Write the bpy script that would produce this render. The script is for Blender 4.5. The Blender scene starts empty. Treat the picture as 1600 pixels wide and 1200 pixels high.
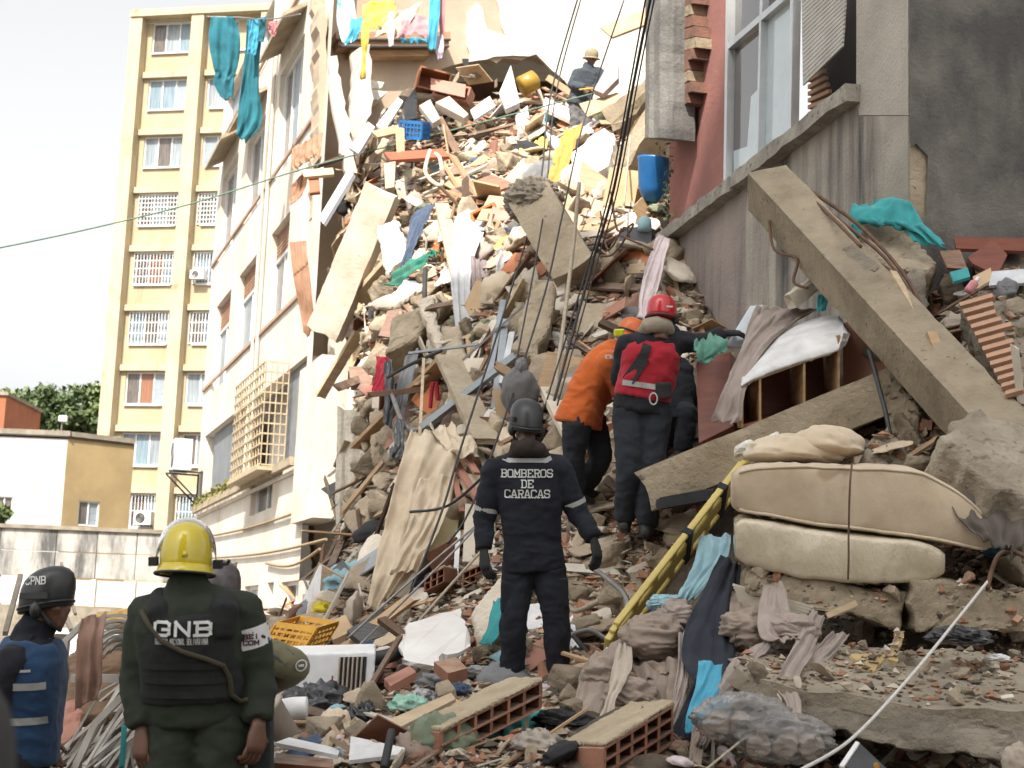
import bpy, bmesh, math, random
import numpy as np
from mathutils import Vector, Matrix
from mathutils.bvhtree import BVHTree
random.seed(7); RNG = np.random.default_rng(11)
SC = bpy.context.scene; COL = SC.collection
V = Vector
# ---------------------------------------------------------------- camera
F, CX, CY = 2560.0, 800.0, 600.0            # focal length and centre in pixels of the 1600x1200 photograph
PIT, ROL = math.radians(9.1), math.radians(2.3)
CAM = V((0, 0, 1.5))
FW = V((0, math.cos(PIT), math.sin(PIT))); _u = V((0, -math.sin(PIT), math.cos(PIT)))
RT = V((1, 0, 0))*math.cos(ROL) + _u*math.sin(ROL); UP = _u*math.cos(ROL) - V((1, 0, 0))*math.sin(ROL)
cam_d = bpy.data.cameras.new('camera'); cam = bpy.data.objects.new('camera', cam_d); COL.objects.link(cam)
cam_d.sensor_fit = 'HORIZONTAL'; cam_d.sensor_width = 36; cam_d.lens = F/1600*36
cam_d.clip_start = 0.1; cam_d.clip_end = 3000
cam_d.dof.use_dof = True; cam_d.dof.focus_distance = 10.8; cam_d.dof.aperture_fstop = 5.0
m = Matrix.Identity(4)
for i in range(3):
    m[i][0] = RT[i]; m[i][1] = UP[i]; m[i][2] = -FW[i]; m[i][3] = CAM[i]
cam.matrix_world = m; SC.camera = cam
# ---------------------------------------------------------------- sky, sun, exposure
SUN_AZ, SUN_EL = math.radians(199), math.radians(50)      # azimuth clockwise from +Y (north); the sun stands behind and left
w = bpy.data.worlds.new('World'); SC.world = w; w.use_nodes = True
nt = w.node_tree; bg = nt.nodes['Background']
sky = nt.nodes.new('ShaderNodeTexSky'); sky.sky_type = 'NISHITA'; sky.sun_disc = False
sky.sun_elevation = SUN_EL; sky.sun_rotation = SUN_AZ; sky.dust_density = 4.2; sky.air_density = 1.2; sky.ozone_density = 0.4
hs = nt.nodes.new('ShaderNodeHueSaturation'); hs.inputs['Saturation'].default_value = 0.06
nt.links.new(sky.outputs[0], hs.inputs['Color']); nt.links.new(hs.outputs[0], bg.inputs[0])
bg.inputs[1].default_value = 0.15
sd = bpy.data.lights.new('sun', 'SUN'); sd.energy = 5.0; sd.angle = math.radians(0.5); sd.color = (1, 0.94, 0.84)
sun = bpy.data.objects.new('sun', sd); COL.objects.link(sun)
SUNV = V((math.sin(SUN_AZ)*math.cos(SUN_EL), math.cos(SUN_AZ)*math.cos(SUN_EL), math.sin(SUN_EL)))
sun.rotation_euler = (-SUNV).to_track_quat('-Z', 'Y').to_euler(); sun.location = (-8, -20, 40)
vs = SC.view_settings; vs.view_transform = 'Standard'; vs.look = 'None'; vs.gamma = 1; vs.use_curve_mapping = False
vs.exposure = 0.82
# ---------------------------------------------------------------- geometry helpers
def ray(px, py): return FW + RT*((px-CX)/F) + UP*((CY-py)/F)
def P(px, py, d): return CAM + ray(px, py)*d           # the place in the world seen at a pixel, d metres ahead
def proj(p):
    q = V(p)-CAM; d = q.dot(FW); return (CX+q.dot(RT)/d*F, CY-q.dot(UP)/d*F, d)
def onplane(px, py, p0, n):
    r = ray(px, py); return CAM + r*((V(p0)-CAM).dot(n)/r.dot(n))
def hdir(px, py):
    r = ray(px, py); r.z = 0; return r.normalized()
def lin(r, g, b):
    f = lambda c: c/12.92 if c <= .04045 else ((c+.055)/1.055)**2.4
    return (f(r/255), f(g/255), f(b/255))

def _hash(i, j, k, s):
    h = (i*374761393 + j*668265263 + k*2147483647 + s*1274126177) & 0xffffffff
    h = ((h ^ (h >> 13))*1274126177) & 0xffffffff
    return ((h ^ (h >> 16)) & 0xffff)/65535.0
def vn(p, s=0):                                          # smooth value noise, p is (...,3), result -1..1
    p = np.asarray(p, float); i = np.floor(p).astype(np.int64); f = p-i; f = f*f*(3-2*f); r = 0
    for a in (0, 1):
        for b in (0, 1):
            for c in (0, 1):
                wgt = (f[..., 0] if a else 1-f[..., 0])*(f[..., 1] if b else 1-f[..., 1])*(f[..., 2] if c else 1-f[..., 2])
                r = r + wgt*_hash(i[..., 0]+a, i[..., 1]+b, i[..., 2]+c, s)
    return r*2-1
def fbm(p, s=0, o=4):
    p = np.asarray(p, float); r = 0; a = .5
    for k in range(o): r = r+a*vn(p*2**k, s+k*7); a *= .5
    return r
def ridge(p, s=0, o=3):
    p = np.asarray(p, float); r = 0; a = .5
    for k in range(o): r = r+a*(1-2*np.abs(vn(p*2**k, s+k*7))); a *= .5
    return r

class B:                                                 # collects faces for ONE mesh
    def __init__(s): s.v = []; s.f = []
    def add(s, vs, fs):
        o = len(s.v); s.v.extend([tuple(x) for x in vs]); s.f.extend([tuple(i+o for i in f) for f in fs]); return s
    def box(s, c, ax, ay, az):                           # centre and three half axes
        c, ax, ay, az = V(c), V(ax), V(ay), V(az)
        vs = [c+ax*i+ay*j+az*k for k in (-1, 1) for (i, j) in ((-1, -1), (1, -1), (1, 1), (-1, 1))]
        return s.add(vs, [(3, 2, 1, 0), (4, 5, 6, 7), (0, 1, 5, 4), (1, 2, 6, 5), (2, 3, 7, 6), (3, 0, 4, 7)])
    def bx(s, x0, x1, y0, y1, z0, z1):
        return s.box(((x0+x1)/2, (y0+y1)/2, (z0+z1)/2), ((x1-x0)/2, 0, 0), (0, (y1-y0)/2, 0), (0, 0, (z1-z0)/2))
    def bar(s, p, q, w, h=None, up=(0, 0, 1)):
        p, q = V(p), V(q); d = (q-p); L = d.length; d.normalize(); up = V(up)
        if abs(d.dot(up)) > .95: up = V((0, 1, 0))
        a = d.cross(up).normalized(); b = a.cross(d)
        return s.box((p+q)/2, d*L/2, a*w/2, b*(h or w)/2)
    def tube(s, pts, r, n=6, cap=True):
        pts = [V(p) for p in pts]; k = len(pts); rs = r if hasattr(r, '__len__') else [r]*k
        t = [(pts[min(i+1, k-1)]-pts[max(i-1, 0)]).normalized() for i in range(k)]
        a = t[0].orthogonal().normalized(); rings = []
        for i in range(k):
            a = (a-t[i]*a.dot(t[i])); a = a.normalized() if a.length > 1e-6 else t[i].orthogonal().normalized()
            b = t[i].cross(a)
            rings.append([pts[i]+(a*math.cos(2*math.pi*j/n)+b*math.sin(2*math.pi*j/n))*rs[i] for j in range(n)])
        return s.loft(rings, cap)
    def loft(s, rings, cap=True):
        n = len(rings[0]); k = len(rings); vs = [p for r in rings for p in r]
        fs = [(i*n+j, i*n+(j+1) % n, (i+1)*n+(j+1) % n, (i+1)*n+j) for i in range(k-1) for j in range(n)]
        if cap: fs += [tuple(range(n-1, -1, -1)), tuple((k-1)*n+j for j in range(n))]
        return s.add(vs, fs)
    def lathe(s, c, prof, n=24, axis=(0, 0, 1), sx=1, sy=1):   # prof: (radius, height)
        az = V(axis).normalized(); ax = az.orthogonal().normalized() if abs(az.z) < .999 else V((1, 0, 0)); ay = az.cross(ax); c = V(c)
        return s.loft([[c+ax*(math.cos(2*math.pi*j/n)*r*sx)+ay*(math.sin(2*math.pi*j/n)*r*sy)+az*h for j in range(n)] for r, h in prof])
    def prism(s, pts, th):                               # polygon of 3-D points pushed along th
        pts = [V(p) for p in pts]; n = len(pts); th = V(th)
        return s.add(pts+[p+th for p in pts], [tuple(range(n-1, -1, -1)), tuple(range(n, 2*n))]+[(i, (i+1) % n, n+(i+1) % n, n+i) for i in range(n)])
    def quads(s, G, closed=False):                       # G (r,c,3) array
        G = np.asarray(G); r, c = G.shape[:2]
        i, j = np.meshgrid(np.arange(r-1), np.arange(c-1), indexing='ij'); a = (i*c+j).ravel()
        return s.add(G.reshape(-1, 3).tolist(), np.stack([a, a+1, a+c+1, a+c], 1).tolist())
    def sheet(s, G, th=.006):                            # a cloth: two faces and a hem
        G = np.asarray(G, float); du = np.gradient(G, axis=1); dv = np.gradient(G, axis=0); n = np.cross(du, dv)
        n /= np.linalg.norm(n, axis=2, keepdims=True)+1e-9; H = G+n*th; r, c = G.shape[:2]
        idx = lambda i, j: i*c+j; N = r*c; o = len(s.v); fs = []
        for i in range(r-1):
            for j in range(c-1):
                q = (idx(i, j), idx(i, j+1), idx(i+1, j+1), idx(i+1, j)); fs.append(q); fs.append(tuple(N+k for k in q[::-1]))
        bd = [idx(0, j) for j in range(c)]+[idx(i, c-1) for i in range(1, r)]+[idx(r-1, j) for j in range(c-2, -1, -1)]+[idx(i, 0) for i in range(r-2, 0, -1)]
        for a, b in zip(bd, bd[1:]+bd[:1]): fs.append((b, a, N+a, N+b))
        return s.add(np.concatenate([G.reshape(-1, 3), H.reshape(-1, 3)]).tolist(), fs)
ORG = {}
def tag(o, label=None, cat=None, group=None, kind=None):
    if cat and not kind: kind = 'thing'
    for k, x in (('label', label), ('category', cat), ('group', group), ('kind', kind)):
        if x: o[k] = x
    return o
def mesh(name, v, f, mat, smooth=False):
    me = bpy.data.meshes.new(name); me.from_pydata([tuple(x) for x in v], [], f)
    if mat: me.materials.append(mat)
    if smooth: me.shade_smooth()
    return me
def mk(name, b, mat, parent=None, label=None, cat=None, group=None, kind=None, smooth=False, origin=None):
    if not len(b.v): return None
    v = np.array(b.v, float)
    if parent is not None: org = np.array(ORG[parent])
    else: org = np.array(origin) if origin is not None else np.array([v[:, 0].mean(), v[:, 1].mean(), v[:, 2].min()])
    me = mesh(name, v-org, b.f, mat, smooth)
    o = bpy.data.objects.new(name, me); COL.objects.link(o)
    if parent is not None: o.parent = parent
    else: o.location = org
    ORG[o] = tuple(org); return tag(o, label, cat, group, kind)
def empty(name, loc, label, cat, group=None, kind=None):
    o = bpy.data.objects.new(name, None); COL.objects.link(o); o.location = loc; o.empty_display_size = .2
    ORG[o] = tuple(loc); return tag(o, label, cat, group, kind)
def copy_tree(o, parent=None):
    c = o.copy(); COL.objects.link(c); c.parent = parent
    for ch in o.children: copy_tree(ch, c)
    return c
def remesh(b, vox, it=4, fac=.5):                        # closed union of the shapes in b, smoothed
    me = bpy.data.meshes.new('t'); me.from_pydata(b.v, [], b.f); o = bpy.data.objects.new('t', me); COL.objects.link(o)
    r = o.modifiers.new('r', 'REMESH'); r.mode = 'VOXEL'; r.voxel_size = vox
    if it: q = o.modifiers.new('s', 'SMOOTH'); q.iterations = it; q.factor = fac
    dg = bpy.context.evaluated_depsgraph_get(); ev = o.evaluated_get(dg); m2 = ev.to_mesh()
    v = np.empty(len(m2.vertices)*3); m2.vertices.foreach_get('co', v); nn = np.empty(len(m2.vertices)*3); m2.vertices.foreach_get('normal', nn)
    f = [tuple(p.vertices) for p in m2.polygons]; ev.to_mesh_clear(); bpy.data.objects.remove(o); bpy.data.meshes.remove(me)
    out = B(); out.v = v.reshape(-1, 3); out.f = f; out.n = nn.reshape(-1, 3); return out
# ---------------------------------------------------------------- materials
MATS = {}
def mat(name, c, c2=None, scale=6, rough=.85, bump=.3, bscale=40, metal=0, mixlo=.35, mixhi=.65, dust=0, vary=.0, stretch=(1, 1, 1), spots=None, coat=0, trans=0, sheen=0, weave=0, dcol=(.42, .35, .26), streak=None):
    if name in MATS: return MATS[name]
    M = bpy.data.materials.new(name); M.use_nodes = True; N = M.node_tree.nodes; L = M.node_tree.links; bs = N['Principled BSDF']
    bs.inputs['Roughness'].default_value = rough; bs.inputs['Metallic'].default_value = metal
    if coat: bs.inputs['Coat Weight'].default_value = coat
    if trans: bs.inputs['Transmission Weight'].default_value = trans
    if sheen: bs.inputs['Sheen Weight'].default_value = sheen
    geo = N.new('ShaderNodeNewGeometry'); mp = N.new('ShaderNodeMapping'); L.new(geo.outputs['Position'], mp.inputs[0]); mp.inputs['Scale'].default_value = stretch
    def noise(sc, det=5, ro=.6, src=None):
        n = N.new('ShaderNodeTexNoise'); n.inputs['Scale'].default_value = sc; n.inputs['Detail'].default_value = det; n.inputs['Roughness'].default_value = ro
        L.new((src or mp).outputs[0], n.inputs['Vector']); return n
    def ramp(a, lo, hi):
        r = N.new('ShaderNodeMapRange'); r.inputs[1].default_value = lo; r.inputs[2].default_value = hi; L.new(a, r.inputs[0]); return r.outputs[0]
    def mix(fac, a, b):
        x = N.new('ShaderNodeMix'); x.data_type = 'RGBA'
        for sk, val in ((x.inputs[6], a), (x.inputs[7], b)):
            if isinstance(val, tuple): sk.default_value = (*val, 1)
            else: L.new(val, sk)
        if isinstance(fac, float): x.inputs[0].default_value = fac
        else: L.new(fac, x.inputs[0])
        return x.outputs[2]
    c2 = c2 or tuple(x*.8 for x in c)
    col = mix(ramp(noise(scale).outputs[0], mixlo, mixhi), c, c2)
    if spots: col = mix(ramp(noise(spots[1], 3, .7, geo).outputs[0], spots[2], spots[2]+.06), col, spots[0])
    if streak:                                            # vertical run marks: colour, scale, threshold
        m2 = N.new('ShaderNodeMapping'); L.new(geo.outputs['Position'], m2.inputs[0]); m2.inputs['Scale'].default_value = (1, 1, streak[3] if len(streak) > 3 else .12)
        col = mix(ramp(noise(streak[1], 6, .65, m2).outputs[0], streak[2], streak[2]+.22), col, streak[0])
    if dust:
        sp = N.new('ShaderNodeSeparateXYZ'); L.new(geo.outputs['Normal'], sp.inputs[0])
        dn = N.new('ShaderNodeMath'); dn.operation = 'MULTIPLY'; L.new(ramp(sp.outputs[2], .1, .9), dn.inputs[0]); L.new(ramp(noise(9, 4).outputs[0], .3, .62), dn.inputs[1])
        d2 = N.new('ShaderNodeMath'); d2.operation = 'MULTIPLY'; L.new(dn.outputs[0], d2.inputs[0]); d2.inputs[1].default_value = dust
        col = mix(d2.outputs[0], col, dcol)
    if vary:
        oi = N.new('ShaderNodeObjectInfo'); h = N.new('ShaderNodeHueSaturation'); L.new(col, h.inputs['Color']); L.new(ramp(oi.outputs['Random'], 0, 1), h.inputs['Value'])
        r = h.inputs['Value'].links[0].from_node; r.inputs[3].default_value = 1-vary; r.inputs[4].default_value = 1+vary; col = h.outputs[0]
    L.new(col, bs.inputs['Base Color'])
    if bump:
        bn = noise(bscale, 6, .65); hgt = bn.outputs[0]
        if weave:
            wv = N.new('ShaderNodeTexWave'); wv.inputs['Scale'].default_value = weave; wv.inputs['Distortion'].default_value = 2; L.new(geo.outputs['Position'], wv.inputs[0])
            ad = N.new('ShaderNodeMath'); L.new(hgt, ad.inputs[0]); L.new(wv.outputs[1], ad.inputs[1]); hgt = ad.outputs[0]
        bp = N.new('ShaderNodeBump'); bp.inputs['Strength'].default_value = bump; bp.inputs['Distance'].default_value = .4/bscale if bscale > 1 else .05
        L.new(hgt, bp.inputs['Height']); L.new(bp.outputs[0], bs.inputs['Normal'])
    MATS[name] = M; return M
def cloth(name, c, c2=None, rough=.95, **k):
    k.setdefault('sheen', .12 if max(c) > .08 else 0.0)
    return mat(name, c, c2 or tuple(x*.72 for x in c), scale=k.pop('scale', 5), rough=rough, bump=k.pop('bump', .35), bscale=k.pop('bscale', 60), sheen=k.pop('sheen', .15), **k)
def glassm(name, c=(.25, .3, .33), rough=.05):
    if name in MATS: return MATS[name]
    M = mat(name, c, tuple(x*.9 for x in c), rough=rough, bump=.02, bscale=2); b = M.node_tree.nodes['Principled BSDF']
    b.inputs['Specular IOR Level'].default_value = .9; b.inputs['Coat Weight'].default_value = .6; b.inputs['Coat Roughness'].default_value = .02; return M
DUST = (.40, .33, .24)
concrete = mat('concrete', (.31, .25, .17), (.19, .15, .10), 3, .92, 1, 22, spots=((.09, .07, .05), 14, .64), dust=.4, dcol=(.40, .34, .25))
concrete_pale = mat('concrete_pale', (.43, .355, .255), (.29, .23, .155), 2.6, .92, 1, 18, spots=((.14, .11, .08), 11, .65), dust=.35, dcol=(.48, .41, .31))
concrete_grey = mat('concrete_grey', (.29, .25, .195), (.18, .155, .12), 3, .95, 1, 26, spots=((.09, .08, .07), 35, .66))
plaster = mat('plaster', (.62, .55, .45), (.48, .41, .32), 2.5, .9, .45, 22, spots=((.3, .25, .18), 12, .68))
brick = mat('brick', (.33, .15, .09), (.24, .115, .075), 5, .92, .7, 40, dust=.7, vary=.2, dcol=DUST)
wood_brown = mat('wood_brown', (.19, .075, .04), (.12, .045, .025), 3, .55, .15, 60, stretch=(1, 1, 9), dust=.45, dcol=DUST)
wood_tan = mat('wood_tan', (.42, .27, .14), (.30, .18, .09), 3, .7, .25, 50, stretch=(1, 1, 7), dust=.4)
wood_pale = mat('wood_pale', (.55, .42, .27), (.42, .30, .18), 3, .75, .25, 50, stretch=(1, 1, 7), dust=.4)
steel = mat('steel', (.30, .29, .28), (.20, .19, .18), 8, .5, .1, 60, .6)
rust = mat('rust', (.16, .085, .05), (.09, .055, .04), 14, .9, .6, 80)
rubber = mat('rubber', (.018, .018, .02), (.03, .03, .03), 8, .6, .1, 60)
white_paint = mat('white_paint', (.78, .77, .74), (.66, .64, .60), 4, .5, .1, 50)
# ================================================================ ground and rubble mound
asphalt = mat('street_ground', (.16, .145, .12), (.10, .09, .078), 1.2, .95, .5, 20, spots=((.26, .22, .16), 3, .6))
mk('ground', B().add([(-900, -300, 0), (900, -300, 0), (900, 1500, 0), (-900, 1500, 0)], [(0, 1, 2, 3)]), asphalt, kind='structure', label='dusty grey street ground under the collapse')
CP = [(0, 1200, 9.5), (100, 1150, 9.8), (200, 1200, 9), (440, 1200, 8.5), (650, 1200, 7.6), (850, 1200, 7.3), (1050, 1200, 7.0), (1300, 1200, 7.0), (1600, 1200, 6.9),
 (440, 1100, 10), (650, 1100, 9), (850, 1075, 10.4), (1000, 1075, 9.3), (1200, 1100, 8.3), (1400, 1100, 8.2), (1600, 1100, 8.2),
 (440, 1000, 14), (620, 1000, 12.5), (750, 980, 11.8), (900, 980, 11.4), (1000, 950, 11.3), (1150, 950, 10.0), (1400, 950, 9.6), (1600, 950, 9.2),
 (460, 940, 20), (560, 930, 17), (680, 920, 14), (750, 900, 13), (930, 880, 12.2), (1000, 845, 12.2), (1080, 850, 12), (1180, 830, 11.0), (1400, 850, 10.4),
 (640, 760, 17), (700, 700, 16), (760, 700, 14.8), (880, 720, 13.8), (1050, 720, 13.2), (1200, 700, 12.2), (1350, 700, 11.4), (1500, 760, 10.4),
 (580, 640, 23), (640, 620, 19.5), (720, 600, 17), (850, 600, 16), (950, 560, 15.9), (540, 520, 25), (600, 480, 21.5), (700, 480, 18.8), (800, 480, 17.8), (900, 480, 17.2), (1000, 480, 16.8),
 (540, 400, 25.5), (620, 380, 22), (720, 380, 20.5), (820, 360, 19.5), (900, 380, 18.5), (1000, 400, 17.8), (540, 300, 26), (650, 300, 24), (760, 300, 23), (880, 300, 22), (980, 320, 20.3), (1035, 330, 19),
 (540, 230, 27), (650, 210, 26.8), (800, 200, 26.3), (900, 210, 25.8), (1000, 220, 24.5), (560, 160, 28), (700, 150, 28.2), (850, 160, 28.2), (960, 150, 27.5), (1060, 200, 25),
 (1090, 600, 14.5), (1180, 580, 14), (1280, 560, 13.4), (1065, 570, 16), (1120, 560, 15.5), (1450, 430, 11.9), (1600, 440, 11.2), (1550, 620, 10.6), (1300, 600, 12.4), (1700, 700, 10.2)]
_w = [P(*c) for c in CP]
_w += [V(p) for p in ((-3.2, 6.5, .0), (-3.4, 9, .3), (-1.3, 6.3, .05), (-1.2, 5.4, 0), (0, 5.2, .05), (1.5, 4.9, .05), (3.5, 4.7, .05), (5, 5, .2), (-5, 10, .1), (-6, 14, 0), (-6, 18, 0), (-6, 22, 0), (-5.5, 26, .1),
   (-3.2, 13, .7), (-4, 17, .8), (-4.3, 22, 1.0), (7, 8, 1.5), (8, 14, 3.4), (8, 20, 6), (8, 27, 9), (3.5, 30, 10), (-2, 30, 10), (-4.5, 31, 8), (1, 33, 10), (8, 33, 9), (-8, 8, 0), (-8, 30, 0), (-8, 20, 0))]
_X = np.array([[p.x, p.y] for p in _w]); _Z = np.array([max(p.z, 0) for p in _w])
def _tps(a, b):
    r = np.sqrt(((a[:, None]-b[None])**2).sum(-1))+1e-9; return r*r*np.log(r)
_n = len(_X); _K = _tps(_X, _X)+np.eye(_n)*.6; _Q = np.c_[np.ones(_n), _X]; _A = np.block([[_K, _Q], [_Q.T, np.zeros((3, 3))]])
_c = np.linalg.solve(_A, np.r_[_Z, 0, 0, 0])
GX, GY, GD = -8.0, 4.0, .1; NX, NY = 165, 300
_gx, _gy = np.meshgrid(GX+GD*np.arange(NX), GY+GD*np.arange(NY)); _pts = np.c_[_gx.ravel(), _gy.ravel()]
HG = (_tps(_pts, _X)@_c[:_n]+_c[_n]+_pts@_c[_n+1:]).reshape(NY, NX)
_p3 = np.stack([_gx, _gy, _gx*0], -1)
HG = HG+.26*fbm(_p3*1.1, 3)*np.clip(HG, 0, 1)+.12*ridge(_p3*2.7, 9, 2)*np.clip(HG, 0, 1)
_xe = -.083*_gy; _t = np.clip((_gx-(_xe-.55))/.70, 0, 1); _t = _t*_t*(3-2*_t)
_lo = np.clip(1.75-np.clip((-.145*_gy-_gx)/.5, 0, 1.7)+.25*fbm(_p3*.9, 5), .0, 2)   # foot of the heap west of the steep edge
_far = np.clip((_gy-12.5)/2, 0, 1)
HG = np.where(_gx < 9, np.minimum(HG, (_lo+.16*ridge(_p3*2.2, 4, 2)*np.clip(_lo, 0, 1))*(1-_t)+11*_t*1.0+(1-_far)*3), HG)
HG = HG-.10*np.clip(HG, 0, 1)-.30*np.clip((_gx-.6)/.6, 0, 1)*np.clip((12.2-_gy)/.8, 0, 1)
HG = np.clip(HG, -.05, 11)
def Hm(x, y):
    x = np.clip((np.asarray(x)-GX)/GD, 0, NX-1.001); y = np.clip((np.asarray(y)-GY)/GD, 0, NY-1.001); i = x.astype(int); j = y.astype(int); fx = x-i; fy = y-j
    return HG[j, i]*(1-fx)*(1-fy)+HG[j, i+1]*fx*(1-fy)+HG[j+1, i]*(1-fx)*fy+HG[j+1, i+1]*fx*fy
def hit(px, py, lift=0):                                  # where the line of sight through a pixel meets the mound
    r = np.array(ray(px, py)); d = np.arange(5, 31, .04); q = np.array(CAM)+d[:, None]*r
    k = np.nonzero(q[:, 2] < Hm(q[:, 0], q[:, 1]))[0]; d = d[k[0]] if len(k) else 28.
    return P(px, py, d)+V((0, 0, lift))
def depth(px, py): return (hit(px, py)-CAM).dot(FW)
def mnorm(p):
    e = .25; zx = float(Hm(p[0]+e, p[1])-Hm(p[0]-e, p[1]))/(2*e); zy = float(Hm(p[0], p[1]+e)-Hm(p[0], p[1]-e))/(2*e)
    return V((-zx, -zy, 1)).normalized()
_b = B(); _ii = np.stack([_gx, _gy, HG], -1); _b.quads(_ii)
soil_gap_shade = mat('rubble_soil_gap_shade', (.13, .10, .07), (.075, .057, .042), 7, .97, 1, 14, spots=((.24, .13, .08), 9, .60))  # soil tone with the shade of gaps between pieces darkened into its colour
mk('rubble_mound', _b, soil_gap_shade, kind='structure', label='slope of crushed concrete and brick dust under the debris', smooth=True, origin=(0, 0, 0))

# ================================================================ walls with openings
def wall_holes(b, o, u, n, U, Z, holes, t=.25):
    o, u, n = V(o), V(u), V(n); us = sorted({U[0], U[1], *[x for h in holes for x in h[:2]]}); zs = sorted({Z[0], Z[1], *[x for h in holes for x in h[2:]]})
    pt = lambda a, z, d=0: V((o.x, o.y, 0))+u*a+V((0, 0, z))-n*d
    for a0, a1 in zip(us, us[1:]):
        for z0, z1 in zip(zs, zs[1:]):
            ca, cz = (a0+a1)/2, (z0+z1)/2
            if any(h[0] < ca < h[1] and h[2] < cz < h[3] for h in holes): continue
            b.add([pt(a0, z0), pt(a1, z0), pt(a1, z1), pt(a0, z1)], [(0, 1, 2, 3)])
    for a0, a1, z0, z1 in holes:
        c = [(a0, z0), (a1, z0), (a1, z1), (a0, z1)]
        for k in range(4):
            p, q = c[k], c[(k+1) % 4]; b.add([pt(*p), pt(*q), pt(*q, t), pt(*p, t)], [(3, 2, 1, 0)])
    return b
def bar2(b, o, u, n, a0, a1, z0, z1, d0, d1):             # block on a wall: along, height, out from the wall
    o, u, n = V(o), V(u), V(n); c = V((o.x, o.y, 0))+u*(a0+a1)/2+V((0, 0, (z0+z1)/2))+n*(d0+d1)/2
    return b.box(c, u*(a1-a0)/2, n*(d1-d0)/2, V((0, 0, (z1-z0)/2)))
curt = [mat('curtain_pale', (.34, .36, .37), (.12, .16, .19), 5, .35, .2, 9, stretch=(6, 6, .2)), mat('curtain_blue', (.09, .15, .20), (.26, .32, .35), 6, .3, .2, 9, stretch=(6, 6, .2)),
        mat('curtain_dark', (.07, .065, .06), (.16, .13, .11), 4, .2, .1, 9, stretch=(4, 4, .4)), mat('blind_white', (.32, .35, .37), (.19, .23, .26), 12, .4, .3, 14, stretch=(.3, .3, 9)), mat('curtain_rust', (.30, .13, .07), (.16, .08, .05), 5, .4, .2, 9, stretch=(6, 6, .2))]
alu = mat('white_window_frame', (.74, .75, .75), (.66, .66, .66), 8, .4, .05, 50)
def window(par, o, u, n, r, panes, grille=0, rec=.14, fm=None):
    a0, a1, z0, z1 = r; f = B(); fw = min(.06, (a1-a0)*.06); fm = fm or alu
    for q in ((a0, a1, z0, z0+fw), (a0, a1, z1-fw, z1), (a0, a0+fw, z0+fw, z1-fw), (a1-fw, a1, z0+fw, z1-fw)): bar2(f, o, u, n, *q, -rec-.05, -rec+.05)
    k = len(panes)
    for i in range(1, k): x = a0+(a1-a0)*i/k; bar2(f, o, u, n, x-fw/2, x+fw/2, z0+fw, z1-fw, -rec-.04, -rec+.04)
    wn = mk('window', f, fm, par)
    for i, c in enumerate(panes):
        x0, x1 = a0+(a1-a0)*i/k, a0+(a1-a0)*(i+1)/k
        mk('pane', bar2(B(), o, u, n, x0+fw*.4, x1-fw*.4, z0+fw*.5, z1-fw*.5, -rec-.03, -rec+.0), c, wn)
    if grille:
        g = B(); m_ = max(4, int((a1-a0)/.16))
        for i in range(m_+1): x = a0+(a1-a0)*i/m_; bar2(g, o, u, n, x-.014, x+.014, z0, z1, .04, .07)
        for i in range(grille+1): z = z0+(z1-z0)*i/grille; bar2(g, o, u, n, a0-.02, a1+.02, z-.016, z+.016, .035, .075)
        mk('grille', g, alu, wn)
    return wn
def uz(px, py, o, u, n):
    p = onplane(px, py, o, n); return ((p-V(o)).dot(u), p.z)
def rect(px0, px1, py0, py1, o, u, n):
    xm, ym = (px0+px1)/2, (py0+py1)/2; a = sorted((uz(px0, ym, o, u, n)[0], uz(px1, ym, o, u, n)[0])); z = sorted((uz(xm, py0, o, u, n)[1], uz(xm, py1, o, u, n)[1])); return (a[0], a[1], z[0], z[1])

# ================================================================ yellow tower (79 m away)
yo = P(270, 400, 79); yu = V((math.cos(math.radians(13)), -math.sin(math.radians(13)), 0)); yn = V((yu.y, -yu.x, 0))
yellow = mat('yellow_paint', (.45, .375, .245), (.38, .31, .195), .5, .9, .2, 12, streak=((.22, .16, .09), 1.6, .56))
yellow_trim = mat('yellow_trim', (.50, .42, .285), (.43, .35, .225), .6, .9, .2, 12, streak=((.13, .105, .075), 1.2, .57, .5))
R1 = [(238, 300, 32, 83), (230, 293, 123, 172), (224, 287, 211, 262), (216, 281, 303, 355), (207, 274, 395, 447), (202, 268, 487, 540), (196, 262, 583, 632), (191, 256, 677, 727), (183, 248, 770, 822)]
R2 = [(331, 353, 28, 78), (323, 352, 118, 165), (317, 346, 207, 255), (310, 339, 300, 350), (302, 332, 392, 442), (296, 326, 485, 537), (290, 320, 580, 630), (284, 314, 675, 727), (275, 305, 770, 820)]
h1 = [rect(*r, yo, yu, yn) for r in R1]; h2 = [rect(*r, yo, yu, yn) for r in R2]
m1 = [np.mean([h[0] for h in h1]), np.mean([h[1] for h in h1])]; m2 = [np.mean([h[0] for h in h2]), np.mean([h[1] for h in h2])+.5]
zc = np.polyfit(range(9), [(h[2]+h[3])/2 for h in h1], 1); fl = [zc[1]+zc[0]*i for i in range(9)]
h1 = [(m1[0], m1[1], z-.78, z+.78) for z in fl]; h2 = [(m2[0], m2[1], z-.76, z+.76) for z in fl]
yl = uz(217, 60, yo, yu, yn)[0]; yr = m2[1]+2.0; ytop = uz(270, 36, yo, yu, yn)[1]
tower = empty('apartment_tower', V((yo.x, yo.y, 0)), 'tall yellow apartment tower with vertical pilasters and rows of barred windows', 'building')
b = wall_holes(B(), yo, yu, yn, (yl, yr), (0, ytop), h1+h2, .3); bar2(b, yo, yu, yn, yl, yr, 0, ytop-.1, -9, -.32)
mk('wall', b, yellow, tower)
ym = (m1[1]+m2[0])/2
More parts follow.
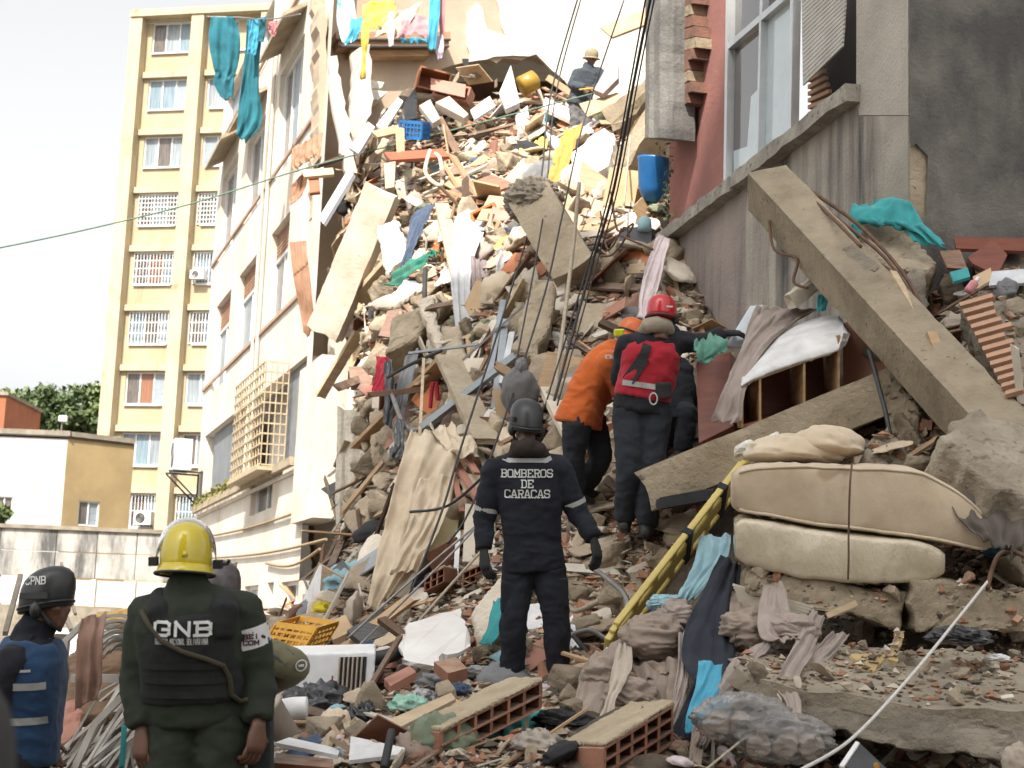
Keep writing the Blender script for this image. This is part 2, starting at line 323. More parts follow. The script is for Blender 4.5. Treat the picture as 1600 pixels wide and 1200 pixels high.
for a in (yl+.1, ym, yr-.3): mk('pilaster', bar2(B(), yo, yu, yn, a-.32, a+.32, 0, ytop+.15, .003, .62), yellow_trim, tower)
for z in fl:
    for a0, a1 in ((yl+.45, ym-.35), (ym+.35, yr-.65)):
        mk('ledge', bar2(B(), yo, yu, yn, a0, a1, z+.80+.03, z+1.12, .002, .2), yellow_trim, tower)
        mk('sill', bar2(B(), yo, yu, yn, a0+.3, a1-.3, z-.86, z-.79, .002, .12), alu, tower)
mk('parapet', bar2(B(), yo, yu, yn, yl-.2, yr, ytop+.16, ytop+.5, -.3, .7), yellow_trim, tower)
A_, Bl, Dk, Wh, Ru = curt
for i, (ra, rb) in enumerate(zip(h1, h2)):
    window(tower, yo, yu, yn, ra, [[Dk, A_, Bl], [Bl, Bl, Wh], [A_, Dk, A_], [Dk, A_, Dk], [Dk, Ru, A_], [Bl, Dk, Wh], [Dk, Ru, Wh], [Bl, Bl, A_], [A_, Dk, A_]][i], grille=[0, 0, 0, 7, 4, 3, 0, 0, 2][i])
    window(tower, yo, yu, yn, rb, [[A_, A_], [A_, A_], [Wh, Bl], [Dk, A_], [Bl, A_], [Dk, Bl], [A_, Wh], [Dk, A_], [Bl, Bl]][i], grille=[0, 0, 0, 7, 2, 3, 0, 0, 2][i])
def acunit(c, u, n, w, h, d, name, label, group=None, blades=True):
    e = empty(name, c, label, 'air conditioner', group); c = V(c); z = V((0, 0, 1)); u = V(u); n = V(n)
    mk('casing', B().box(c, u*w/2, n*d/2, z*h/2), alu, e)
    fc = c+n*(d/2+.004)-u*w*.12; rg = B()
    for k in range(4): r = h*.40*(k+1)/4; rg.tube([fc+u*math.cos(t*math.pi/8)*r+z*math.sin(t*math.pi/8)*r for t in range(17)], .012, 5)
    mk('fan_guard', rg, steel, e); mk('fan', B().lathe(fc-n*.002, [(h*.40, 0), (h*.40, .003), (.02, .004)], 20, n), rubber, e)
    return e
p = onplane(230, 811, yo, yn); acunit(p+yn*.35, yu, yn, .85, .6, .4, 'air_conditioner', 'white air conditioner under the lowest barred window of yellow tower')
p = onplane(314, 432, yo, yn); acunit(p+yn*.3, yu, yn, .7, .42, .4, 'air_conditioner', 'small white air conditioner in right window column of yellow tower')

# ================================================================ low white house with ochre side, sliver of red house, perimeter wall
lo = P(100, 750, 58); lu = V((1, 0, 0)); ln = V((0, -1, 0))
wh = mat('stained_white_wall', (.50, .485, .465), (.39, .38, .36), .8, .9, .2, 12, streak=((.22, .21, .20), 1.4, .54, .3), spots=((.42, .41, .39), .9, .66))
ochre = mat('ochre_wall', (.34, .25, .125), (.27, .195, .095), 1, .9, .2, 12, streak=((.16, .11, .06), 1.8, .62))
house = empty('low_house', V((lo.x, lo.y, 0)), 'low flat-roofed house with stained white front and ochre side', 'house')
a0, zt = uz(-60, 675, lo, lu, ln); a1 = uz(107, 675, lo, lu, ln)[0]; wr = rect(-8, 19, 776, 800, lo, lu, ln)
mk('wall', wall_holes(B(), lo, lu, ln, (a0, a1), (0, zt), [wr], .2), wh, house); window(house, lo, lu, ln, wr, [Dk, Dk], rec=.1)
ou = V((.8, .6, 0)); on_ = V((.6, -.8, 0)); oo = V((lo.x, lo.y, 0))+lu*a1
wr2 = rect(122, 155, 783, 822, oo, ou, on_); o2 = uz(170, 690, oo, ou, on_)[0]
mk('side_wall', wall_holes(B(), oo, ou, on_, (0, o2+1), (0, zt-.02), [wr2], .2), ochre, house); window(house, oo, ou, on_, wr2, [Dk, Wh], rec=.1)
mk('roof_edge', bar2(bar2(B(), lo, lu, ln, a0, a1+.1, zt, zt+.18, -.2, .12), oo, ou, on_, .1, o2+1, zt, zt+.17, -.2, .1), concrete_grey, house)
mk('roof', B().prism([V((lo.x, lo.y, zt-.1))+lu*a0, V((lo.x, lo.y, zt-.1))+lu*a1, V((oo.x, oo.y, zt-.1))+ou*(o2+1), V((lo.x, lo.y+14, zt-.1))+lu*a0], (0, 0, .06)), concrete_grey, house)
p = P(97, 660, 59); lp = empty('roof_lamp', p-V((0, 0, .6)), 'small white floodlight on a pole above the low white house', 'lamp')
mk('pole', B().tube([p-V((0, 0, .7)), p+V((0, 0, .05))], .03), steel, lp); mk('lamp_head', B().box(p+V((.03, 0, .14)), (.14, 0, 0), (0, .1, 0), (0, .03, .1)), alu, lp)
q = P(-25, 640, 66); rh = empty('red_house', V((q.x, q.y, 0)), 'sliver of a rust red house beside the far trees', 'house')
mk('wall', B().bx(q.x-3, q.x+.85, q.y, q.y+5, 0, q.z+.6), mat('red_wall', (.36, .12, .06), None, 2), rh); mk('roof_edge', B().bx(q.x-3.1, q.x+.95, q.y-.1, q.y+5, q.z+.61, q.z+.75), concrete_grey, rh)
q = P(160, 603, 100); wt = empty('rooftop_tank', V((q.x, q.y, q.z-.6)), 'pale rooftop box peeping over the tree beside the tower', 'rooftop box')
mk('tank', B().bx(q.x-.55, q.x+.5, q.y, q.y+1, q.z-8, q.z), wh, wt); mk('lid', B().bx(q.x-.7, q.x+.6, q.y-.1, q.y+1.1, q.z+.003, q.z+.1), alu, wt)

po = P(120, 828, 45); pu = V((1, 0, 0)); pn = V((0, -1, 0)); pz = po.z
pw = empty('perimeter_wall', V((po.x, po.y, 0)), 'long grey concrete panel wall streaked with black stains', 'wall')
pcm = mat('stained_panel', (.42, .40, .37), (.32, .305, .28), 1.1, .95, .4, 14, streak=((.09, .088, .085), 2.2, .44, .25))
pcl = mat('pale_panel', (.56, .54, .51), (.46, .44, .41), 1.0, .95, .3, 14, streak=((.36, .34, .32), 1.8, .60, .3))
xs = [uz(x, 850, po, pu, pn)[0] for x in (-70, 0, 88, 152, 214, 290, 366, 430)]
rows = [(pz-.02, pz-.60, pcm), (pz-.63, pz-1.30, pcm), (pz-1.36, pz-2.06, pcl)]
for x0, x1 in zip(xs, xs[1:]):
    for k, (z1, z0, mt) in enumerate(rows):
        j = random.uniform(-.012, .012); mk('panel', bar2(B(), po, pu, pn, x0+.012, x1-.012, z0, z1, -.2, .02+j), mt, pw)
mk('coping', bar2(B(), po, pu, pn, xs[0], xs[-1], pz-.015, pz+.09, -.25, .09), concrete_grey, pw)
mk('footing', bar2(B(), po, pu, pn, xs[0], xs[-1], 0, pz-2.10, -.2, .12), concrete_grey, pw)
for x in xs[1:-1]: mk('post', bar2(B(), po, pu, pn, x-.06, x+.06, pz-2.07, pz-1.33, .002, .07), pcl, pw)

# ================================================================ trees behind
leafm = [mat('leaf_green', (.115, .155, .045), (.07, .105, .03), 2, .6, 0, vary=0), mat('leaf_dark', (.085, .125, .04), (.05, .08, .028), 2, .6, 0)]
bark = mat('bark', (.12, .09, .06), (.07, .05, .035), 4, .95, .6, 20)
def tree(px, py, d, R, lab, sd, n=5200, hz=.8):
    c = P(px, py, d); e = empty('broadleaf_tree', (c.x, c.y, 0), lab, 'tree', 'trees beyond the low house'); r = np.random.default_rng(sd)
    t = B(); t.tube([(c.x, c.y, 0), (c.x+.1, c.y, c.z*.5), (c.x, c.y, c.z)], [.35, .28, .12], 8)
    for k in range(6):
        a = k*1.05; t.tube([(c.x, c.y, c.z*.55), (c.x+math.cos(a)*R*.5, c.y+math.sin(a)*R*.5, c.z+.3*R*math.sin(k))], [.16, .04], 6)
    mk('trunk', t, bark, e)
    cl = r.normal(size=(46, 3)); cl /= np.linalg.norm(cl, axis=1)[:, None]; cl *= (r.random((46, 1))**.4)*R*.85; cl[:, 2] *= hz
    k = r.integers(0, 46, n); dv = r.normal(size=(n, 3)); dv /= np.linalg.norm(dv, axis=1)[:, None]; pos = np.array(c)+cl[k]+dv*(R*.30*(r.random((n, 1))**.5))*np.array([1, 1, .75])
    ax = r.normal(size=(n, 3)); ax /= np.linalg.norm(ax, axis=1)[:, None]; bx_ = np.cross(ax, dv); bx_ /= np.linalg.norm(bx_, axis=1)[:, None]+1e-6; s = (.10+.12*r.random((n, 1)))
    q = np.stack([pos-ax*s, pos+bx_*s*.55, pos+ax*s, pos-bx_*s*.55], 1).reshape(-1, 3); bb = B(); bb.v = q.tolist(); bb.f = [(i, i+1, i+2, i+3) for i in range(0, 4*n, 4)]
    mk('crown', bb, leafm[sd % 2], e)
tree(35, 660, 92, 2.6, 'green leafy tree behind the left of the low white house', 2); tree(85, 656, 88, 2.4, 'green leafy tree behind the middle of the low white house', 3)
tree(138, 648, 90, 2.4, 'green leafy tree against the foot of the yellow tower', 4); tree(165, 640, 95, 1.8, 'taller green tree touching the yellow tower edge', 5)
tree(-6, 805, 50, .45, 'small dark bush at the left edge before the low house', 6, 700)

# ================================================================ the block across the street, behind the camera, that shades the foreground
hs2 = V((SUNV.x, SUNV.y, 0)).normalized(); tn = SUNV.z/math.hypot(SUNV.x, SUNV.y); sh = V((.2, 17.2, 7.1))
D = 26.; Hs = sh.z+tn*(D+sh.xy.dot((-hs2).xy)); ce = hs2*(D+6); e_ = V((-hs2.y, hs2.x, 0))
if e_.x < 0: e_ = -e_
ab = empty('shading_block', (ce.x, ce.y, 0), 'tall apartment block across the street behind the viewer', 'building')
E0, E1 = -10.5, 15; ac = ce+e_*(E0+E1)/2
mk('wall', B().box(ac+V((0, 0, Hs/2)), e_*(E1-E0)/2, hs2*6, V((0, 0, Hs/2))), plaster, ab)
for k in range(1, int(Hs/3)): mk('ledge', B().box(ac+V((0, 0, k*3.)), e_*((E1-E0)/2+.1), hs2*6.15, V((0, 0, .12))), concrete_pale, ab)
# ================================================================ left apartment block, torn open at its near end
fd = hdir(-50, 977); fo = P(470, 733, 27.7); fn = V((-fd.y, fd.x, 0)); fin = -fn
FR = lambda a, b_, c, d_: rect(a, b_, c, d_, fo, fd, fn); FU = lambda x, y: uz(x, y, fo, fd, fn)
fwhite = mat('facade_white', (.66, .61, .54), (.54, .48, .40), .9, .9, .3, 14, streak=((.36, .28, .20), 1.8, .58), spots=((.40, .32, .24), 2.6, .68))
beige_int = mat('interior_beige', (.46, .37, .28), (.40, .31, .23), 1.2, .9, .3, 16, spots=((.30, .22, .15), 4, .66))
pinkedge = mat('rust_edge', (.44, .30, .22), (.32, .20, .14), 6, .9, .3, 30)
greytarp = mat('grey_tarp', (.20, .215, .23), (.15, .16, .175), 2, .7, .3, 9)
zA = FU(475, 208)[1]; zB = FU(451, 479)[1]; zC = FU(470, 733)[1]; zA2 = FU(450, 28)[1]
ufar = FU(322, 560)[0]; unear = FU(489, 330)[0]
block = empty('torn_apartment_block', V((fo.x, fo.y, 0)), 'white apartment block with its near end torn open above the rubble', 'building')
wins = [((435, 469, 94, 252), [Dk, Wh, Dk], 0), ((385, 410, 208, 327), [Wh, Dk], 0), ((345, 367, 267, 388), [Wh, Dk], 0), ((408, 426, 20, 95), [Wh, Dk], 0), ((354, 379, 125, 204), [Wh, Wh], 0),
        ((421, 448, 354, 492), [Wh, Dk], 1), ((371, 400, 417, 545), [Wh, A_], 1), ((335, 356, 471, 600), [Wh, A_], 1),
        ((344, 353, 881, 905), [Dk], 0), ((363, 370, 879, 915), [Dk], 0), ((381, 403, 915, 948), [Dk, Wh], 0), ((417, 427, 910, 942), [Dk], 0), ((439, 466, 908, 945), [Dk, Bl], 0), ((392, 425, 752, 800), [Dk, Dk], 0)]
rc = [FR(*r) for r, _, _ in wins]; bal = FR(318, 474, 620, 770); zb1 = FU(455, 575)[1]; bal = (FU(474, 660)[0], FU(322, 660)[0], zC+.25, zb1)
b = wall_holes(B(), fo, fd, fn, (unear, ufar), (0, 15), rc+[bal], .28)
pt = lambda a, z, d=0: V((fo.x, fo.y, z))+fd*a+fin*d
b.add([pt(ufar, 0), pt(ufar, 0, 9), pt(ufar, 15, 9), pt(ufar, 15)], [(0, 1, 2, 3)]); b.add([pt(unear, 15), pt(ufar, 15), pt(ufar, 15, 9), pt(unear, 15, 9)], [(0, 1, 2, 3)])
b.add([pt(bal[0], bal[2], .9), pt(bal[1], bal[2], .9), pt(bal[1], bal[3], .9), pt(bal[0], bal[3], .9)], [(0, 1, 2, 3)])
mk('wall', b, fwhite, block)
louv = mat('louvre_brown', (.36, .20, .12), (.26, .14, .08), 4, .7, .2, 30)
for (r, pn_, k), q in zip(wins, rc):
    q2 = (q[0], q[1], q[2], q[3]-(q[3]-q[2])*.3) if k else q
    window(block, fo, fd, fn, q2, pn_, rec=.16)
    if k:
        n_ = 7; zz0 = q2[3]+.02; st = (q[3]-zz0)/n_
        for i in range(n_): mk('louvre_slat', bar2(B(), fo, fd, fn, q[0]+.03, q[1]-.03, zz0+i*st, zz0+i*st+st*.7, -.2, -.12), louv, block)
for z in (zA, zB, zC, zA2): mk('ledge', bar2(B(), fo, fd, fn, unear, ufar, z-.04, z+.03, .002, .05), pinkedge if z != zC else fwhite, block)
for u0 in (FU(415, 300)[0], FU(405, 560)[0]): mk('downpipe', B().tube([pt(u0, zC+.2, -.06), pt(u0, zA2-.1, -.06)], .04, 6), fwhite, block)
for q in rc[:3]:                                           # sloping concrete hoods
    a0, a1, z1 = q[0]-.1, q[1]+.15, q[3]+.06; hb = B()
    hb.prism([pt(a0, z1+.45, 0), pt(a1, z1+.45, 0), pt(a1, z1+.16, -.45), pt(a0, z1+.16, -.45)], (0, 0, .09)); mk('window_hood', hb, concrete_pale, block)
# balcony storey: tarps, cage, planter ledge
def panel(x0, x1, y0, y1, m_, nm, d0=-.45, d1=-.4):
    q = FR(x0, x1, y0, y1); mk(nm, bar2(B(), fo, fd, fn, q[0], q[1], q[2], q[3], d0, d1), m_, block)
panel(324, 372, 632, 783, greytarp, 'tarp_panel', -.2, -.15); panel(440, 455, 582, 745, greytarp, 'tarp_panel', -.14, -.1); panel(457, 472, 572, 740, greytarp, 'tarp_panel', -.12, -.08)
panel(371, 440, 600, 755, fwhite, 'balcony_wall', -.8, -.7)
q = FR(398, 446, 592, 738); cg = B(); cream = mat('cream_metal', (.50, .41, .27), (.38, .29, .18), 6, .6, .2, 40)
n1, n2, dp = 12, 10, .42
for i in range(n1+1): a = q[0]+(q[1]-q[0])*i/n1; bar2(cg, fo, fd, fn, a-.016, a+.016, q[2], q[3], dp-.02, dp)
for i in range(n2+1):
    z = q[2]+(q[3]-q[2])*i/n2; bar2(cg, fo, fd, fn, q[0], q[1], z-.016, z+.016, dp, dp+.02)
    for a in (q[0], q[1]): bar2(cg, fo, fd, fn, a-.012, a+.012, z-.014, z+.014, 0, dp-.022)
for i in range(5):
    o_ = dp*i/4
    for a in (q[0], q[1]): bar2(cg, fo, fd, fn, a-.018, a+.018, q[2]+.016, q[3]-.016, o_-.017, o_+.0)
mk('window_cage', cg, cream, block); mk('cage_floor', bar2(B(), fo, fd, fn, q[0]-.05, q[1]+.05, q[2]-.1, q[2]-.03, 0, dp+.05), cream, block)
u1, u2 = FU(470, 735)[0], FU(312, 800)[0]; mk('planter_ledge', bar2(B(), fo, fd, fn, u1, u2, zC+.06, zC+.2, .104, .20), concrete_pale, block)
wd = B(); rr = np.random.default_rng(3)
for k in range(220):
    a = u1+(u2-u1)*(.45+.55*rr.random()); c = pt(a, zC+.2+.22*rr.random()**2, -.12-.08*rr.random()); s = .05+.07*rr.random(); d1 = V(rr.normal(size=3)).normalized()*s; d2 = V(rr.normal(size=3)).normalized()*s*.5; wd.add([c-d1, c+d2, c+d1, c-d2], [(0, 1, 2, 3)])
mk('planter_weeds', wd, mat('dry_weeds', (.24, .20, .06), (.13, .15, .04), 3, .8, 0), None, 'straggling weeds growing along the planter ledge of the white block', 'weeds')
p = onplane(318, 715, fo, fn); e = acunit(p+fn*.55, fd, fn, .95, .75, .42, 'air_conditioner', 'white outdoor air conditioner on a black bracket at the white block')
c = p+fn*.55
for s in (-.36, .36):
    bk = B(); bk.bar(c+fd*s-V((0, 0, .41))+fn*.3, c+fd*s-V((0, 0, .41))-fn*.5, .04); bk.bar(c+fd*s-V((0, 0, .43))+fn*.28, c+fd*s-V((0, 0, 1.15))-fn*.5, .04); bk.bar(c+fd*s-V((0, 0, .38))-fn*.5, c+fd*s-V((0, 0, 1.25))-fn*.5, .04)
    mk('bracket', bk, rubber, e)
for k, (xa, ya, xb, yb, sg) in enumerate(((515, 843, 330, 872, 6), (505, 858, 420, 880, 14), (470, 800, 330, 838, 4))):
    pts = [onplane(xa+(xb-xa)*t/12, ya+(yb-ya)*t/12+sg*math.sin(math.pi*t/12), fo, fn)+fn*.05 for t in range(13)]
    mk('wall_cable', B().tube(pts, .025, 5), mat('cable_tan', (.30, .22, .12), None, 8), None, ['upper tan cable slung across the lower white wall', 'lower looping tan cable on the white wall', 'tan cable under the planter ledge of the white block'][k], 'cable')
# end pillar and the torn cross-section
q0, q1 = FU(507, 690)[0], FU(473, 690)[0]; pz0, pz1 = FU(490, 812)[1], FU(490, 573)[1]
mk('end_pillar', B().box(pt((q0+q1)/2, (pz0+pz1)/2, .10), fd*abs(q1-q0)/2, fin*.22, V((0, 0, (pz1-pz0)/2))), fwhite, block)
eo = pt(unear, 0); en = -fd                               # cross-section wall plane, faces the viewer
EP = lambda x, y, o=0: onplane(x, y, eo, en)+en*o
def epoly(pts, o, th, jit=0, nm='wall_piece', m_=None, par=None, seed=1, **k):
    r = np.random.default_rng(seed); out = []
    for (x0, y0), (x1, y1) in zip(pts, pts[1:]+pts[:1]):
        n_ = max(1, int(math.hypot(x1-x0, y1-y0)/12)) if jit else 1
        for i in range(n_): t = i/n_; out.append((x0+(x1-x0)*t+(r.normal()*jit if i else 0), y0+(y1-y0)*t+(r.normal()*jit if i else 0)))
    return mk(nm, B().prism([EP(x, y, o) for x, y in out], -en*th), m_, par, **k)
epoly([(490, -60), (1200, -60), (1200, 60), (1060, 110), (1000, 130), (870, 92), (800, 92), (735, 96), (690, 108), (640, 200), (610, 330), (590, 560), (560, 700), (540, 940), (489, 950)], 0, .25, 2.5, 'party_wall', beige_int, block, 2)
wpl = mat('white_plaster', (.74, .71, .65), (.66, .62, .55), 2, .9, .5, 12, spots=((.40, .31, .20), 3.2, .69))
epoly([(728, 22), (744, 5), (760, 48), (790, 58), (772, -10), (790, -60), (1200, -60), (1200, 130), (1060, 190), (985, 170), (900, 150), (870, 118), (852, 102), (836, 86), (800, 88), (770, 90), (732, 98), (728, 60)], .06, .055, 1.6, 'white_plaster_layer', wpl, block, 3)
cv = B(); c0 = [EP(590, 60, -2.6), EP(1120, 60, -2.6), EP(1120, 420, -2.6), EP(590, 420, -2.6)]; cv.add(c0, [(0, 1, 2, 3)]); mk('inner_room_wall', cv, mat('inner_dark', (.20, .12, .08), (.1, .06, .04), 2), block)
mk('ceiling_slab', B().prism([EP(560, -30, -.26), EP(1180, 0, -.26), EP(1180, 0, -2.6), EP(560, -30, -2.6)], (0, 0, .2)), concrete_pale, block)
epoly([(722, 92), (732, 92), (735, 103), (733, 112), (725, 111)], .01, .02, 0, 'crack', rubber, block)
# torn stubs of inner walls and slabs beside the facade edge
for k, (pl, o_, th, m_) in enumerate([([(489, 30), (500, 25), (505, 200), (498, 250), (489, 260)], .5, .5, beige_int), ([(493, 120), (506, 118), (530, 260), (540, 310), (520, 300), (500, 200)], 1.1, .12, fwhite), ([(531, 110), (560, 95), (562, 190), (545, 260), (530, 280)], .9, .14, fwhite),
        ([(540, 180), (556, 190), (552, 260), (530, 300), (526, 270)], .75, .12, wpl), ([(516, 575), (556, 590), (548, 800), (510, 815)], .1, .4, beige_int), ([(523, 420), (560, 400), (580, 470), (560, 560), (530, 590)], .5, .2, wpl), ([(500, 430), (520, 450), (530, 560), (505, 570)], .7, .2, fwhite),
        ([(557, 135), (590, 142), (586, 150), (565, 152)], .5, .5, wpl), ([(560, 152), (594, 158), (580, 170), (562, 170)], .55, .5, wpl), ([(488, 820), (530, 812), (536, 900), (500, 930)], .15, .5, fwhite), ([(520, 620), (530, 618), (522, 760), (515, 760)], .8, .1, wpl), ([(535, 830), (548, 822), (552, 905), (540, 915)], .6, .2, wpl)]):
    epoly(pl, o_, th, 1.6, 'torn_wall_stub', m_, block, 20+k)

# ================================================================ right building fragment
ro = P(1422, 300, 12.6); rd = hdir(150, 980); rn = V((-rd.y, rd.x, 0)); rs = -rd
RP = lambda x, y, o=0: onplane(x, y, ro, rn)+rn*o
SP = lambda x, y, o=0: onplane(x, y, ro, rs)+rs*o
rb = empty('stained_apartment_corner', V((ro.x, ro.y, 0)), 'standing corner of a stained grey stucco building with an aluminium window', 'building')
stuc = mat('grey_stucco', (.40, .36, .30), (.27, .245, .21), 1.3, .97, 1, 30, streak=((.06, .057, .056), 2.6, .45, .10))
stucp = mat('pink_stucco', (.31, .255, .225), (.235, .20, .18), 1.5, .97, 1, 30, streak=((.10, .085, .082), 2.6, .54, .10))
stucl = mat('pale_stucco', (.44, .40, .34), (.34, .31, .265), 1.6, .97, 1, 30, streak=((.16, .15, .14), 2.2, .60, .10))
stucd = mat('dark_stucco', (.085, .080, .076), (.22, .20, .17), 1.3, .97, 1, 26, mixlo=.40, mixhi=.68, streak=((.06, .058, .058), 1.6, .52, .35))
redw = mat('red_plaster', (.30, .125, .105), (.22, .10, .085), 2, .95, .4, 22, streak=((.13, .07, .06), 2.5, .60))
def rpoly(pts, o, th, nm, m_, pl=RP, n=rn, par=None, jit=0, seed=5, **k):
    r = np.random.default_rng(seed); out = []
    for (x0, y0), (x1, y1) in zip(pts, pts[1:]+pts[:1]):
        n_ = max(1, int(math.hypot(x1-x0, y1-y0)/10)) if jit else 1
        for i in range(n_): t = i/n_; out.append((x0+(x1-x0)*t+(r.normal()*jit if i else 0), y0+(y1-y0)*t+(r.normal()*jit if i else 0)))
    return mk(nm, B().prism([pl(x, y, o) for x, y in out], -n*th), m_, par if par is not None else rb, **k)
rpoly([(1338, -120), (1419, -120), (1419, 180), (1342, 180), (1338, 152)], 0, .3, 'wall_pier', stucl)
rpoly([(1165, 285), (1342, 152), (1342, 181), (1419, 181), (1419, 900), (1165, 900)], -.002, .3, 'wall', stuc)
rpoly([(1034, 384), (1165, 286), (1165, 900), (1020, 900), (1030, 600)], -.004, .3, 'wall', stucp)
rpoly([(1038, -120), (1139, -120), (1136, 292), (1038, 366)], -.06, .25, 'red_wall_panel', redw)
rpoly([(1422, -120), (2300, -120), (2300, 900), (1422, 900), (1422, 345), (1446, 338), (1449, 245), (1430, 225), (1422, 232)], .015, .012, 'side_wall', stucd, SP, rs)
rpoly([(1424, 222), (1452, 222), (1452, 350), (1424, 350)], -.015, .2, 'bare_patch', concrete_pale, SP, rs)
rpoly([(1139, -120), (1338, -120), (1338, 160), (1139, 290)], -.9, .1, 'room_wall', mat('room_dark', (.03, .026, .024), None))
# sloping sill
for (xa, ya, xb, yb) in ((1345, 133, 1160, 276), (1158, 278, 1040, 370)):
    g = B(); A0, A1 = RP(xa, ya), RP(xb, yb); n_ = 14; r = np.random.default_rng(xa)
    rings = []
    for i in range(n_+1):
        c = A0.lerp(A1, i/n_); j = lambda: r.normal()*.008
        rings.append([c+rn*(.13+j())+V((0, 0, .0+j())), c+rn*(.13+j())+V((0, 0, -.13+j())), c-rn*.1+V((0, 0, -.14)), c-rn*.1+V((0, 0, .01))])
    g.loft(rings); mk('window_sill', g, mat('sill_concrete', (.36, .33, .28), (.22, .20, .17), 4, .95, .9, 26, spots=((.12, .11, .10), 16, .6)), rb)
# aluminium window: outer frame, mullion, transom, glass
alum = mat('aluminium', (.60, .62, .63), (.52, .54, .55), 5, .35, .05, 50, .5)
FRM = [((1140, -80), (1135, 287)), ((1241, -80), (1236, 208)), ((1190, 34), (1185, 245)), ((1135, 287), (1239, 207)), ((1139, 72), (1240, -16)), ((1194, -80), (1190, 25))]
wf = B()
for k, ((xa, ya), (xb, yb)) in enumerate(FRM): wf.bar(RP(xa, ya, -.02-.002*k), RP(xb, yb, -.02-.002*k), .07 if k != 2 else .05, .08, up=rn)
win = mk('window', wf, alum, rb)
gl = glassm('window_glass', (.42, .48, .50)); gd = glassm('window_glass_dark', (.05, .04, .035))
for pl, m_ in (([(1141, 75), (1188, 34), (1185, 245), (1137, 284)], gd), ([(1191, 31), (1238, -12), (1236, 206), (1187, 243)], gl), ([(1142, -78), (1192, -78), (1190, 24), (1141, 68)], gd), ([(1195, -78), (1240, -78), (1239, -18), (1193, 22)], gd)):
    rpoly(pl, -.055, .01, 'pane', m_, par=win)
rpoly([(1166, 150), (1184, 130), (1182, 240), (1139, 277), (1139, 235), (1160, 228)], -.05, .004, 'broken_glass_piece', gl, par=win)
# hanging blind and brown louvre beside the window
bm = mat('blind_slats', (.46, .44, .40), (.36, .34, .30), 3, .7, .2, 30)
L0, L1, L2, L3 = RP(1250, -40, -.01), RP(1333, -108, .03), RP(1333, 76, .10), RP(1264, 136, .06); ns = 26
for i in range(ns):
    t0, t1 = i/ns, (i+.82)/ns; qd = [L0.lerp(L3, t0), L1.lerp(L2, t0), L1.lerp(L2, t1), L0.lerp(L3, t1)]; mk('blind_slat', B().prism(qd, -rn*.015), bm, rb)
for i in range(24):
    y0 = -60+i*10.6; yb = lambda x: 207-(x-1240)*.78; q = [(1246, y0), (1268+max(0, (y0-110)*.25), y0-15), (1268+max(0, (y0-110)*.25), y0-9), (1246, y0+6)]
    if y0 < 195: rpoly(q, -.10, .03, 'louvre_slat', louv)
# grey broken column with exposed brick
cb = B(); r = np.random.default_rng(4); rings = []
for i in range(22):
    y = -90+i*14.8; w0, w1 = 1050+r.normal()*.25, 1086+r.normal()*.4
    rings.append([RP(w0, y, .25), RP(w0+6, y, .36), RP(w0+14, y, .37), RP(w0+18, y, .30), RP(w0+22, y, .37), RP(w1-6, y, .36), RP(w1, y, .25), RP(w1, y, .0), RP(w0, y, .0)])
cb.loft(rings); bc = empty('broken_column', RP(1068, 225), 'grey broken concrete column with brick edge hanging on the red wall', 'column'); mk('shaft', cb, mat('column_grey', (.19, .18, .165), (.11, .105, .10), 3, .95, 1, 24, streak=((.06, .058, .055), 3, .5, .1)), bc)
for i in range(15):
    y = -90+i*17.2; x1 = 1100+r.normal()*3.5 if i < 11 else 1093+r.normal()*2; qd = [RP(1085, y, .12), RP(x1, y-5, .12), RP(x1, y+11, .12), RP(1085, y+16, .12)]; mk('brick', B().prism(qd, -rn*(.2+.03*r.random())), mat('brick_sooty', (.20, .095, .065), (.12, .065, .05), 6, .95, .8, 30) if i % 3 else concrete, bc)
iv = B()
for k in range(90):
    c = RP(1050+r.normal()*5, 225+r.random()*120, .06); s = .03; d1 = V(r.normal(size=3)).normalized()*s; d2 = V(r.normal(size=3)).normalized()*s*.7; iv.add([c-d1, c+d2, c+d1, c-d2], [(0, 1, 2, 3)])
mk('creeper', iv, leafm[1], None, 'thin green creeper running down the edge of the red wall', 'plant')
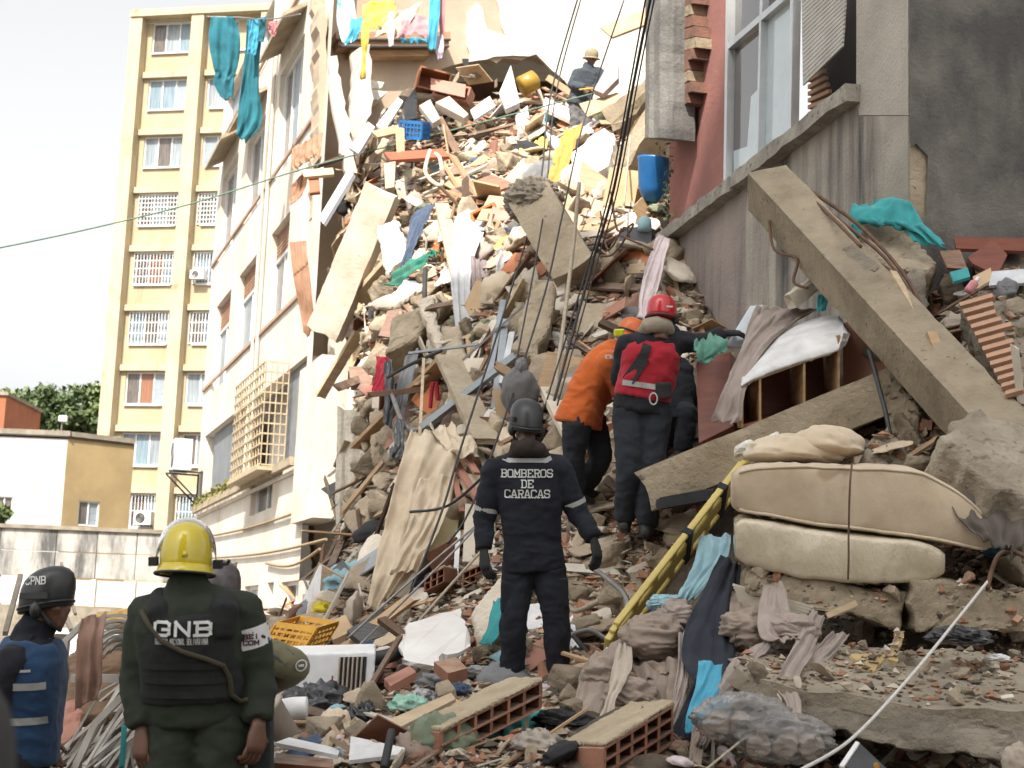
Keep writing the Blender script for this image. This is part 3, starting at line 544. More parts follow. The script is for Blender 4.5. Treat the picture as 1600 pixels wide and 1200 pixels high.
# ================================================================ builders for wreckage
def Q(p): return P(*p) if len(p) == 3 else hit(*p)
def rough_bar(p0, p1, w, h, roll=0, seed=1, chip=.02, jag=.06, seg=26, taper=1):
    p0, p1 = V(p0), V(p1); d = (p1-p0); L = d.length; d.normalize(); up = V((0, 0, 1)) if abs(d.z) < .93 else V((0, 1, 0))
    a = d.cross(up).normalized(); b_ = a.cross(d); c, s = math.cos(roll), math.sin(roll); a, b_ = a*c+b_*s, b_*c-a*s
    sec = []; m_ = 5
    for (x0, y0), (x1, y1) in (((-1, -1), (1, -1)), ((1, -1), (1, 1)), ((1, 1), (-1, 1)), ((-1, 1), (-1, -1))):
        for i in range(m_): sec.append((x0+(x1-x0)*i/m_, y0+(y1-y0)*i/m_))
    sec = np.array(sec); T = np.linspace(0, 1, seg); g = np.zeros((seg, len(sec), 3))
    for i, t in enumerate(T): sc = 1+(taper-1)*t; g[i] = np.array(p0.lerp(p1, t))+np.outer(sec[:, 0]*w/2*sc, a)+np.outer(sec[:, 1]*h/2*sc, b_)
    ctr = g.mean(1, keepdims=True); o = g-ctr; cor = (np.abs(sec).min(1) > .9)[None, :, None]
    k = np.clip(fbm(g*5, seed)*1.2+.1, 0, 1)[..., None]; g = g-o/np.linalg.norm(o, axis=2, keepdims=True)*(chip*k*(1+2.2*cor))
    for e, sg in ((0, -1), (1, -1), (seg-1, 1), (seg-2, 1)): g[e] += np.outer(fbm(g[e]*6, seed+3)*jag*(1 if e in (0, seg-1) else .4)*sg, d)
    B_ = B(); B_.loft([[tuple(x) for x in r] for r in g.tolist()], cap=False)
    for e in (0, seg-1):
        c0 = g[e].mean(0)+np.array(d)*random.uniform(-.05, .05)*(1 if jag else 0); n_ = len(sec); B_.add([tuple(c0)]+[tuple(x) for x in g[e]], [(0, 1+(i+1) % n_, 1+i) if e == 0 else (0, 1+i, 1+(i+1) % n_) for i in range(n_)])
    return B_
def slabp(pts, th, jit=.012, seed=1, step=.10, dirv=None, rough=1.0):    # broken plate from an outline; th metres thick, away from the viewer
    w = [Q(p) for p in pts]; n = V((0, 0, 0)); c = sum(w, V((0, 0, 0)))/len(w)
    for i in range(len(w)): n += (w[i]-c).cross(w[(i+1) % len(w)]-c)
    n.normalize(); n = -n if n.dot(FW) < 0 else n
    if abs(n.dot((c-CAM).normalized())) > .15: w = [onplane(p[0], p[1], c, n) if len(p) == 3 else q for p, q in zip(pts, w)]
    n = V(dirv) if dirv else n; r = np.random.default_rng(seed); out = []
    for a, b_ in zip(w, w[1:]+w[:1]):
        k = max(1, int((b_-a).length/step)) if jit else 1
        for i in range(k): out.append(a.lerp(b_, i/k)+(V(r.normal(size=3))*jit if jit else V((0, 0, 0))))
    b = B(); N = len(out); back = [p+n*th+(V(r.normal(size=3))*jit*.8 if jit else V((0, 0, 0))) for p in out]; b.loft([out, back])
    if jit and th > .06 and rough:
        dd = (c-CAM).dot(FW); vx = max(.016, min(.05, dd*.0024)); b = remesh(b, vx, 1, .3); v = b.v; cr = np.clip(.06-np.abs(vn(v*np.array([2.2, 2.2, 3.1])+.8*np.stack([fbm(v*3, seed+q) for q in range(3)], -1), seed)), 0, .06)/.06
        b.v = v+b.n*((vx*.75*fbm(v*5, seed)+vx*.7*fbm(v*17, seed+4)-vx*.7*cr)*rough)[:, None]
    return b
def board(pts, th=.02, **k): return slabp(pts, th, 0, **k)
def drape(rows, nf=5, amp=.05, nv=40, nu=44, seed=1, th=.006, crease=.02, fq=3.0):
    L = np.array([Q(r[0]) for r in rows]); R = np.array([Q(r[1]) for r in rows]); k = len(rows); t = np.linspace(0, k-1, nv); i = np.clip(t.astype(int), 0, k-2); f = (t-i)[:, None]
    def cr(A):
        p1, p2 = A[i], A[i+1]; p0 = A[np.maximum(i-1, 0)]; p3 = A[np.minimum(i+2, k-1)]; return .5*(2*p1+(p2-p0)*f+(2*p0-5*p1+4*p2-p3)*f**2+(3*p1-p0-3*p2+p3)*f**3)
    A, C = cr(L), cr(R); s = np.linspace(0, 1, nu); g = A[:, None]*(1-s)[None, :, None]+C[:, None]*s[None, :, None]
    n = np.cross(np.gradient(g, axis=1), np.gradient(g, axis=0)); n /= np.linalg.norm(n, axis=2, keepdims=True)+1e-9; n = np.where((n@np.array(FW))[..., None] > 0, -n, n)
    vv = np.linspace(0, 1, nv)[:, None]; sz = np.linalg.norm(A-C, axis=1).mean(); am = amp*min(1.0, 1.6*sz/max(nf, 1)/max(amp, 1e-4)*.25)
    ph = s[None]*nf*3.6+3.2*fbm(np.stack([s[None]*2+vv*.6, vv*1.7+s[None]*.8, 0*s[None]*vv], -1), seed)*2.2+seed
    fold = np.sin(ph)*(.55+.45*fbm(np.stack([s[None]*3+0*vv, vv*3+0*s[None], 0*s[None]*vv], -1), seed+8)); wob = fbm(g*fq*1.3, seed+5)
    g = g+n*(am*fold+amp*.9*wob+crease*.8*ridge(g*np.array([1, 1, .6])*fq*2.4, seed+9, 2)+crease*.3*ridge(g*fq*7, seed+19, 2))[..., None]
    dv_ = np.gradient(g, axis=0); dv_ /= np.linalg.norm(dv_, axis=2, keepdims=True)+1e-9; hemn = fbm(np.stack([s*2.5, s*0+seed, s*0], -1), seed+2)*sz*.35; g = g+dv_*(hemn[None]*np.clip((vv-.6)/.4, 0, 1)**2)[..., None]
    return B().sheet(g, th)
def crumple(c, r, seed=1, amp=.35, fq=2.2, nu=46, nv=26, rot=0, flat=.35, fold=None):
    u = np.linspace(0, 2*np.pi, nu, endpoint=False); v = np.linspace(.02, np.pi-.02, nv); U_, V_ = np.meshgrid(u, v); d = np.stack([np.cos(U_)*np.sin(V_), np.sin(U_)*np.sin(V_), np.cos(V_)], -1)
    wp = d+.35*np.stack([fbm(d*1.5, seed+k) for k in range(3)], -1); k = 1+amp*(ridge(wp*fq*(np.array(fold) if fold else 1), seed, 2 if fold else 3)+.5*fbm(d*fq*(1.2 if fold else 2.5), seed+4)); q = d*k[..., None]; q[..., 2] = np.where(q[..., 2] < 0, q[..., 2]*flat, q[..., 2])
    q = q*np.array(r); cs, sn = math.cos(rot), math.sin(rot); q = np.stack([q[..., 0]*cs-q[..., 1]*sn, q[..., 0]*sn+q[..., 1]*cs, q[..., 2]], -1)+np.array(c)
    b = B(); b.loft([[tuple(x) for x in rr] for rr in q.tolist()]); return b
def cable(name, label, pts, r, m_, cat='cable', sub=6, n=6, parent=None):
    w = [Q(p) for p in pts]; out = []
    for i in range(len(w)-1):
        p0, p1, p2, p3 = w[max(i-1, 0)], w[i], w[i+1], w[min(i+2, len(w)-1)]
        for j in range(sub): t = j/sub; out.append(.5*(2*p1+(p2-p0)*t+(2*p0-5*p1+4*p2-p3)*t*t+(3*p1-p0-3*p2+p3)*t**3))
    return mk(name, B().tube(out+[w[-1]], r, n), m_, parent, label, cat if parent is None else None, smooth=True)
def drop(px, py, rx, ry, rz, name, label, cat, m_, seed=1, amp=.35, fq=2.2, rot=0, group=None, back=.0):   # crumpled thing lying on the heap
    c = hit(px, py); c = c+V((0, 0, rz*.15)); return mk(name, crumple(c, (rx, ry, rz), seed, amp, fq, rot=rot), m_, None, label, cat, group, smooth=True)
def thing(name, b, m_, label, cat, group=None, smooth=False): return mk(name, b, m_, None, label, cat, group, smooth=smooth)
def beam(name, label, p0, p1, w, h, m_=None, cat='concrete beam', **k): return thing(name, rough_bar(Q(p0), Q(p1), w, h, **k), m_ or concrete, label, cat)
def carton(name, label, cat, m_, o, ax, ay, az, th=.02, open_face=True, inner=None):   # open box: o corner, three edge vectors; open towards -ay
    e = empty(name, o, label, cat); o, ax, ay, az = V(o), V(ax), V(ay), V(az); i, j, k = ax.normalized()*th, ay.normalized()*th, az.normalized()*th
    f = lambda nm, a, b_, c, d_, mm=m_: mk(nm, B().box(a+(b_+c+d_)/2, b_/2, c/2, d_/2), mm, e)
    f('side_panel', o, i, ay, az); f('side_panel', o+ax-i, i, ay, az); f('bottom_panel', o+i, ax-2*i, ay, k); f('top_panel', o+i+az-k, ax-2*i, ay, k); f('back_panel', o+i+k+ay-j, ax-2*i, j, az-2*k, inner or m_)
    return e
c_white = cloth('cloth_white', (.72, .71, .70)); c_cream = cloth('cloth_cream', (.60, .50, .37), (.50, .40, .28)); c_taupe = cloth('cloth_taupe', (.30, .235, .19), (.24, .185, .145)); c_beige = cloth('cloth_beige', (.44, .37, .30), (.36, .30, .24))
c_mush = cloth('cloth_mushroom', (.34, .28, .245), (.27, .22, .19)); c_teal = cloth('cloth_teal', (.035, .30, .30), (.025, .21, .22)); c_tealb = cloth('cloth_petrol', (.02, .17, .22), (.015, .12, .16)); c_navy = cloth('cloth_navy', (.022, .026, .038), (.015, .018, .026))
c_sky = cloth('cloth_sky_blue', (.06, .34, .48), (.04, .24, .36)); c_lblue = cloth('cloth_pale_blue', (.30, .47, .52), (.22, .37, .42)); c_red = cloth('cloth_crimson', (.46, .02, .045), (.32, .012, .03)); c_black = cloth('cloth_black', (.018, .018, .02), (.03, .03, .032))
c_green = cloth('cloth_green', (.02, .18, .12), (.012, .12, .08)); c_olive = cloth('cloth_olive', (.19, .19, .115), (.12, .17, .12)); c_yel = cloth('cloth_yellow', (.62, .46, .10), (.52, .36, .06)); c_pink = cloth('cloth_pink', (.56, .24, .25), (.46, .18, .20)); c_lilac = cloth('cloth_lilac', (.58, .52, .62))
c_amber = cloth('cloth_amber', (.52, .28, .05), (.42, .21, .035)); c_grey = cloth('cloth_grey', (.22, .22, .225), (.15, .15, .155)); c_jean = cloth('cloth_denim', (.05, .075, .13), (.03, .05, .09)); c_brownt = cloth('cloth_brown', (.27, .16, .115), (.20, .115, .08))
c_pkwhite = cloth('cloth_pinkish_white', (.62, .53, .53), (.52, .43, .43)); plas = mat('plastic_clear_white', (.62, .63, .64), (.45, .46, .48), 5, .25, .5, 16, coat=.5); plasb = mat('plastic_black', (.014, .014, .016), (.03, .03, .033), 6, .3, .5, 18, coat=.4)
orange_b = mat('orange_board', (.50, .15, .035), (.42, .12, .03), 3, .5, .1, 40, dust=.3); pinkboard = mat('pinkish_board', (.42, .20, .145), (.34, .16, .11), 2, .7, .15, 40); redwood = mat('reddish_wood', (.20, .06, .035), (.13, .038, .024), 3, .5, .15, 50, stretch=(1, 1, 6))
yel_plastic = mat('yellow_plastic', (.60, .47, .13), (.52, .39, .09), 6, .4, .1, 30, dust=.25); crate_y = mat('crate_yellow', (.62, .32, .02), (.5, .25, .015), 5, .45, .1, 30); blue_p = mat('blue_plastic', (.02, .16, .42), (.015, .12, .33), 4, .4, .1, 30)
card = mat('cardboard', (.48, .34, .20), (.40, .27, .15), 4, .85, .2, 40); zinc = mat('zinc', (.36, .39, .41), (.28, .30, .32), 4, .45, .1, 30, .5)
maroon = mat('maroon_board', (.20, .035, .045), (.14, .025, .03), 3, .5, .1, 40)

# ================================================================ slabs and beams, right-hand side
bm_ = empty('leaning_beam', P(1560, 700, 10.2), 'long rectangular concrete beam leaning diagonally down from the window sill', 'concrete beam')
mk('shaft', rough_bar(P(1198, 292, 13.2), P(1590, 716, 10.0), .33, .34, roll=-.38, seed=4, chip=.006, jag=.05, seg=44), concrete, bm_)
mk('plaster_patch', slabp([(1296, 392, 11.94), (1330, 378, 11.9), (1376, 408, 11.66), (1372, 420, 11.62), (1345, 434, 11.64), (1310, 420, 11.8)], .16, .008, 7, .05), concrete_grey, bm_)
slb = mat('slab_top', (.36, .31, .235), (.25, .21, .155), 2, .95, 1, 18, spots=((.14, .115, .085), 20, .64))
thing('broken_slab_end', slabp([(1470, 690, 9.3), (1490, 655, 9.7), (1530, 640, 9.9), (1640, 680, 9.8), (1660, 800, 9.1), (1590, 772, 9.1), (1560, 760, 9.1), (1500, 715, 9.2)], .35, .016, 3, .06), slb, 'rough grey slab end with stucco face below the leaning beam', 'concrete slab')
rs_ = empty('ribbed_slab', P(1550, 620, 10.3), 'tilted grey slab with exposed ribbed clay tiles at the edge behind the leaning beam', 'concrete slab')
mk('slab', slabp([(1500, 478, 11.2), (1560, 435, 11.7), (1680, 425, 11.5), (1700, 640, 10.0), (1600, 660, 10.1)], .25, .012, 4, .07), concrete_grey, rs_)
for k in range(13):
    t = k/13; a = P(1500+78*t, 478+150*t, 11.16-1.0*t); w_ = 38-16*t+random.uniform(-8, 8); b2 = P(1500+78*t+w_*1.5, 478+150*t-w_*.42, 11.10-1.0*t); mk('clay_tile', B().bar(a, b2, .045, .03, up=(0, -.7, .7)), mat('clay_tile', (.46, .25, .16), (.38, .21, .13), 6, .9, .3, 40, dust=.4), rs_)
thing('concrete_block', slabp([(1346, 345, 12.6), (1410, 345, 12.9), (1466, 412, 12.1), (1462, 424, 12.0), (1400, 420, 12.0), (1350, 392, 12.3)], .5, .012, 9, .06), concrete_pale, 'pale concrete block with a teal cloth thrown over its top', 'concrete block')
thing('concrete_block', slabp([(1395, 425, 11.9), (1440, 418, 12.0), (1452, 520, 11.7), (1430, 560, 11.5), (1400, 500, 11.7)], .4, .03, 19, .07), concrete_grey, 'dark crumbling lump of concrete behind the leaning beam', 'concrete block')
led = rough_bar(P(1015, 768, 12.0), P(1395, 612, 11.6), .62, .30, roll=-.12, seed=8, chip=.008, jag=.08, seg=40); thing('fallen_floor_beam', led, concrete_pale, 'sloping concrete floor beam carrying the broken furniture under the window', 'concrete beam')
thing('concrete_chip', slabp([(1148, 700, 11.3), (1222, 672, 11.3), (1226, 690, 11.3), (1152, 715, 11.3)], .08, .006, 2, .04), wpl, 'white broken strip of slab resting on the sloping floor beam', 'concrete slab')
thing('concrete_block', slabp([(1378, 600, 11.3), (1402, 585, 11.3), (1440, 640, 11.1), (1440, 690, 11), (1385, 672, 11.1)], .4, .02, 12, .06), concrete, 'shaded concrete stump under the middle of the leaning beam', 'concrete block')
thing('concrete_block', slabp([(1345, 700, 10.3), (1385, 665, 10.5), (1418, 700, 10.4), (1412, 735, 10.2), (1368, 740, 10.1)], .2, .015, 13, .05), concrete_grey, 'upright grey stucco chunk standing on the mattress rubble', 'concrete block')
for k, (pl, th, m_, lb) in enumerate([
   ([(1155, 895, 9.35), (1300, 905, 9.3), (1415, 930, 9.25), (1410, 985, 9.2), (1280, 955, 9.2), (1160, 925, 9.3)], .5, concrete, 'thick slab directly under the plastic-wrapped mattress'),
   ([(1420, 905, 9.2), (1530, 915, 9.1), (1640, 930, 9.0), (1640, 990, 8.9), (1500, 985, 9.0), (1425, 985, 9.1)], .5, concrete, 'cracked slab continuing to the right edge below the mattresses'),
   ([(1150, 1052, 8.1), (1290, 1092, 7.9), (1440, 1105, 7.75), (1640, 1122, 7.6), (1640, 1195, 7.5), (1450, 1175, 7.7), (1290, 1142, 7.85), (1165, 1080, 8.1)], .9, concrete_grey, 'lowest long slab edge at the bottom right')]):
    thing('floor_slab', slabp(pl, th, .014, 30+k, .07, dirv=(.05, .98, .1)), m_, lb, 'concrete slab')
tp = B(); G_ = np.zeros((14, 40, 3))
for i in range(14):
    for j in range(40): a = P(1150+490*j/39, 1052+70*(j/39)**.6, 8.05-.5*j/39); c = P(1180+470*j/39, 1000+45*j/39, 9.3-.45*j/39); G_[i, j] = a.lerp(c, i/13)
G_ += np.array(UP)*(.035*fbm(G_*4, 3)+.03*ridge(G_*2.5, 6))[..., None]; thing('cracked_slab_top', tp.sheet(G_, -.08), slb, 'dusty cracked top of the lowest slab with the white rope across it', 'concrete slab', smooth=False)
thing('broken_slab_layer', slabp([(1395, 1020, 8.75), (1480, 1012, 9.0), (1640, 1030, 8.8), (1640, 1062, 8.5), (1480, 1040, 8.6)], .1, .01, 44, .05), slb, 'thin broken slab layer lying on the cracked slab top', 'concrete slab')
# ================================================================ slabs and beams, upper heap
beam('toppled_pillar', 'sunlit square pillar leaning against the torn end of the white block', (598, 300, 23.0), (508, 522, 23.2), .42, .48, plaster, 'pillar', roll=.5, seed=21, chip=.010, jag=.12)
eb = empty('stub_beam', P(900, 440, 17.6), 'thick broken beam with a crumbled rebar end pointing up the slope', 'concrete beam')
mk('shaft', rough_bar(P(838, 320, 18.3), P(908, 440, 17.6), .52, .50, roll=.5, seed=22, chip=.010, jag=.1), concrete_pale, eb)
mk('crumbled_end', crumple(P(834, 314, 18.3), (.30, .28, .24), 5, .28, 5.5, 60, 34, flat=1), concrete_grey, eb)
for k, (lb, pl, th, m_) in enumerate([
  ('tall pale slab fragment standing upright below the stub beam', [(838, 436, 16.9), (868, 440, 16.9), (862, 500, 16.5), (838, 560, 16.2), (800, 548, 16.2), (808, 500, 16.5)], .45, concrete_pale),
  ('big wedge of concrete jutting out left of the grey curtain', [(612, 500, 19.2), (690, 448, 19.4), (706, 470, 19.3), (640, 540, 18.9), (600, 552, 18.9)], .5, concrete_pale),
  ('flat plaster sheet lying over the concrete wedge', [(568, 478, 19.6), (640, 440, 20.2), (668, 446, 19.8), (605, 480, 19.3)], .07, plaster),
  ('long cracked wall fragment right of the black cables', [(900, 300, 19.6), (940, 318, 19.2), (990, 440, 17.6), (985, 475, 17.3), (955, 430, 17.7), (920, 350, 18.8)], .2, concrete_pale),
  ('brick-studded wall piece beside the hanging pink cloth', [(940, 320, 19.0), (1010, 350, 18.4), (1000, 440, 17.3), (985, 470, 17.1), (962, 420, 17.8)], .18, plaster),
  ('broad slab lying among bricks above the orange jacket', [(905, 470, 16.9), (960, 470, 16.8), (975, 560, 15.9), (935, 575, 15.9), (900, 520, 16.4)], .15, concrete_pale),
  ('flat slab pinned under the black cable bundle', [(862, 590, 15.6), (950, 540, 15.8), (958, 560, 15.6), (880, 620, 15.3)], .12, concrete),
  ('upper floor slab sagging from the right with a ragged edge', [(940, 172, 23.6), (1000, 128, 23.2), (1052, 84, 22.6), (1056, 118, 22.4), (1010, 158, 23.0), (958, 204, 23.4)], .5, concrete),
  ('huge floor slab tipped steeply beside the grey column', [(952, 250, 21.6), (1000, 180, 21.4), (1056, 112, 21.0), (1056, 150, 20.9), (1010, 215, 21.2), (975, 268, 21.4)], .35, concrete_pale),
  ('pale ceiling plate on the underside of the tipped slab', [(985, 255, 21.8), (1012, 215, 21.7), (1056, 150, 21.5), (1056, 238, 21.5), (1020, 245, 21.6)], .1, plaster),
  ('white wall block with a broken corner near the yellow curtain', [(895, 240, 23.2), (945, 200, 23.4), (960, 215, 23.2), (950, 262, 22.6), (900, 282, 22.4)], .4, wpl),
  ('white cube of wall above the stub beam', [(876, 262, 21.8), (905, 245, 22.2), (938, 278, 21.6), (900, 300, 21.3), (878, 290, 21.5)], .35, plaster),
  ('plaster plate leaning in the sun above the green cloth', [(590, 350, 22.2), (625, 340, 22.4), (640, 400, 21.6), (606, 420, 21.3)], .15, wpl),
  ('bare concrete plate standing below the grey curtain', [(690, 505, 18.3), (720, 500, 18.2), (735, 640, 16.9), (700, 660, 16.9)], .2, concrete_pale),
  ('narrow upright wall remnant behind the aluminium strips', [(800, 470, 17.3), (822, 468, 17.3), (812, 560, 16.5), (790, 570, 16.5)], .2, concrete),
  ('broken stair-like slab under the wedge of concrete', [(655, 470, 19.1), (675, 455, 19.2), (700, 560, 18.2), (684, 560, 18.2)], .2, plaster),
  ('pale wall plate behind the net curtain', [(545, 600, 23.4), (600, 560, 23.2), (612, 640, 22.4), (560, 680, 22.5)], .2, plaster),
  ('large grey-green wall piece under the hollow brick row', [(640, 955, 14.0), (700, 915, 14.1), (775, 905, 13.5), (760, 960, 13.0), (680, 975, 13.4)], .2, mat('greenish_plaster', (.27, .28, .21), (.20, .21, .16), 3, .9, .4, 22)),
  ('pinkish tan wall slab leaning beside the firefighter', [(740, 950, 12.0), (790, 900, 12.3), (812, 910, 12.2), (760, 1000, 11.7), (745, 985, 11.7)], .14, plaster)]):
    thing('wall_fragment', slabp(pl, th, .02, 60+k, .12, rough=0 if 6 < k < 11 else .5), m_, lb, 'wall fragment')
# white marble-like board and neighbours at the foot
thing('white_board', slabp([(622, 1003, 10.9), (640, 972, 11.2), (690, 958, 11.3), (722, 951, 11.3), (732, 990, 11.0), (735, 1010, 10.8), (716, 1022, 10.7), (688, 1018, 10.6), (690, 1042, 10.3), (655, 1035, 10.4), (628, 1030, 10.5)], .03, .01, 5, .06), mat('marble_white', (.74, .72, .69), (.64, .60, .56), 4, .6, .1, 20), 'jagged white board fragment lying at the foot of the slope', 'board')
# ================================================================ furniture under the window
thing('reddish_cabinet', slabp([(1088, 565, 12.3), (1140, 550, 12.2), (1146, 665, 11.9), (1092, 692, 12.0)], .5, 0), redwood, 'reddish brown cabinet standing beside the kneeling red-helmeted worker', 'cabinet')
sh_ = empty('shelf_unit', P(1230, 655, 11.9), 'low brown shelf unit with open compartments under the white duvet', 'shelf unit')
mk('back_panel', board([(1155, 600, 12.35), (1312, 545, 12.35), (1312, 628, 12.3), (1158, 668, 12.3)], .02), redwood, sh_)
mk('top_panel', B().prism([P(1158, 603, 11.75), P(1312, 547, 11.75), P(1312, 541, 12.3), P(1158, 597, 12.3)], (0, 0, .03)), wood_pale, sh_)
mk('bottom_panel', B().prism([P(1160, 668, 11.75), P(1312, 628, 11.75), P(1312, 622, 12.3), P(1160, 662, 12.3)], (0, 0, .02)), redwood, sh_)
for x, ya, yb in ((1158, 606, 668), (1186, 593, 660), (1255, 568, 646), (1309, 524, 632)): mk('divider', B().prism([P(x, ya, 11.74), P(x+3.5, ya-1, 11.74), P(x+3.5, yb, 11.74), P(x, yb+1, 11.74)], FW*.55), wood_tan, sh_)
thing('pinkish_board', board([(1316, 505, 12.1), (1345, 498, 12.1), (1392, 562, 11.9), (1392, 588, 11.9), (1318, 618, 12.0)], .04), pinkboard, 'pinkish brown board standing at the end of the shelf unit', 'board')
thing('pale_board', board([(1172, 478, 12.6), (1192, 476, 12.6), (1160, 542, 12.4), (1134, 540, 12.4)], .03), mat('pale_blue_panel', (.58, .63, .66), (.5, .55, .58), 3, .4, .05, 30), 'pale bluish white panel leaning behind the taupe blanket', 'panel')
# duvet
G = np.zeros((18, 40, 3))
tx = [(1158, 575, 603), (1180, 545, 592), (1215, 520, 578), (1250, 505, 566), (1285, 494, 556), (1310, 492, 548), (1317, 500, 522)]
for j in range(40):
    f = j/39*6; i = min(int(f), 5); f -= i; x, y0, y1 = [tx[i][k]*(1-f)+tx[i+1][k]*f for k in range(3)]
    for i2 in range(18): t = i2/17; G[i2, j] = P(x, y0+(y1-y0)*t, 12.45-.72*math.sin(t*math.pi/2)**.7)
G += -np.array(FW)*(.022*ridge(G*np.array([2.5, 5, 7]), 4)+.02*fbm(G*5, 2))[..., None]; thing('duvet', B().sheet(G, .05), c_white, 'white duvet lying over the top of the shelf unit', 'duvet', smooth=True)
thing('blanket', drape([((1182, 477, 12.5), (1282, 490, 12.7)), ((1172, 500, 12.3), (1250, 500, 12.5)), ((1160, 540, 12.1), (1195, 545, 12.0)), ((1140, 590, 11.9), (1168, 600, 11.75)), ((1120, 640, 11.8), (1160, 650, 11.7)), ((1110, 664, 11.8), (1150, 668, 11.7))], 4, .045, 44, 40, 3), c_mush, 'taupe blanket trailing over the duvet down to the floor beam', 'blanket', smooth=True)
thing('sheet_fold', drape([((1190, 478, 12.48), (1270, 486, 12.62)), ((1180, 520, 12.25), (1215, 520, 12.3)), ((1170, 560, 12.0), (1190, 560, 12.0))], 3, .03, 20, 24, 13), c_mush, 'second fold of taupe blanket beside the white panel', 'blanket', smooth=True)
thing('green_towel', drape([((1086, 533, 11.95), (1118, 522, 12.2)), ((1085, 545, 11.8), (1135, 530, 12.0)), ((1088, 562, 11.75), (1136, 545, 11.9)), ((1092, 572, 11.75), (1120, 556, 11.85))], 3, .03, 18, 20, 5), cloth('cloth_sage', (.10, .27, .20), (.07, .19, .14)), 'sage green towel draped over the top of the reddish cabinet', 'towel', smooth=True)
thing('teal_blanket', drape([((1336, 330, 12.9), (1408, 308, 12.55)), ((1334, 322, 12.6), (1422, 316, 12.4)), ((1330, 345, 12.45), (1440, 345, 12.2)), ((1402, 352, 12.3), (1462, 366, 12.0)), ((1440, 385, 12.1), (1480, 385, 11.9))], 4, .05, 40, 40, 6), c_teal, 'turquoise blanket thrown over the pale concrete block', 'blanket', smooth=True)
thing('teal_scrap', drape([((1330, 352, 12.4), (1348, 350, 12.5)), ((1328, 366, 12.3), (1342, 372, 12.3))], 2, .02, 10, 10, 7), c_teal, 'turquoise flap hanging left of the concrete block', 'cloth', smooth=True)
thing('teal_scrap', drape([((1278, 462, 12.3), (1296, 455, 12.3)), ((1276, 486, 12.2), (1290, 486, 12.2))], 2, .02, 10, 10, 8), c_teal, 'small teal cloth hanging under the leaning beam', 'cloth', smooth=True)
thing('white_plank', rough_bar(P(1235, 470, 12.5), P(1300, 425, 12.7), .12, .12, seed=3), plaster, 'white plaster lath under the upper part of the leaning beam', 'plank')
for k, (pl, lb, m_) in enumerate([([(1490, 370, 12.4), (1600, 372, 12.3), (1600, 392, 12.1), (1494, 388, 12.2)], 'long dark timber board along the stained side wall', redwood), ([(1512, 402, 12.0), (1552, 374, 12.2), (1574, 398, 12.0), (1558, 430, 11.8), (1520, 412, 11.9)], 'dark square board tilted on its corner by the side wall', redwood),
    ([(1468, 392, 12.1), (1500, 390, 12.1), (1512, 420, 11.9), (1480, 418, 11.9)], 'dark wood plate beside the turquoise blanket', wood_brown), ([(1520, 432, 11.7), (1548, 418, 11.8), (1552, 440, 11.6), (1524, 452, 11.6)], 'brown cardboard flap below the dark boards', card), ([(1550, 424, 11.5), (1600, 420, 11.4), (1600, 442, 11.3), (1545, 446, 11.4)], 'silver plastic packet near the right edge below the dark boards', plas),
    ([(1484, 425, 11.8), (1512, 418, 11.9), (1516, 432, 11.7), (1490, 440, 11.7)], 'flat white and green packet beside the dark boards', c_teal)]): thing('dark_board' if k < 3 else 'packet', board(pl, .025), m_, lb, 'board' if k < 4 else 'packet')
bt = P(1512, 456, 11.4); e = empty('bottle', bt, 'small pink bottle with white cap on the ribbed slab', 'bottle'); mk('body', B().lathe(bt, [(.03, 0), (.033, .02), (.033, .08), (.015, .1)], 12, (.6, 0, .8)), c_pink, e, smooth=True); mk('cap', B().lathe(bt+V((.6, 0, .8))*.1, [(.016, 0), (.016, .03)], 10, (.6, 0, .8)), alu, e)

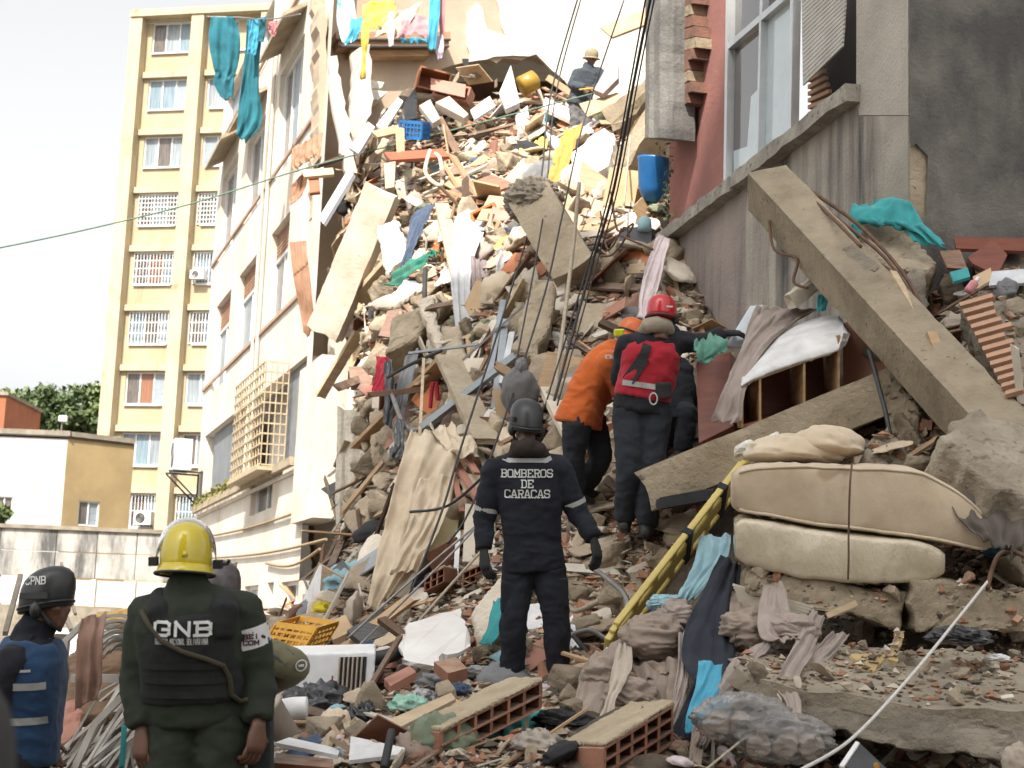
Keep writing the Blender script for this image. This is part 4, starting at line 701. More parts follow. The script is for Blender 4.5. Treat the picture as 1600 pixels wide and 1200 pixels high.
# ================================================================ mattresses
def mattress(st, dep, label, m_, seed, wrap=False):
    n = 46; r = []; X = np.array([s[0] for s in st], float)
    xs_ = np.linspace(X[0], X[-1], n); yt = np.interp(xs_, X, [s[1] for s in st]); yb = np.interp(xs_, X, [s[2] for s in st]); dd = np.interp(xs_, X, [s[3] for s in st])
    k_ = np.ones(5)/5; yt = np.convolve(np.pad(yt, 2, 'edge'), k_, 'valid'); yb = np.convolve(np.pad(yb, 2, 'edge'), k_, 'valid'); e = empty('mattress', P(X.mean(), yb.max(), st[0][3]), label, 'mattress')
    for i in range(n):
        en_ = .72+.28*min(1, min(i, n-1-i)/2.2)**.5; a, c = P(xs_[i], yt[i], dd[i]), P(xs_[i], yb[i], dd[i]); mid = (a+c)/2; hv = (a-c)/2*en_; bk = V((.12, 1, .12)).normalized()*dep; ring = []
        for (cx, cy), a0 in (((1, 1), 0), ((-1, 1), 1), ((-1, -1), 2), ((1, -1), 3)):        # rounded rectangle, four corners of five points, two points on each side
            for q in range(5): t = (a0+q/4)*math.pi/2; ring.append(mid+bk*.5-bk*.5*(cx*(1-.07)+.07*math.cos(t))+hv*(cy*(1-.30)+.30*math.sin(t)))
            nx_ = {0: (-1, 1), 1: (-1, -1), 2: (1, -1), 3: (1, 1)}[a0]
            for q in (.33, .67):
                ex, ey = cx+(nx_[0]-cx)*q, cy+(nx_[1]-cy)*q; bul = 1.05; ring.append(mid+bk*.5-bk*.5*ex*(1.02 if a0 in (1, 3) else 1)+hv*ey*(bul if a0 in (0, 2) else 1))
        r.append(ring)
    g = np.array([[tuple(p) for p in ring] for ring in r]); n3 = (g-g.mean(1, keepdims=True)); n3 /= np.linalg.norm(n3, axis=2, keepdims=True); g = g+n3*((.026*ridge(g*np.array([5, 3, 3]), seed)+.024*fbm(g*2.6, seed+1)+(.016*ridge(g*np.array([7, 3, 3]), seed+3) if wrap else 0))[..., None])
    b = B(); b.loft([[tuple(p) for p in ring] for ring in g.tolist()]); mk('cover', b, m_, e, smooth=True)
    if not wrap:
        for q in (2, 23): mk('piping', B().tube([tuple(p) for p in (g[1:-1, q]+n3[1:-1, q]*.004).tolist()], .009, 6), c_cream, e, smooth=True)
    return e
mcov = cloth('mattress_cover', (.54, .44, .32), (.44, .34, .235), spots=((.33, .24, .155), 2.2, .60)); mpl = mat('mattress_plastic', (.58, .50, .37), (.50, .42, .30), 4, .22, .6, 12, coat=.7, stretch=(1, 1, .5))
mattress([(1146, 736, 800, 9.36), (1190, 727, 806, 9.36), (1250, 726, 818, 9.36), (1350, 729, 830, 9.31), (1440, 735, 840, 9.26), (1500, 768, 852, 9.2), (1550, 818, 862, 9.2)], 1.0, 'bare cream mattress with piping, upper one of the sagging pair', mcov, 3)
mattress([(1150, 808, 880, 9.32), (1250, 826, 902, 9.3), (1350, 840, 910, 9.25), (1440, 848, 912, 9.2), (1476, 860, 902, 9.2)], .9, 'plastic-wrapped mattress squeezed under the bare mattress', mpl, 8, True)
cable('string', 'thin brown string tied vertically around the two mattresses', [(1331, 726, 9.26), (1328, 760, 9.2), (1326, 830, 9.2), (1326, 870, 9.18), (1325, 905, 9.2)], .006, rust, 'string')
thing('grey_cover', drape([((1470, 745, 9.6), (1590, 745, 9.5)), ((1480, 780, 9.25), (1600, 800, 9.2)), ((1510, 830, 9.12), (1595, 860, 9.05))], 4, .05, 26, 30, 4), cloth('cloth_dark_taupe', (.12, .10, .085), (.09, .075, .062)), 'dark taupe cover hanging off the right end of the upper mattress', 'cover', smooth=True)
for k, (x, y, rx, lb) in enumerate(((1240, 705, .30, 'cream sheet fold poking out beneath the sloping floor beam'), (1290, 693, .24, 'round cream pillow on top of the bare mattress'))): thing('pillow', crumple(P(x, y+10, 10.4), (rx, .25, .14), 20+k, .16, 1.6), c_cream, lb, 'pillow', smooth=True)
drop(1585, 870, .16, .14, .10, 'patterned_cloth', 'blue and violet patterned cloth at the right edge beside the mattresses', 'cloth', cloth('cloth_violet', (.12, .08, .30), (.02, .25, .33), scale=14), 4)
# ================================================================ spine board
sb = empty('spine_board', P(900, 1090, 9.4), 'long yellow plastic rescue stretcher board with oval hand holes lying on the rubble', 'stretcher'); p0, p1 = P(1172, 722, 11.45), P(940, 1022, 10.15); ax = (p1-p0); Ls = ax.length; ax.normalize(); wv = (RT*.50+FW*.80+UP*.28); wv = (wv-ax*wv.dot(ax)).normalized(); nv_ = ax.cross(wv)
def sbp(u, v): return p0+ax*u+wv*v
core = B(); hw = .135
core.box(sbp(Ls/2, 0), ax*(Ls/2-.12), wv*(hw-.078), nv_*.022)
for s in (-1, 1):
    core.box(sbp(Ls/2, s*(hw-.012)), ax*(Ls/2-.16), wv*.013, nv_*.024); nh = 7
    for i in range(nh+1): u = .14+(Ls-.28)*i/nh; core.box(sbp(u, s*(hw-.055)), ax*.030, wv*.034, nv_*.022)
for u, d_ in ((.06, .06), (Ls-.06, .06)): core.box(sbp(u+(.05 if u < 1 else -.05), 0), ax*.05, wv*(hw-.05), nv_*.024)
rmb = remesh(core, .009, 3, .5); mk('board', rmb, yel_plastic, sb, smooth=True)
for u in (.45, .95): mk('strap', B().box(sbp(u, 0)+nv_*.0, ax*.025, wv*(hw+.008), nv_*.032), c_navy, sb)
thing('tool_roll', rough_bar(P(1030, 788, 11.6), P(1120, 772, 11.4), .10, .08, seed=2), c_black, 'dark folded strap crossing the top of the yellow stretcher board', 'strap')
# ================================================================ clothes heap right of centre
for k, (rw, nf, am, m_, lb) in enumerate([
  ([((1092, 842, 10.9), (1142, 835, 10.9)), ((1085, 880, 10.6), (1138, 868, 10.6)), ((1065, 920, 10.3), (1112, 905, 10.3)), ((1050, 944, 10.2), (1085, 940, 10.2))], 4, .03, c_lblue, 'pale blue towel hanging between the stretcher board and the dark jacket'),
  ([((1125, 868, 9.9), (1158, 880, 9.9)), ((1100, 920, 9.5), (1152, 930, 9.5)), ((1072, 980, 9.1), (1150, 990, 9.1)), ((1068, 1030, 8.8), (1148, 1045, 8.8)), ((1085, 1060, 8.6), (1142, 1060, 8.6))], 4, .05, c_navy, 'dark navy jacket hanging over the heap of clothes'),
  ([((1090, 1050, 8.55), (1140, 1050, 8.55)), ((1070, 1100, 8.2), (1128, 1105, 8.2)), ((1050, 1150, 7.9), (1095, 1150, 7.9)), ((1046, 1188, 7.7), (1082, 1185, 7.7))], 3, .04, c_navy, 'dark sleeve of the navy jacket trailing to the bottom'),
  ([((1092, 1032, 8.45), (1128, 1040, 8.45)), ((1086, 1075, 8.15), (1124, 1080, 8.15)), ((1072, 1120, 7.9), (1105, 1125, 7.9)), ((1070, 1146, 7.8), (1092, 1150, 7.8))], 3, .03, c_sky, 'bright blue lining spilling out of the navy jacket'),
  ([((985, 985, 9.9), (1075, 940, 9.9)), ((965, 1005, 9.5), (1075, 990, 9.5)), ((980, 1040, 9.2), (1065, 1030, 9.2)), ((1000, 1065, 9.0), (1060, 1048, 9.0))], 5, .09, c_taupe, 'bulging taupe curtain bunched beside the navy jacket'),
  ([((930, 1025, 9.6), (985, 985, 9.6)), ((905, 1070, 9.1), (960, 1060, 9.1)), ((888, 1120, 8.6), (935, 1120, 8.6)), ((884, 1150, 8.4), (928, 1160, 8.4))], 6, .05, c_taupe, 'pleated brown curtain hanging at the lower end of the stretcher board'),
  ([((968, 1000, 9.3), (985, 998, 9.3)), ((955, 1050, 8.9), (986, 1048, 8.9)), ((948, 1100, 8.6), (965, 1090, 8.6)), ((925, 1150, 8.4), (955, 1140, 8.4))], 2, .03, c_beige, 'cream lining strip standing up inside the pleated curtain'),
  ([((1000, 1040, 9.15), (1075, 1025, 9.0)), ((1010, 1080, 9.0), (1078, 1070, 8.8)), ((1035, 1120, 8.8), (1075, 1115, 8.6))], 3, .04, c_taupe, 'wide taupe cloth panel below the bunched curtain'),
  ([((1060, 990, 9.2), (1072, 988, 9.2)), ((1058, 1060, 8.7), (1075, 1060, 8.7)), ((1040, 1130, 8.2), (1058, 1130, 8.2)), ((1034, 1170, 7.9), (1045, 1172, 7.9))], 1, .015, c_mush, 'narrow rosy cloth strip hanging left of the navy jacket'),
  ([((1142, 925, 9.5), (1195, 920, 9.5)), ((1140, 965, 9.2), (1190, 965, 9.2)), ((1145, 990, 9.0), (1175, 1000, 9.0))], 5, .04, c_taupe, 'crumpled taupe cloth between the navy jacket and the pale scarf'),
  ([((1195, 918, 9.2), (1222, 914, 9.2)), ((1185, 950, 9.0), (1235, 955, 9.0)), ((1187, 990, 8.8), (1250, 985, 8.8)), ((1215, 1005, 8.6), (1255, 1000, 8.7))], 3, .04, c_mush, 'pale rosy scarf hanging from the paper stack'),
  ([((1268, 955, 9.0), (1290, 962, 9.0)), ((1240, 1010, 8.6), (1270, 1020, 8.6)), ((1215, 1065, 8.1), (1245, 1070, 8.1)), ((1230, 1110, 7.8), (1252, 1110, 7.8)), ((1232, 1185, 7.5), (1252, 1185, 7.5))], 2, .02, c_mush, 'long rosy scarf tail falling in front of the lowest slab'),
  ([((1300, 990, 8.9), (1326, 992, 8.9)), ((1275, 1015, 8.7), (1300, 1030, 8.7)), ((1250, 1042, 8.5), (1275, 1052, 8.4))], 2, .025, c_mush, 'short rosy cloth end lying on the cracked slab'),
  ([((1145, 1030, 8.7), (1215, 995, 8.8)), ((1125, 1065, 8.3), (1170, 1045, 8.4)), ((1110, 1115, 7.9), (1130, 1110, 7.9)), ((1085, 1160, 7.6), (1105, 1165, 7.6))], 3, .03, c_mush, 'rosy beige cloth running diagonally right of the navy jacket'),
  ([((1085, 1125, 7.8), (1108, 1125, 7.8)), ((1078, 1170, 7.6), (1100, 1170, 7.6)), ((1075, 1200, 7.4), (1095, 1200, 7.4))], 2, .02, c_taupe, 'dusty beige cloth end at the bottom beside the plastic pack')]):
    thing('hanging_cloth', drape(rw, nf, am, 36, 34, 40+k), m_, lb, 'cloth', smooth=True)
for k in range(9):
    z = P(1160+k*7, 935+k*1.5, 9.5-.01*k); thing('paper_sheaf', B().bar(P(1150+k*2, 915+k*4, 9.45), P(1275-k*3, 950+k*4, 9.3), .25, .015, up=(0, 0, 1)), mat('paper', (.52, .47, .38), (.40, .35, .27), 8, .9, .3, 30), 'worn paper sheaf in the stack below the plastic-wrapped mattress', 'paper', 'stacked paper sheaves')['label'] = ['topmost', 'second', 'third', 'fourth', 'fifth', 'sixth', 'seventh', 'eighth', 'lowest'][k]+' worn paper sheaf from the top, under the plastic-wrapped mattress'
thing('wood_stick', B().bar(P(1292, 962, 8.9), P(1338, 942, 8.9), .05, .03), wood_pale, 'short pale wooden slat sticking out under the slab', 'slat')
# cable, rope
ropem = mat('rope_white', (.62, .60, .56), (.50, .48, .44), 40, .9, .4, 90)
cable('white_rope', 'taut white rope crossing the slabs at the bottom right', [(1248, 1205, 6.7), (1330, 1155, 7.2), (1420, 1060, 7.9), (1490, 975, 8.5), (1546, 905, 9.0)], .0085, ropem, 'rope')
cable('bent_rebar', 'bent steel hook holding the white rope', [(1543, 920, 8.95), (1550, 890, 9.0), (1562, 866, 9.0), (1582, 862, 9.0), (1605, 870, 8.9)], .013, rust, 'rebar')
# toilet-paper packs
filmm = mat('film', (.80, .79, .78), (.55, .54, .54), 6, .16, .8, 16, coat=.4, trans=.86); filmm.node_tree.nodes['Principled BSDF'].inputs['IOR'].default_value = 1.08
def pack(px, py, d, label, n=6):
    e = empty('paper_roll_pack', P(px, py, d), label, 'plastic pack'); c = P(px, py, d)
    for k in range(n): mk('paper_roll', B().lathe(c+V(((k % 3)*.125-.12, (k//3)*.1, .0)), [(.018, -.045), (.018, -.05), (.055, -.05), (.057, 0), (.055, .05), (.02, .05)], 20, (.15*(k % 2)+.1, 1, .25)), c_beige, e)
    mk('wrapping', crumple(c+V((0, 0, .03)), (.21, .15, .11), int(px), .26, 4.2, 70, 44, flat=.9), filmm, e, smooth=True)
pack(1160, 1135, 7.5, 'plastic pack of paper rolls with dark print at the bottom'); pack(1225, 1165, 7.4, 'second plastic pack of paper rolls beside the scarf tail')
w_ = P(1340, 1175, 6.8); e = empty('black_packet', w_, 'black printed packet with a white edge at the bottom right', 'packet'); mk('body', board([(1318, 1195, 6.75), (1342, 1160, 6.9), (1390, 1205, 6.7), (1370, 1230, 6.6)], .06), plasb, e); mk('edge', board([(1311, 1196, 6.74), (1337, 1158, 6.9), (1343, 1160, 6.88), (1318, 1198, 6.73)], .06), c_white, e); mk('print_dot', B().lathe(P(1369, 1196, 6.70), [(.012, 0), (.012, .01)], 12, -FW), c_amber, e)
thing('white_basket', crumple(P(1592, 1192, 6.8), (.06, .05, .07), 5, .3, 2, flat=1), c_beige, 'white plastic basket corner at the bottom right edge', 'basket', smooth=True)
for k, (x, y, w1, m_, lb) in enumerate(((1558, 1030, .035, c_white, 'small white folded paper on the thin slab layer'), (1500, 1000, .09, plasb, 'black plastic scrap caught under the cracked slab'), (1480, 993, .03, blue_p, 'blue bottle cap under the cracked slab'), (1380, 1083, .05, brick, 'terracotta sliver lying beside the white rope'), (1460, 1058, .03, brick, 'tiny brick stub on the cracked slab top'))):
    thing('scrap', crumple(P(x, y, 8.55), (w1*1.6, w1, w1*.7), 70+k, .4, 2), m_, lb, 'scrap')
for k, pl in enumerate(([(1330, 1022, 8.55), (1385, 1022, 8.6), (1365, 1052, 8.35), (1345, 1050, 8.35)], [(1400, 985, 8.85), (1415, 988, 8.85), (1398, 1035, 8.5), (1388, 1030, 8.5)])): thing('cork_board', slabp(pl, .02, .006, k, .04), mat('mustard_board', (.46, .34, .16), (.36, .26, .12), 6, .9, .3, 30), ['flat mustard board fragment on the cracked slab', 'upright mustard board splinter on the cracked slab'][k], 'board')
for k, (x, y, d_, rx, ry, rz, m_, lb) in enumerate([(1022, 1000, 9.3, .17, .16, .13, c_taupe, 'bulky taupe bundle of curtain above the wide cloth panel'), (1056, 970, 9.45, .13, .12, .10, c_mush, 'rosy bundle of cloth left of the navy jacket shoulder'), (945, 1062, 9.15, .12, .12, .13, c_taupe, 'brown bundle of curtain at the lower end of the stretcher board'), (1170, 985, 9.1, .17, .14, .12, c_taupe, 'taupe bundle of cloth right of the navy jacket'), (1235, 990, 8.9, .15, .12, .09, c_mush, 'rosy bundle of scarf lying on the slab edge'), (985, 1095, 8.85, .14, .14, .11, c_taupe, 'dusty brown bundle under the wide cloth panel'), (1040, 945, 10.0, .10, .1, .06, c_lblue, 'pale bundle of cloth beside the stretcher board middle')]):
    thing('cloth_bundle', crumple(P(x, y, d_), (rx, ry, rz), 400+k, .34, 1.7, 90, 60, k*.6, .9, fold=(.45, 1.0, 2.4)), m_, lb, 'cloth bundle', smooth=True)
for k, (p_, q_, w1, h1, m_, lb) in enumerate([((700, 560, 17.6), (560, 700, 19.5), .22, .05, wood_tan, 'wide tan board leaning down to the left in the cavity'), ((760, 690, 14.8), (700, 560, 16.6), .26, .06, concrete_pale, 'long pale lintel standing behind the wide metal strip'), ((905, 700, 13.6), (860, 610, 15.0), .20, .06, plaster, 'pale plaster lintel left of the orange jacket'), ((560, 470, 23.4), (640, 380, 22.0), .28, .08, wood_pale, 'pale sunlit board crossing below the toppled pillar'), ((700, 300, 22.6), (800, 330, 21.2), .24, .05, wood_tan, 'tan board lying above the orange drawers'), ((830, 250, 23.6), (760, 330, 21.6), .26, .05, wood_pale, 'pale board sliding down left of the stub beam'), ((600, 760, 18.2), (640, 640, 18.4), .24, .06, concrete_pale, 'pale lintel standing between net curtain and cream curtain'), ((900, 640, 14.6), (800, 690, 14.4), .16, .05, wood_brown, 'dark board lying behind the black helmet'), ((960, 690, 13.6), (1040, 640, 13.8), .2, .06, concrete, 'concrete lintel behind the legs of the red-vested worker'), ((500, 620, 24.3), (560, 520, 23.6), .16, .06, wood_pale, 'pale board at the foot of the toppled pillar'), ((720, 450, 18.9), (690, 320, 22.0), .18, .05, wood_pale, 'pale upright board left of the pale grey curtain')]):
    beam('fallen_lintel', lb, p_, q_, w1, h1, m_, 'lintel' if 'lintel' in lb else 'board', seed=300+k, chip=.004, jag=.05)
# ================================================================ hollow clay blocks in the foreground
def wrinkle0(m_, a): m_.v = m_.v+m_.n*(a*fbm(m_.v*9, 3)+a*.6*fbm(m_.v*30, 5))[:, None]; return m_
def hollow(o, L, H, D_, n, rows, label):
    e = empty('hollow_clay_slab', o, label, 'hollow brick'); o, L, H, D_ = V(o), V(L), V(H), V(D_); tw = .07
    mk('mortar_top', wrinkle0(remesh(B().box(o+L/2+H*1.06+D_/2, L/2*1.02, H*.07, D_/2), .014, 1, .3), .012), mat('mortar', (.44, .36, .25), (.34, .27, .18), 4, .95, .8, 22), e)
    for k in range(rows+1): mk('plate', B().box(o+L/2+H*(k/rows*.94+.03)+D_/2+D_*random.uniform(-.01, .02), L/2*random.uniform(.97, 1.01), H*.03, D_/2), brick, e)
    for k in range(n+1): mk('web', B().box(o+L*(k/n)+H*.5+D_*.505, L*(.10/n)*random.uniform(.8, 1.3), H*.472, D_*.49*random.uniform(.93, 1)), brick, e)
    mk('back_fill', B().box(o+L/2+H*.5+D_*.9, L*.49, H*.46, D_*.05), brick, e)
hollow(P(690, 1188, 8.0), P(845, 1108, 8.5)-P(690, 1188, 8.0), (0, 0, .14), P(640, 1165, 8.3)-P(690, 1172, 8.0), 6, 2, 'long hollow clay slab with square cells lying in the foreground centre')
hollow(P(945, 1232, 7.2), P(1052, 1162, 7.7)-P(945, 1232, 7.2), (0, 0, .18), P(890, 1205, 7.7)-P(955, 1210, 7.2), 5, 3, 'hollow clay slab with rows of square cells at the bottom centre')
hollow(P(662, 925, 13.0), P(692, 910, 13.0)-P(662, 925, 13.0), (0, 0, .12), V((.1, .4, 0)), 3, 2, 'small red hollow brick end below the cream curtain')
hollow(P(722, 918, 12.9), P(752, 905, 12.9)-P(722, 918, 12.9), (0, 0, .12), V((.1, .4, 0)), 3, 2, 'red hollow brick end half buried left of the firefighter')
# ================================================================ foreground litter, centre
for k, (x, y, rx, ry, rz, m_, am, fq, lb, ct) in enumerate([
  (690, 1170, .16, .13, .13, c_olive, .35, 2.0, 'swirled olive green cloth in front of the hollow clay slab', 'cloth'), (815, 1150, .20, .15, .13, cloth('cloth_aqua', (.09, .42, .38), (.06, .30, .28)), .5, 2.6, 'aqua green bag crumpled at the bottom centre', 'bag'),
  (840, 1170, .13, .1, .07, cloth('cloth_dusty', (.38, .33, .28)), .4, 2.5, 'dusty grey cloth lying on the aqua bag', 'cloth'), (640, 1110, .10, .08, .07, cloth('cloth_mint', (.36, .55, .44), (.20, .42, .34), scale=12), .5, 3, 'mint and white crumpled bag among the litter', 'bag'),
  (690, 1075, .16, .12, .08, c_grey, .5, 2.4, 'grey crumpled clothing behind the hollow clay slab', 'clothing'), (755, 1058, .20, .12, .06, c_white, .4, 2.4, 'white crumpled cloth at the feet of the firefighter', 'cloth'), (775, 1072, .11, .08, .05, cloth('cloth_lime', (.22, .42, .05), (.10, .30, .03)), .5, 3, 'lime green plastic scrap at the feet of the firefighter', 'plastic bag'),
  (845, 1085, .14, .08, .05, c_pkwhite, .4, 2.5, 'pinkish white cloth right below the firefighter boots', 'cloth'), (565, 1125, .09, .07, .08, plasb, .5, 2.6, 'small black plastic bag among the pale litter', 'plastic bag'), (497, 1108, .20, .13, .11, plasb, .6, 2.6, 'big black plastic bag beside the white plastic pipe', 'plastic bag'),
  (590, 1160, .10, .08, .08, plas, .5, 3, 'clear plastic bag of rubbish near the bottom', 'plastic bag'), (525, 1145, .15, .10, .11, c_cream, .3, 1.8, 'cream cloth sack lying left of the rubbish bags', 'sack'), (560, 1180, .12, .1, .06, c_beige, .5, 2.4, 'beige rag at the bottom edge', 'rag'), (620, 1068, .12, .1, .05, c_brownt, .5, 2.5, 'brown rag behind the mint bag', 'rag'),
  (720, 1085, .10, .07, .05, c_jean, .5, 2.5, 'denim scrap between the grey clothing and the clay slab', 'clothing'), (660, 1095, .09, .07, .05, cloth('cloth_striped', (.45, .44, .43), (.06, .06, .07), scale=30), .5, 2.5, 'black and white striped garment among the litter', 'clothing'), (590, 1125, .04, .03, .03, c_red, .4, 2, 'small red packet in the litter', 'packet'),
  (455, 1060, .1, .08, .08, c_grey, .4, 2, 'grey rag left of the air conditioner casing', 'rag'), (880, 1130, .16, .1, .05, c_black, .5, 2.4, 'black plastic scrap right of the aqua bag', 'plastic bag'), (930, 1100, .1, .1, .05, c_white, .5, 2.4, 'white torn packaging beside the pleated curtain', 'packaging'), (508, 960, .14, .1, .09, cloth('cloth_bright_yellow', (.62, .50, .02)), .4, 2, 'bright yellow jacket lying near the white wall', 'jacket')]):
    drop(x, y, rx, ry, rz, ct.replace(' ', '_'), lb, ct, m_, 80+k, am, fq, k)
for k, (pl, th, m_, nm, lb) in enumerate([
  ([(545, 1188, 7.9), (548, 1150, 8.2), (632, 1168, 8.0), (630, 1178, 7.95)], .02, c_white, 'board', 'narrow white board rim in the litter at the bottom left'), ([(430, 1160, 8.3), (452, 1152, 8.4), (532, 1170, 8.2), (528, 1180, 8.1)], .02, alu, 'picture_rim', 'white picture frame lying flat at the bottom left'), ([(430, 1176, 8.2), (520, 1186, 8.1), (522, 1200, 8.0), (430, 1192, 8.1)], .04, wood_brown, 'board', 'dark board under the white picture frame'),
  ([(600, 1128, 8.6), (705, 1082, 9.0), (712, 1092, 8.9), (625, 1136, 8.5)], .02, wood_pale, 'plank', 'pale plank lying along the hollow clay slab'), ([(542, 985, 13.2), (600, 950, 13.6), (626, 985, 13.2), (565, 1004, 12.9)], .05, plasb, 'screen', 'broken black appliance front with a chrome rim'), ([(508, 975, 13.6), (540, 960, 13.7), (552, 985, 13.3), (520, 1000, 13.2)], .12, card, 'carton', 'small torn carton beside the black appliance'),
  ([(470, 948, 17), (540, 938, 17.5), (545, 952, 17), (478, 962, 16.8)], .05, maroon, 'board', 'maroon board behind the yellow crate'), ([(468, 965, 16), (530, 948, 16.6), (515, 980, 15.6), (480, 985, 15.5)], .03, mat('blue_board', (.03, .13, .27), (.02, .1, .2), 3, .5), 'board', 'blue board leaning behind the yellow crate'), ([(455, 945, 18), (500, 938, 18.3), (498, 966, 17.5), (458, 970, 17.4)], .05, pinkboard, 'board', 'pinkish board in the heap near the white wall'),
  ([(560, 1010, 11.8), (645, 975, 12.2), (650, 984, 12.1), (572, 1022, 11.6)], .03, wood_pale, 'plank', 'long pale plank running up towards the white board'), ([(600, 1060, 9.9), (640, 1040, 10.1), (650, 1050, 10), (610, 1072, 9.7)], .05, pinkboard, 'tile', 'flat pink tile right of the air conditioner'), ([(678, 1034, 10.1), (712, 1026, 10.2), (730, 1044, 10), (700, 1052, 9.9)], .07, brick, 'brick_fragment', 'large terracotta brick fragment below the white board'),
  ([(905, 1062, 9.7), (948, 1010, 10.0), (955, 1018, 9.9), (920, 1075, 9.5)], .03, mat('lilac_board', (.40, .40, .52), (.30, .30, .42), 3, .6), 'board', 'lilac grey board beside the lower end of the stretcher board'), ([(900, 1080, 9.5), (925, 1060, 9.6), (930, 1072, 9.5), (908, 1090, 9.3)], .02, c_black, 'board', 'dark flat scrap at the foot of the pleated curtain'), ([(860, 1000, 11.2), (895, 960, 11.6), (905, 1010, 11.1), (885, 1030, 10.9)], .03, c_white, 'board', 'pale sheet fragment right of the firefighter legs')]):
    thing(nm, board(pl, th), m_, lb, nm.replace('_', ' '))
thing('teal_sheet', drape([((772, 940, 11.6), (790, 935, 11.6)), ((758, 990, 11.3), (785, 985, 11.2)), ((748, 1008, 11.2), (770, 1010, 11.1))], 3, .03, 16, 14, 3), c_teal, 'teal cloth tucked beside the left leg of the firefighter', 'cloth', smooth=True)
cable('plastic_pipe', 'ribbed white plastic hose lying left of the black bag', [(425, 1120, 9.4), (450, 1108, 9.4), (480, 1106, 9.4)], .065, c_white, 'hose', n=14); cable('dark_pipe', 'black corrugated pipe end behind the air conditioner', [(580, 1030, 10.8), (610, 1024, 10.8), (630, 1012, 10.9)], .05, rubber, 'pipe', n=12)
cable('pipe_stub', 'dark upright pipe sticking out of the litter', [(600, 1200, 7.7), (606, 1170, 7.8), (612, 1142, 7.9)], .02, rubber, 'pipe')
thing('white_bucket', B().lathe(P(450, 1150, 9.0), [(.07, 0), (.10, .2), (.11, .2), (.1, .22)], 18, (-.5, -.3, .6)), c_beige, 'cream plastic bucket on its side at the lower left', 'bucket', smooth=True)
# air conditioner casing
acx = empty('air_conditioner_casing', P(500, 1095, 10.4), 'white air conditioner casing with a slatted grille lying on the debris', 'air conditioner'); A0 = P(420, 1096, 10.6); U1 = P(582, 1094, 10.3)-A0; N1 = V((0, 0, 1)); W1 = P(425, 1022, 10.6)-A0; D1 = V((-.03, .38, .05))
mk('casing', remesh(B().box(A0+U1/2+W1/2+D1/2, U1/2, W1/2, D1/2), .012, 3, .5), alu, acx, smooth=True); nn_ = -(U1.cross(W1)).normalized(); nn_ = nn_ if nn_.dot(FW) < 0 else -nn_
gp = lambda u, w_, o=0: A0+U1*u+W1*w_+nn_*o
mk('grille_recess', B().prism([gp(.66, .06, .006), gp(.92, .06, .006), gp(.92, .90, .006), gp(.66, .90, .006)], -nn_*.004), rubber, acx)
for k in range(6): mk('grille_slat', B().prism([gp(.67+.042*k, .06, .02), gp(.682+.042*k, .06, .02), gp(.682+.042*k, .90, .02), gp(.67+.042*k, .90, .02)], -nn_*.012), c_beige, acx)
mk('red_sticker', B().prism([gp(.60, .28, .005), gp(.612, .28, .005), gp(.612, .52, .005), gp(.60, .52, .005)], -nn_*.003), c_red, acx)
# crates
def crate(o, ax, ay, az, m_, name, label, nx=5, nz=3):
    e = empty(name, o, label, 'crate'); o, ax, ay, az = V(o), V(ax), V(ay), V(az); t = .018
    def face(a, u, w_, n):
        b = B(); u_, w2 = u.normalized(), w_.normalized(); n = n.normalized()
        for k in range(nz+1): b.box(a+u/2+w_*(k/nz), u/2, w2*(.022 if k in (0, nz) else .010), n*t*.5)
        for k in range(nx+1): b.box(a+u*(k/nx)+w_/2, u_*(.02 if k in (0, nx) else .010), w_/2*.98, n*t*.45)
        mk('side', b, m_, e)
    face(o, ax, az, ay); face(o+ay, ax, az, ay); face(o, ay, az, ax); face(o+ax, ay, az, ax); mk('base', B().box(o+ax/2+ay/2, ax/2*.97, ay/2*.97, az.normalized()*.008), m_, e)
a = P(408, 1012, 12.8); crate(a, P(470, 1022, 12.4)-a, V((.12, .42, .06)), P(418, 985, 12.8)-a+V((.06, .02, .05)), crate_y, 'yellow_crate', 'orange-yellow plastic crate with open grid sides lying tilted', 6, 4)
a = P(624, 214, 25.8); crate(a, P(658, 217, 25.7)-a, V((.1, .3, .1)), V((0, -.05, .24)), blue_p, 'blue_crate', 'small blue plastic crate high on the sunlit heap', 6, 3)
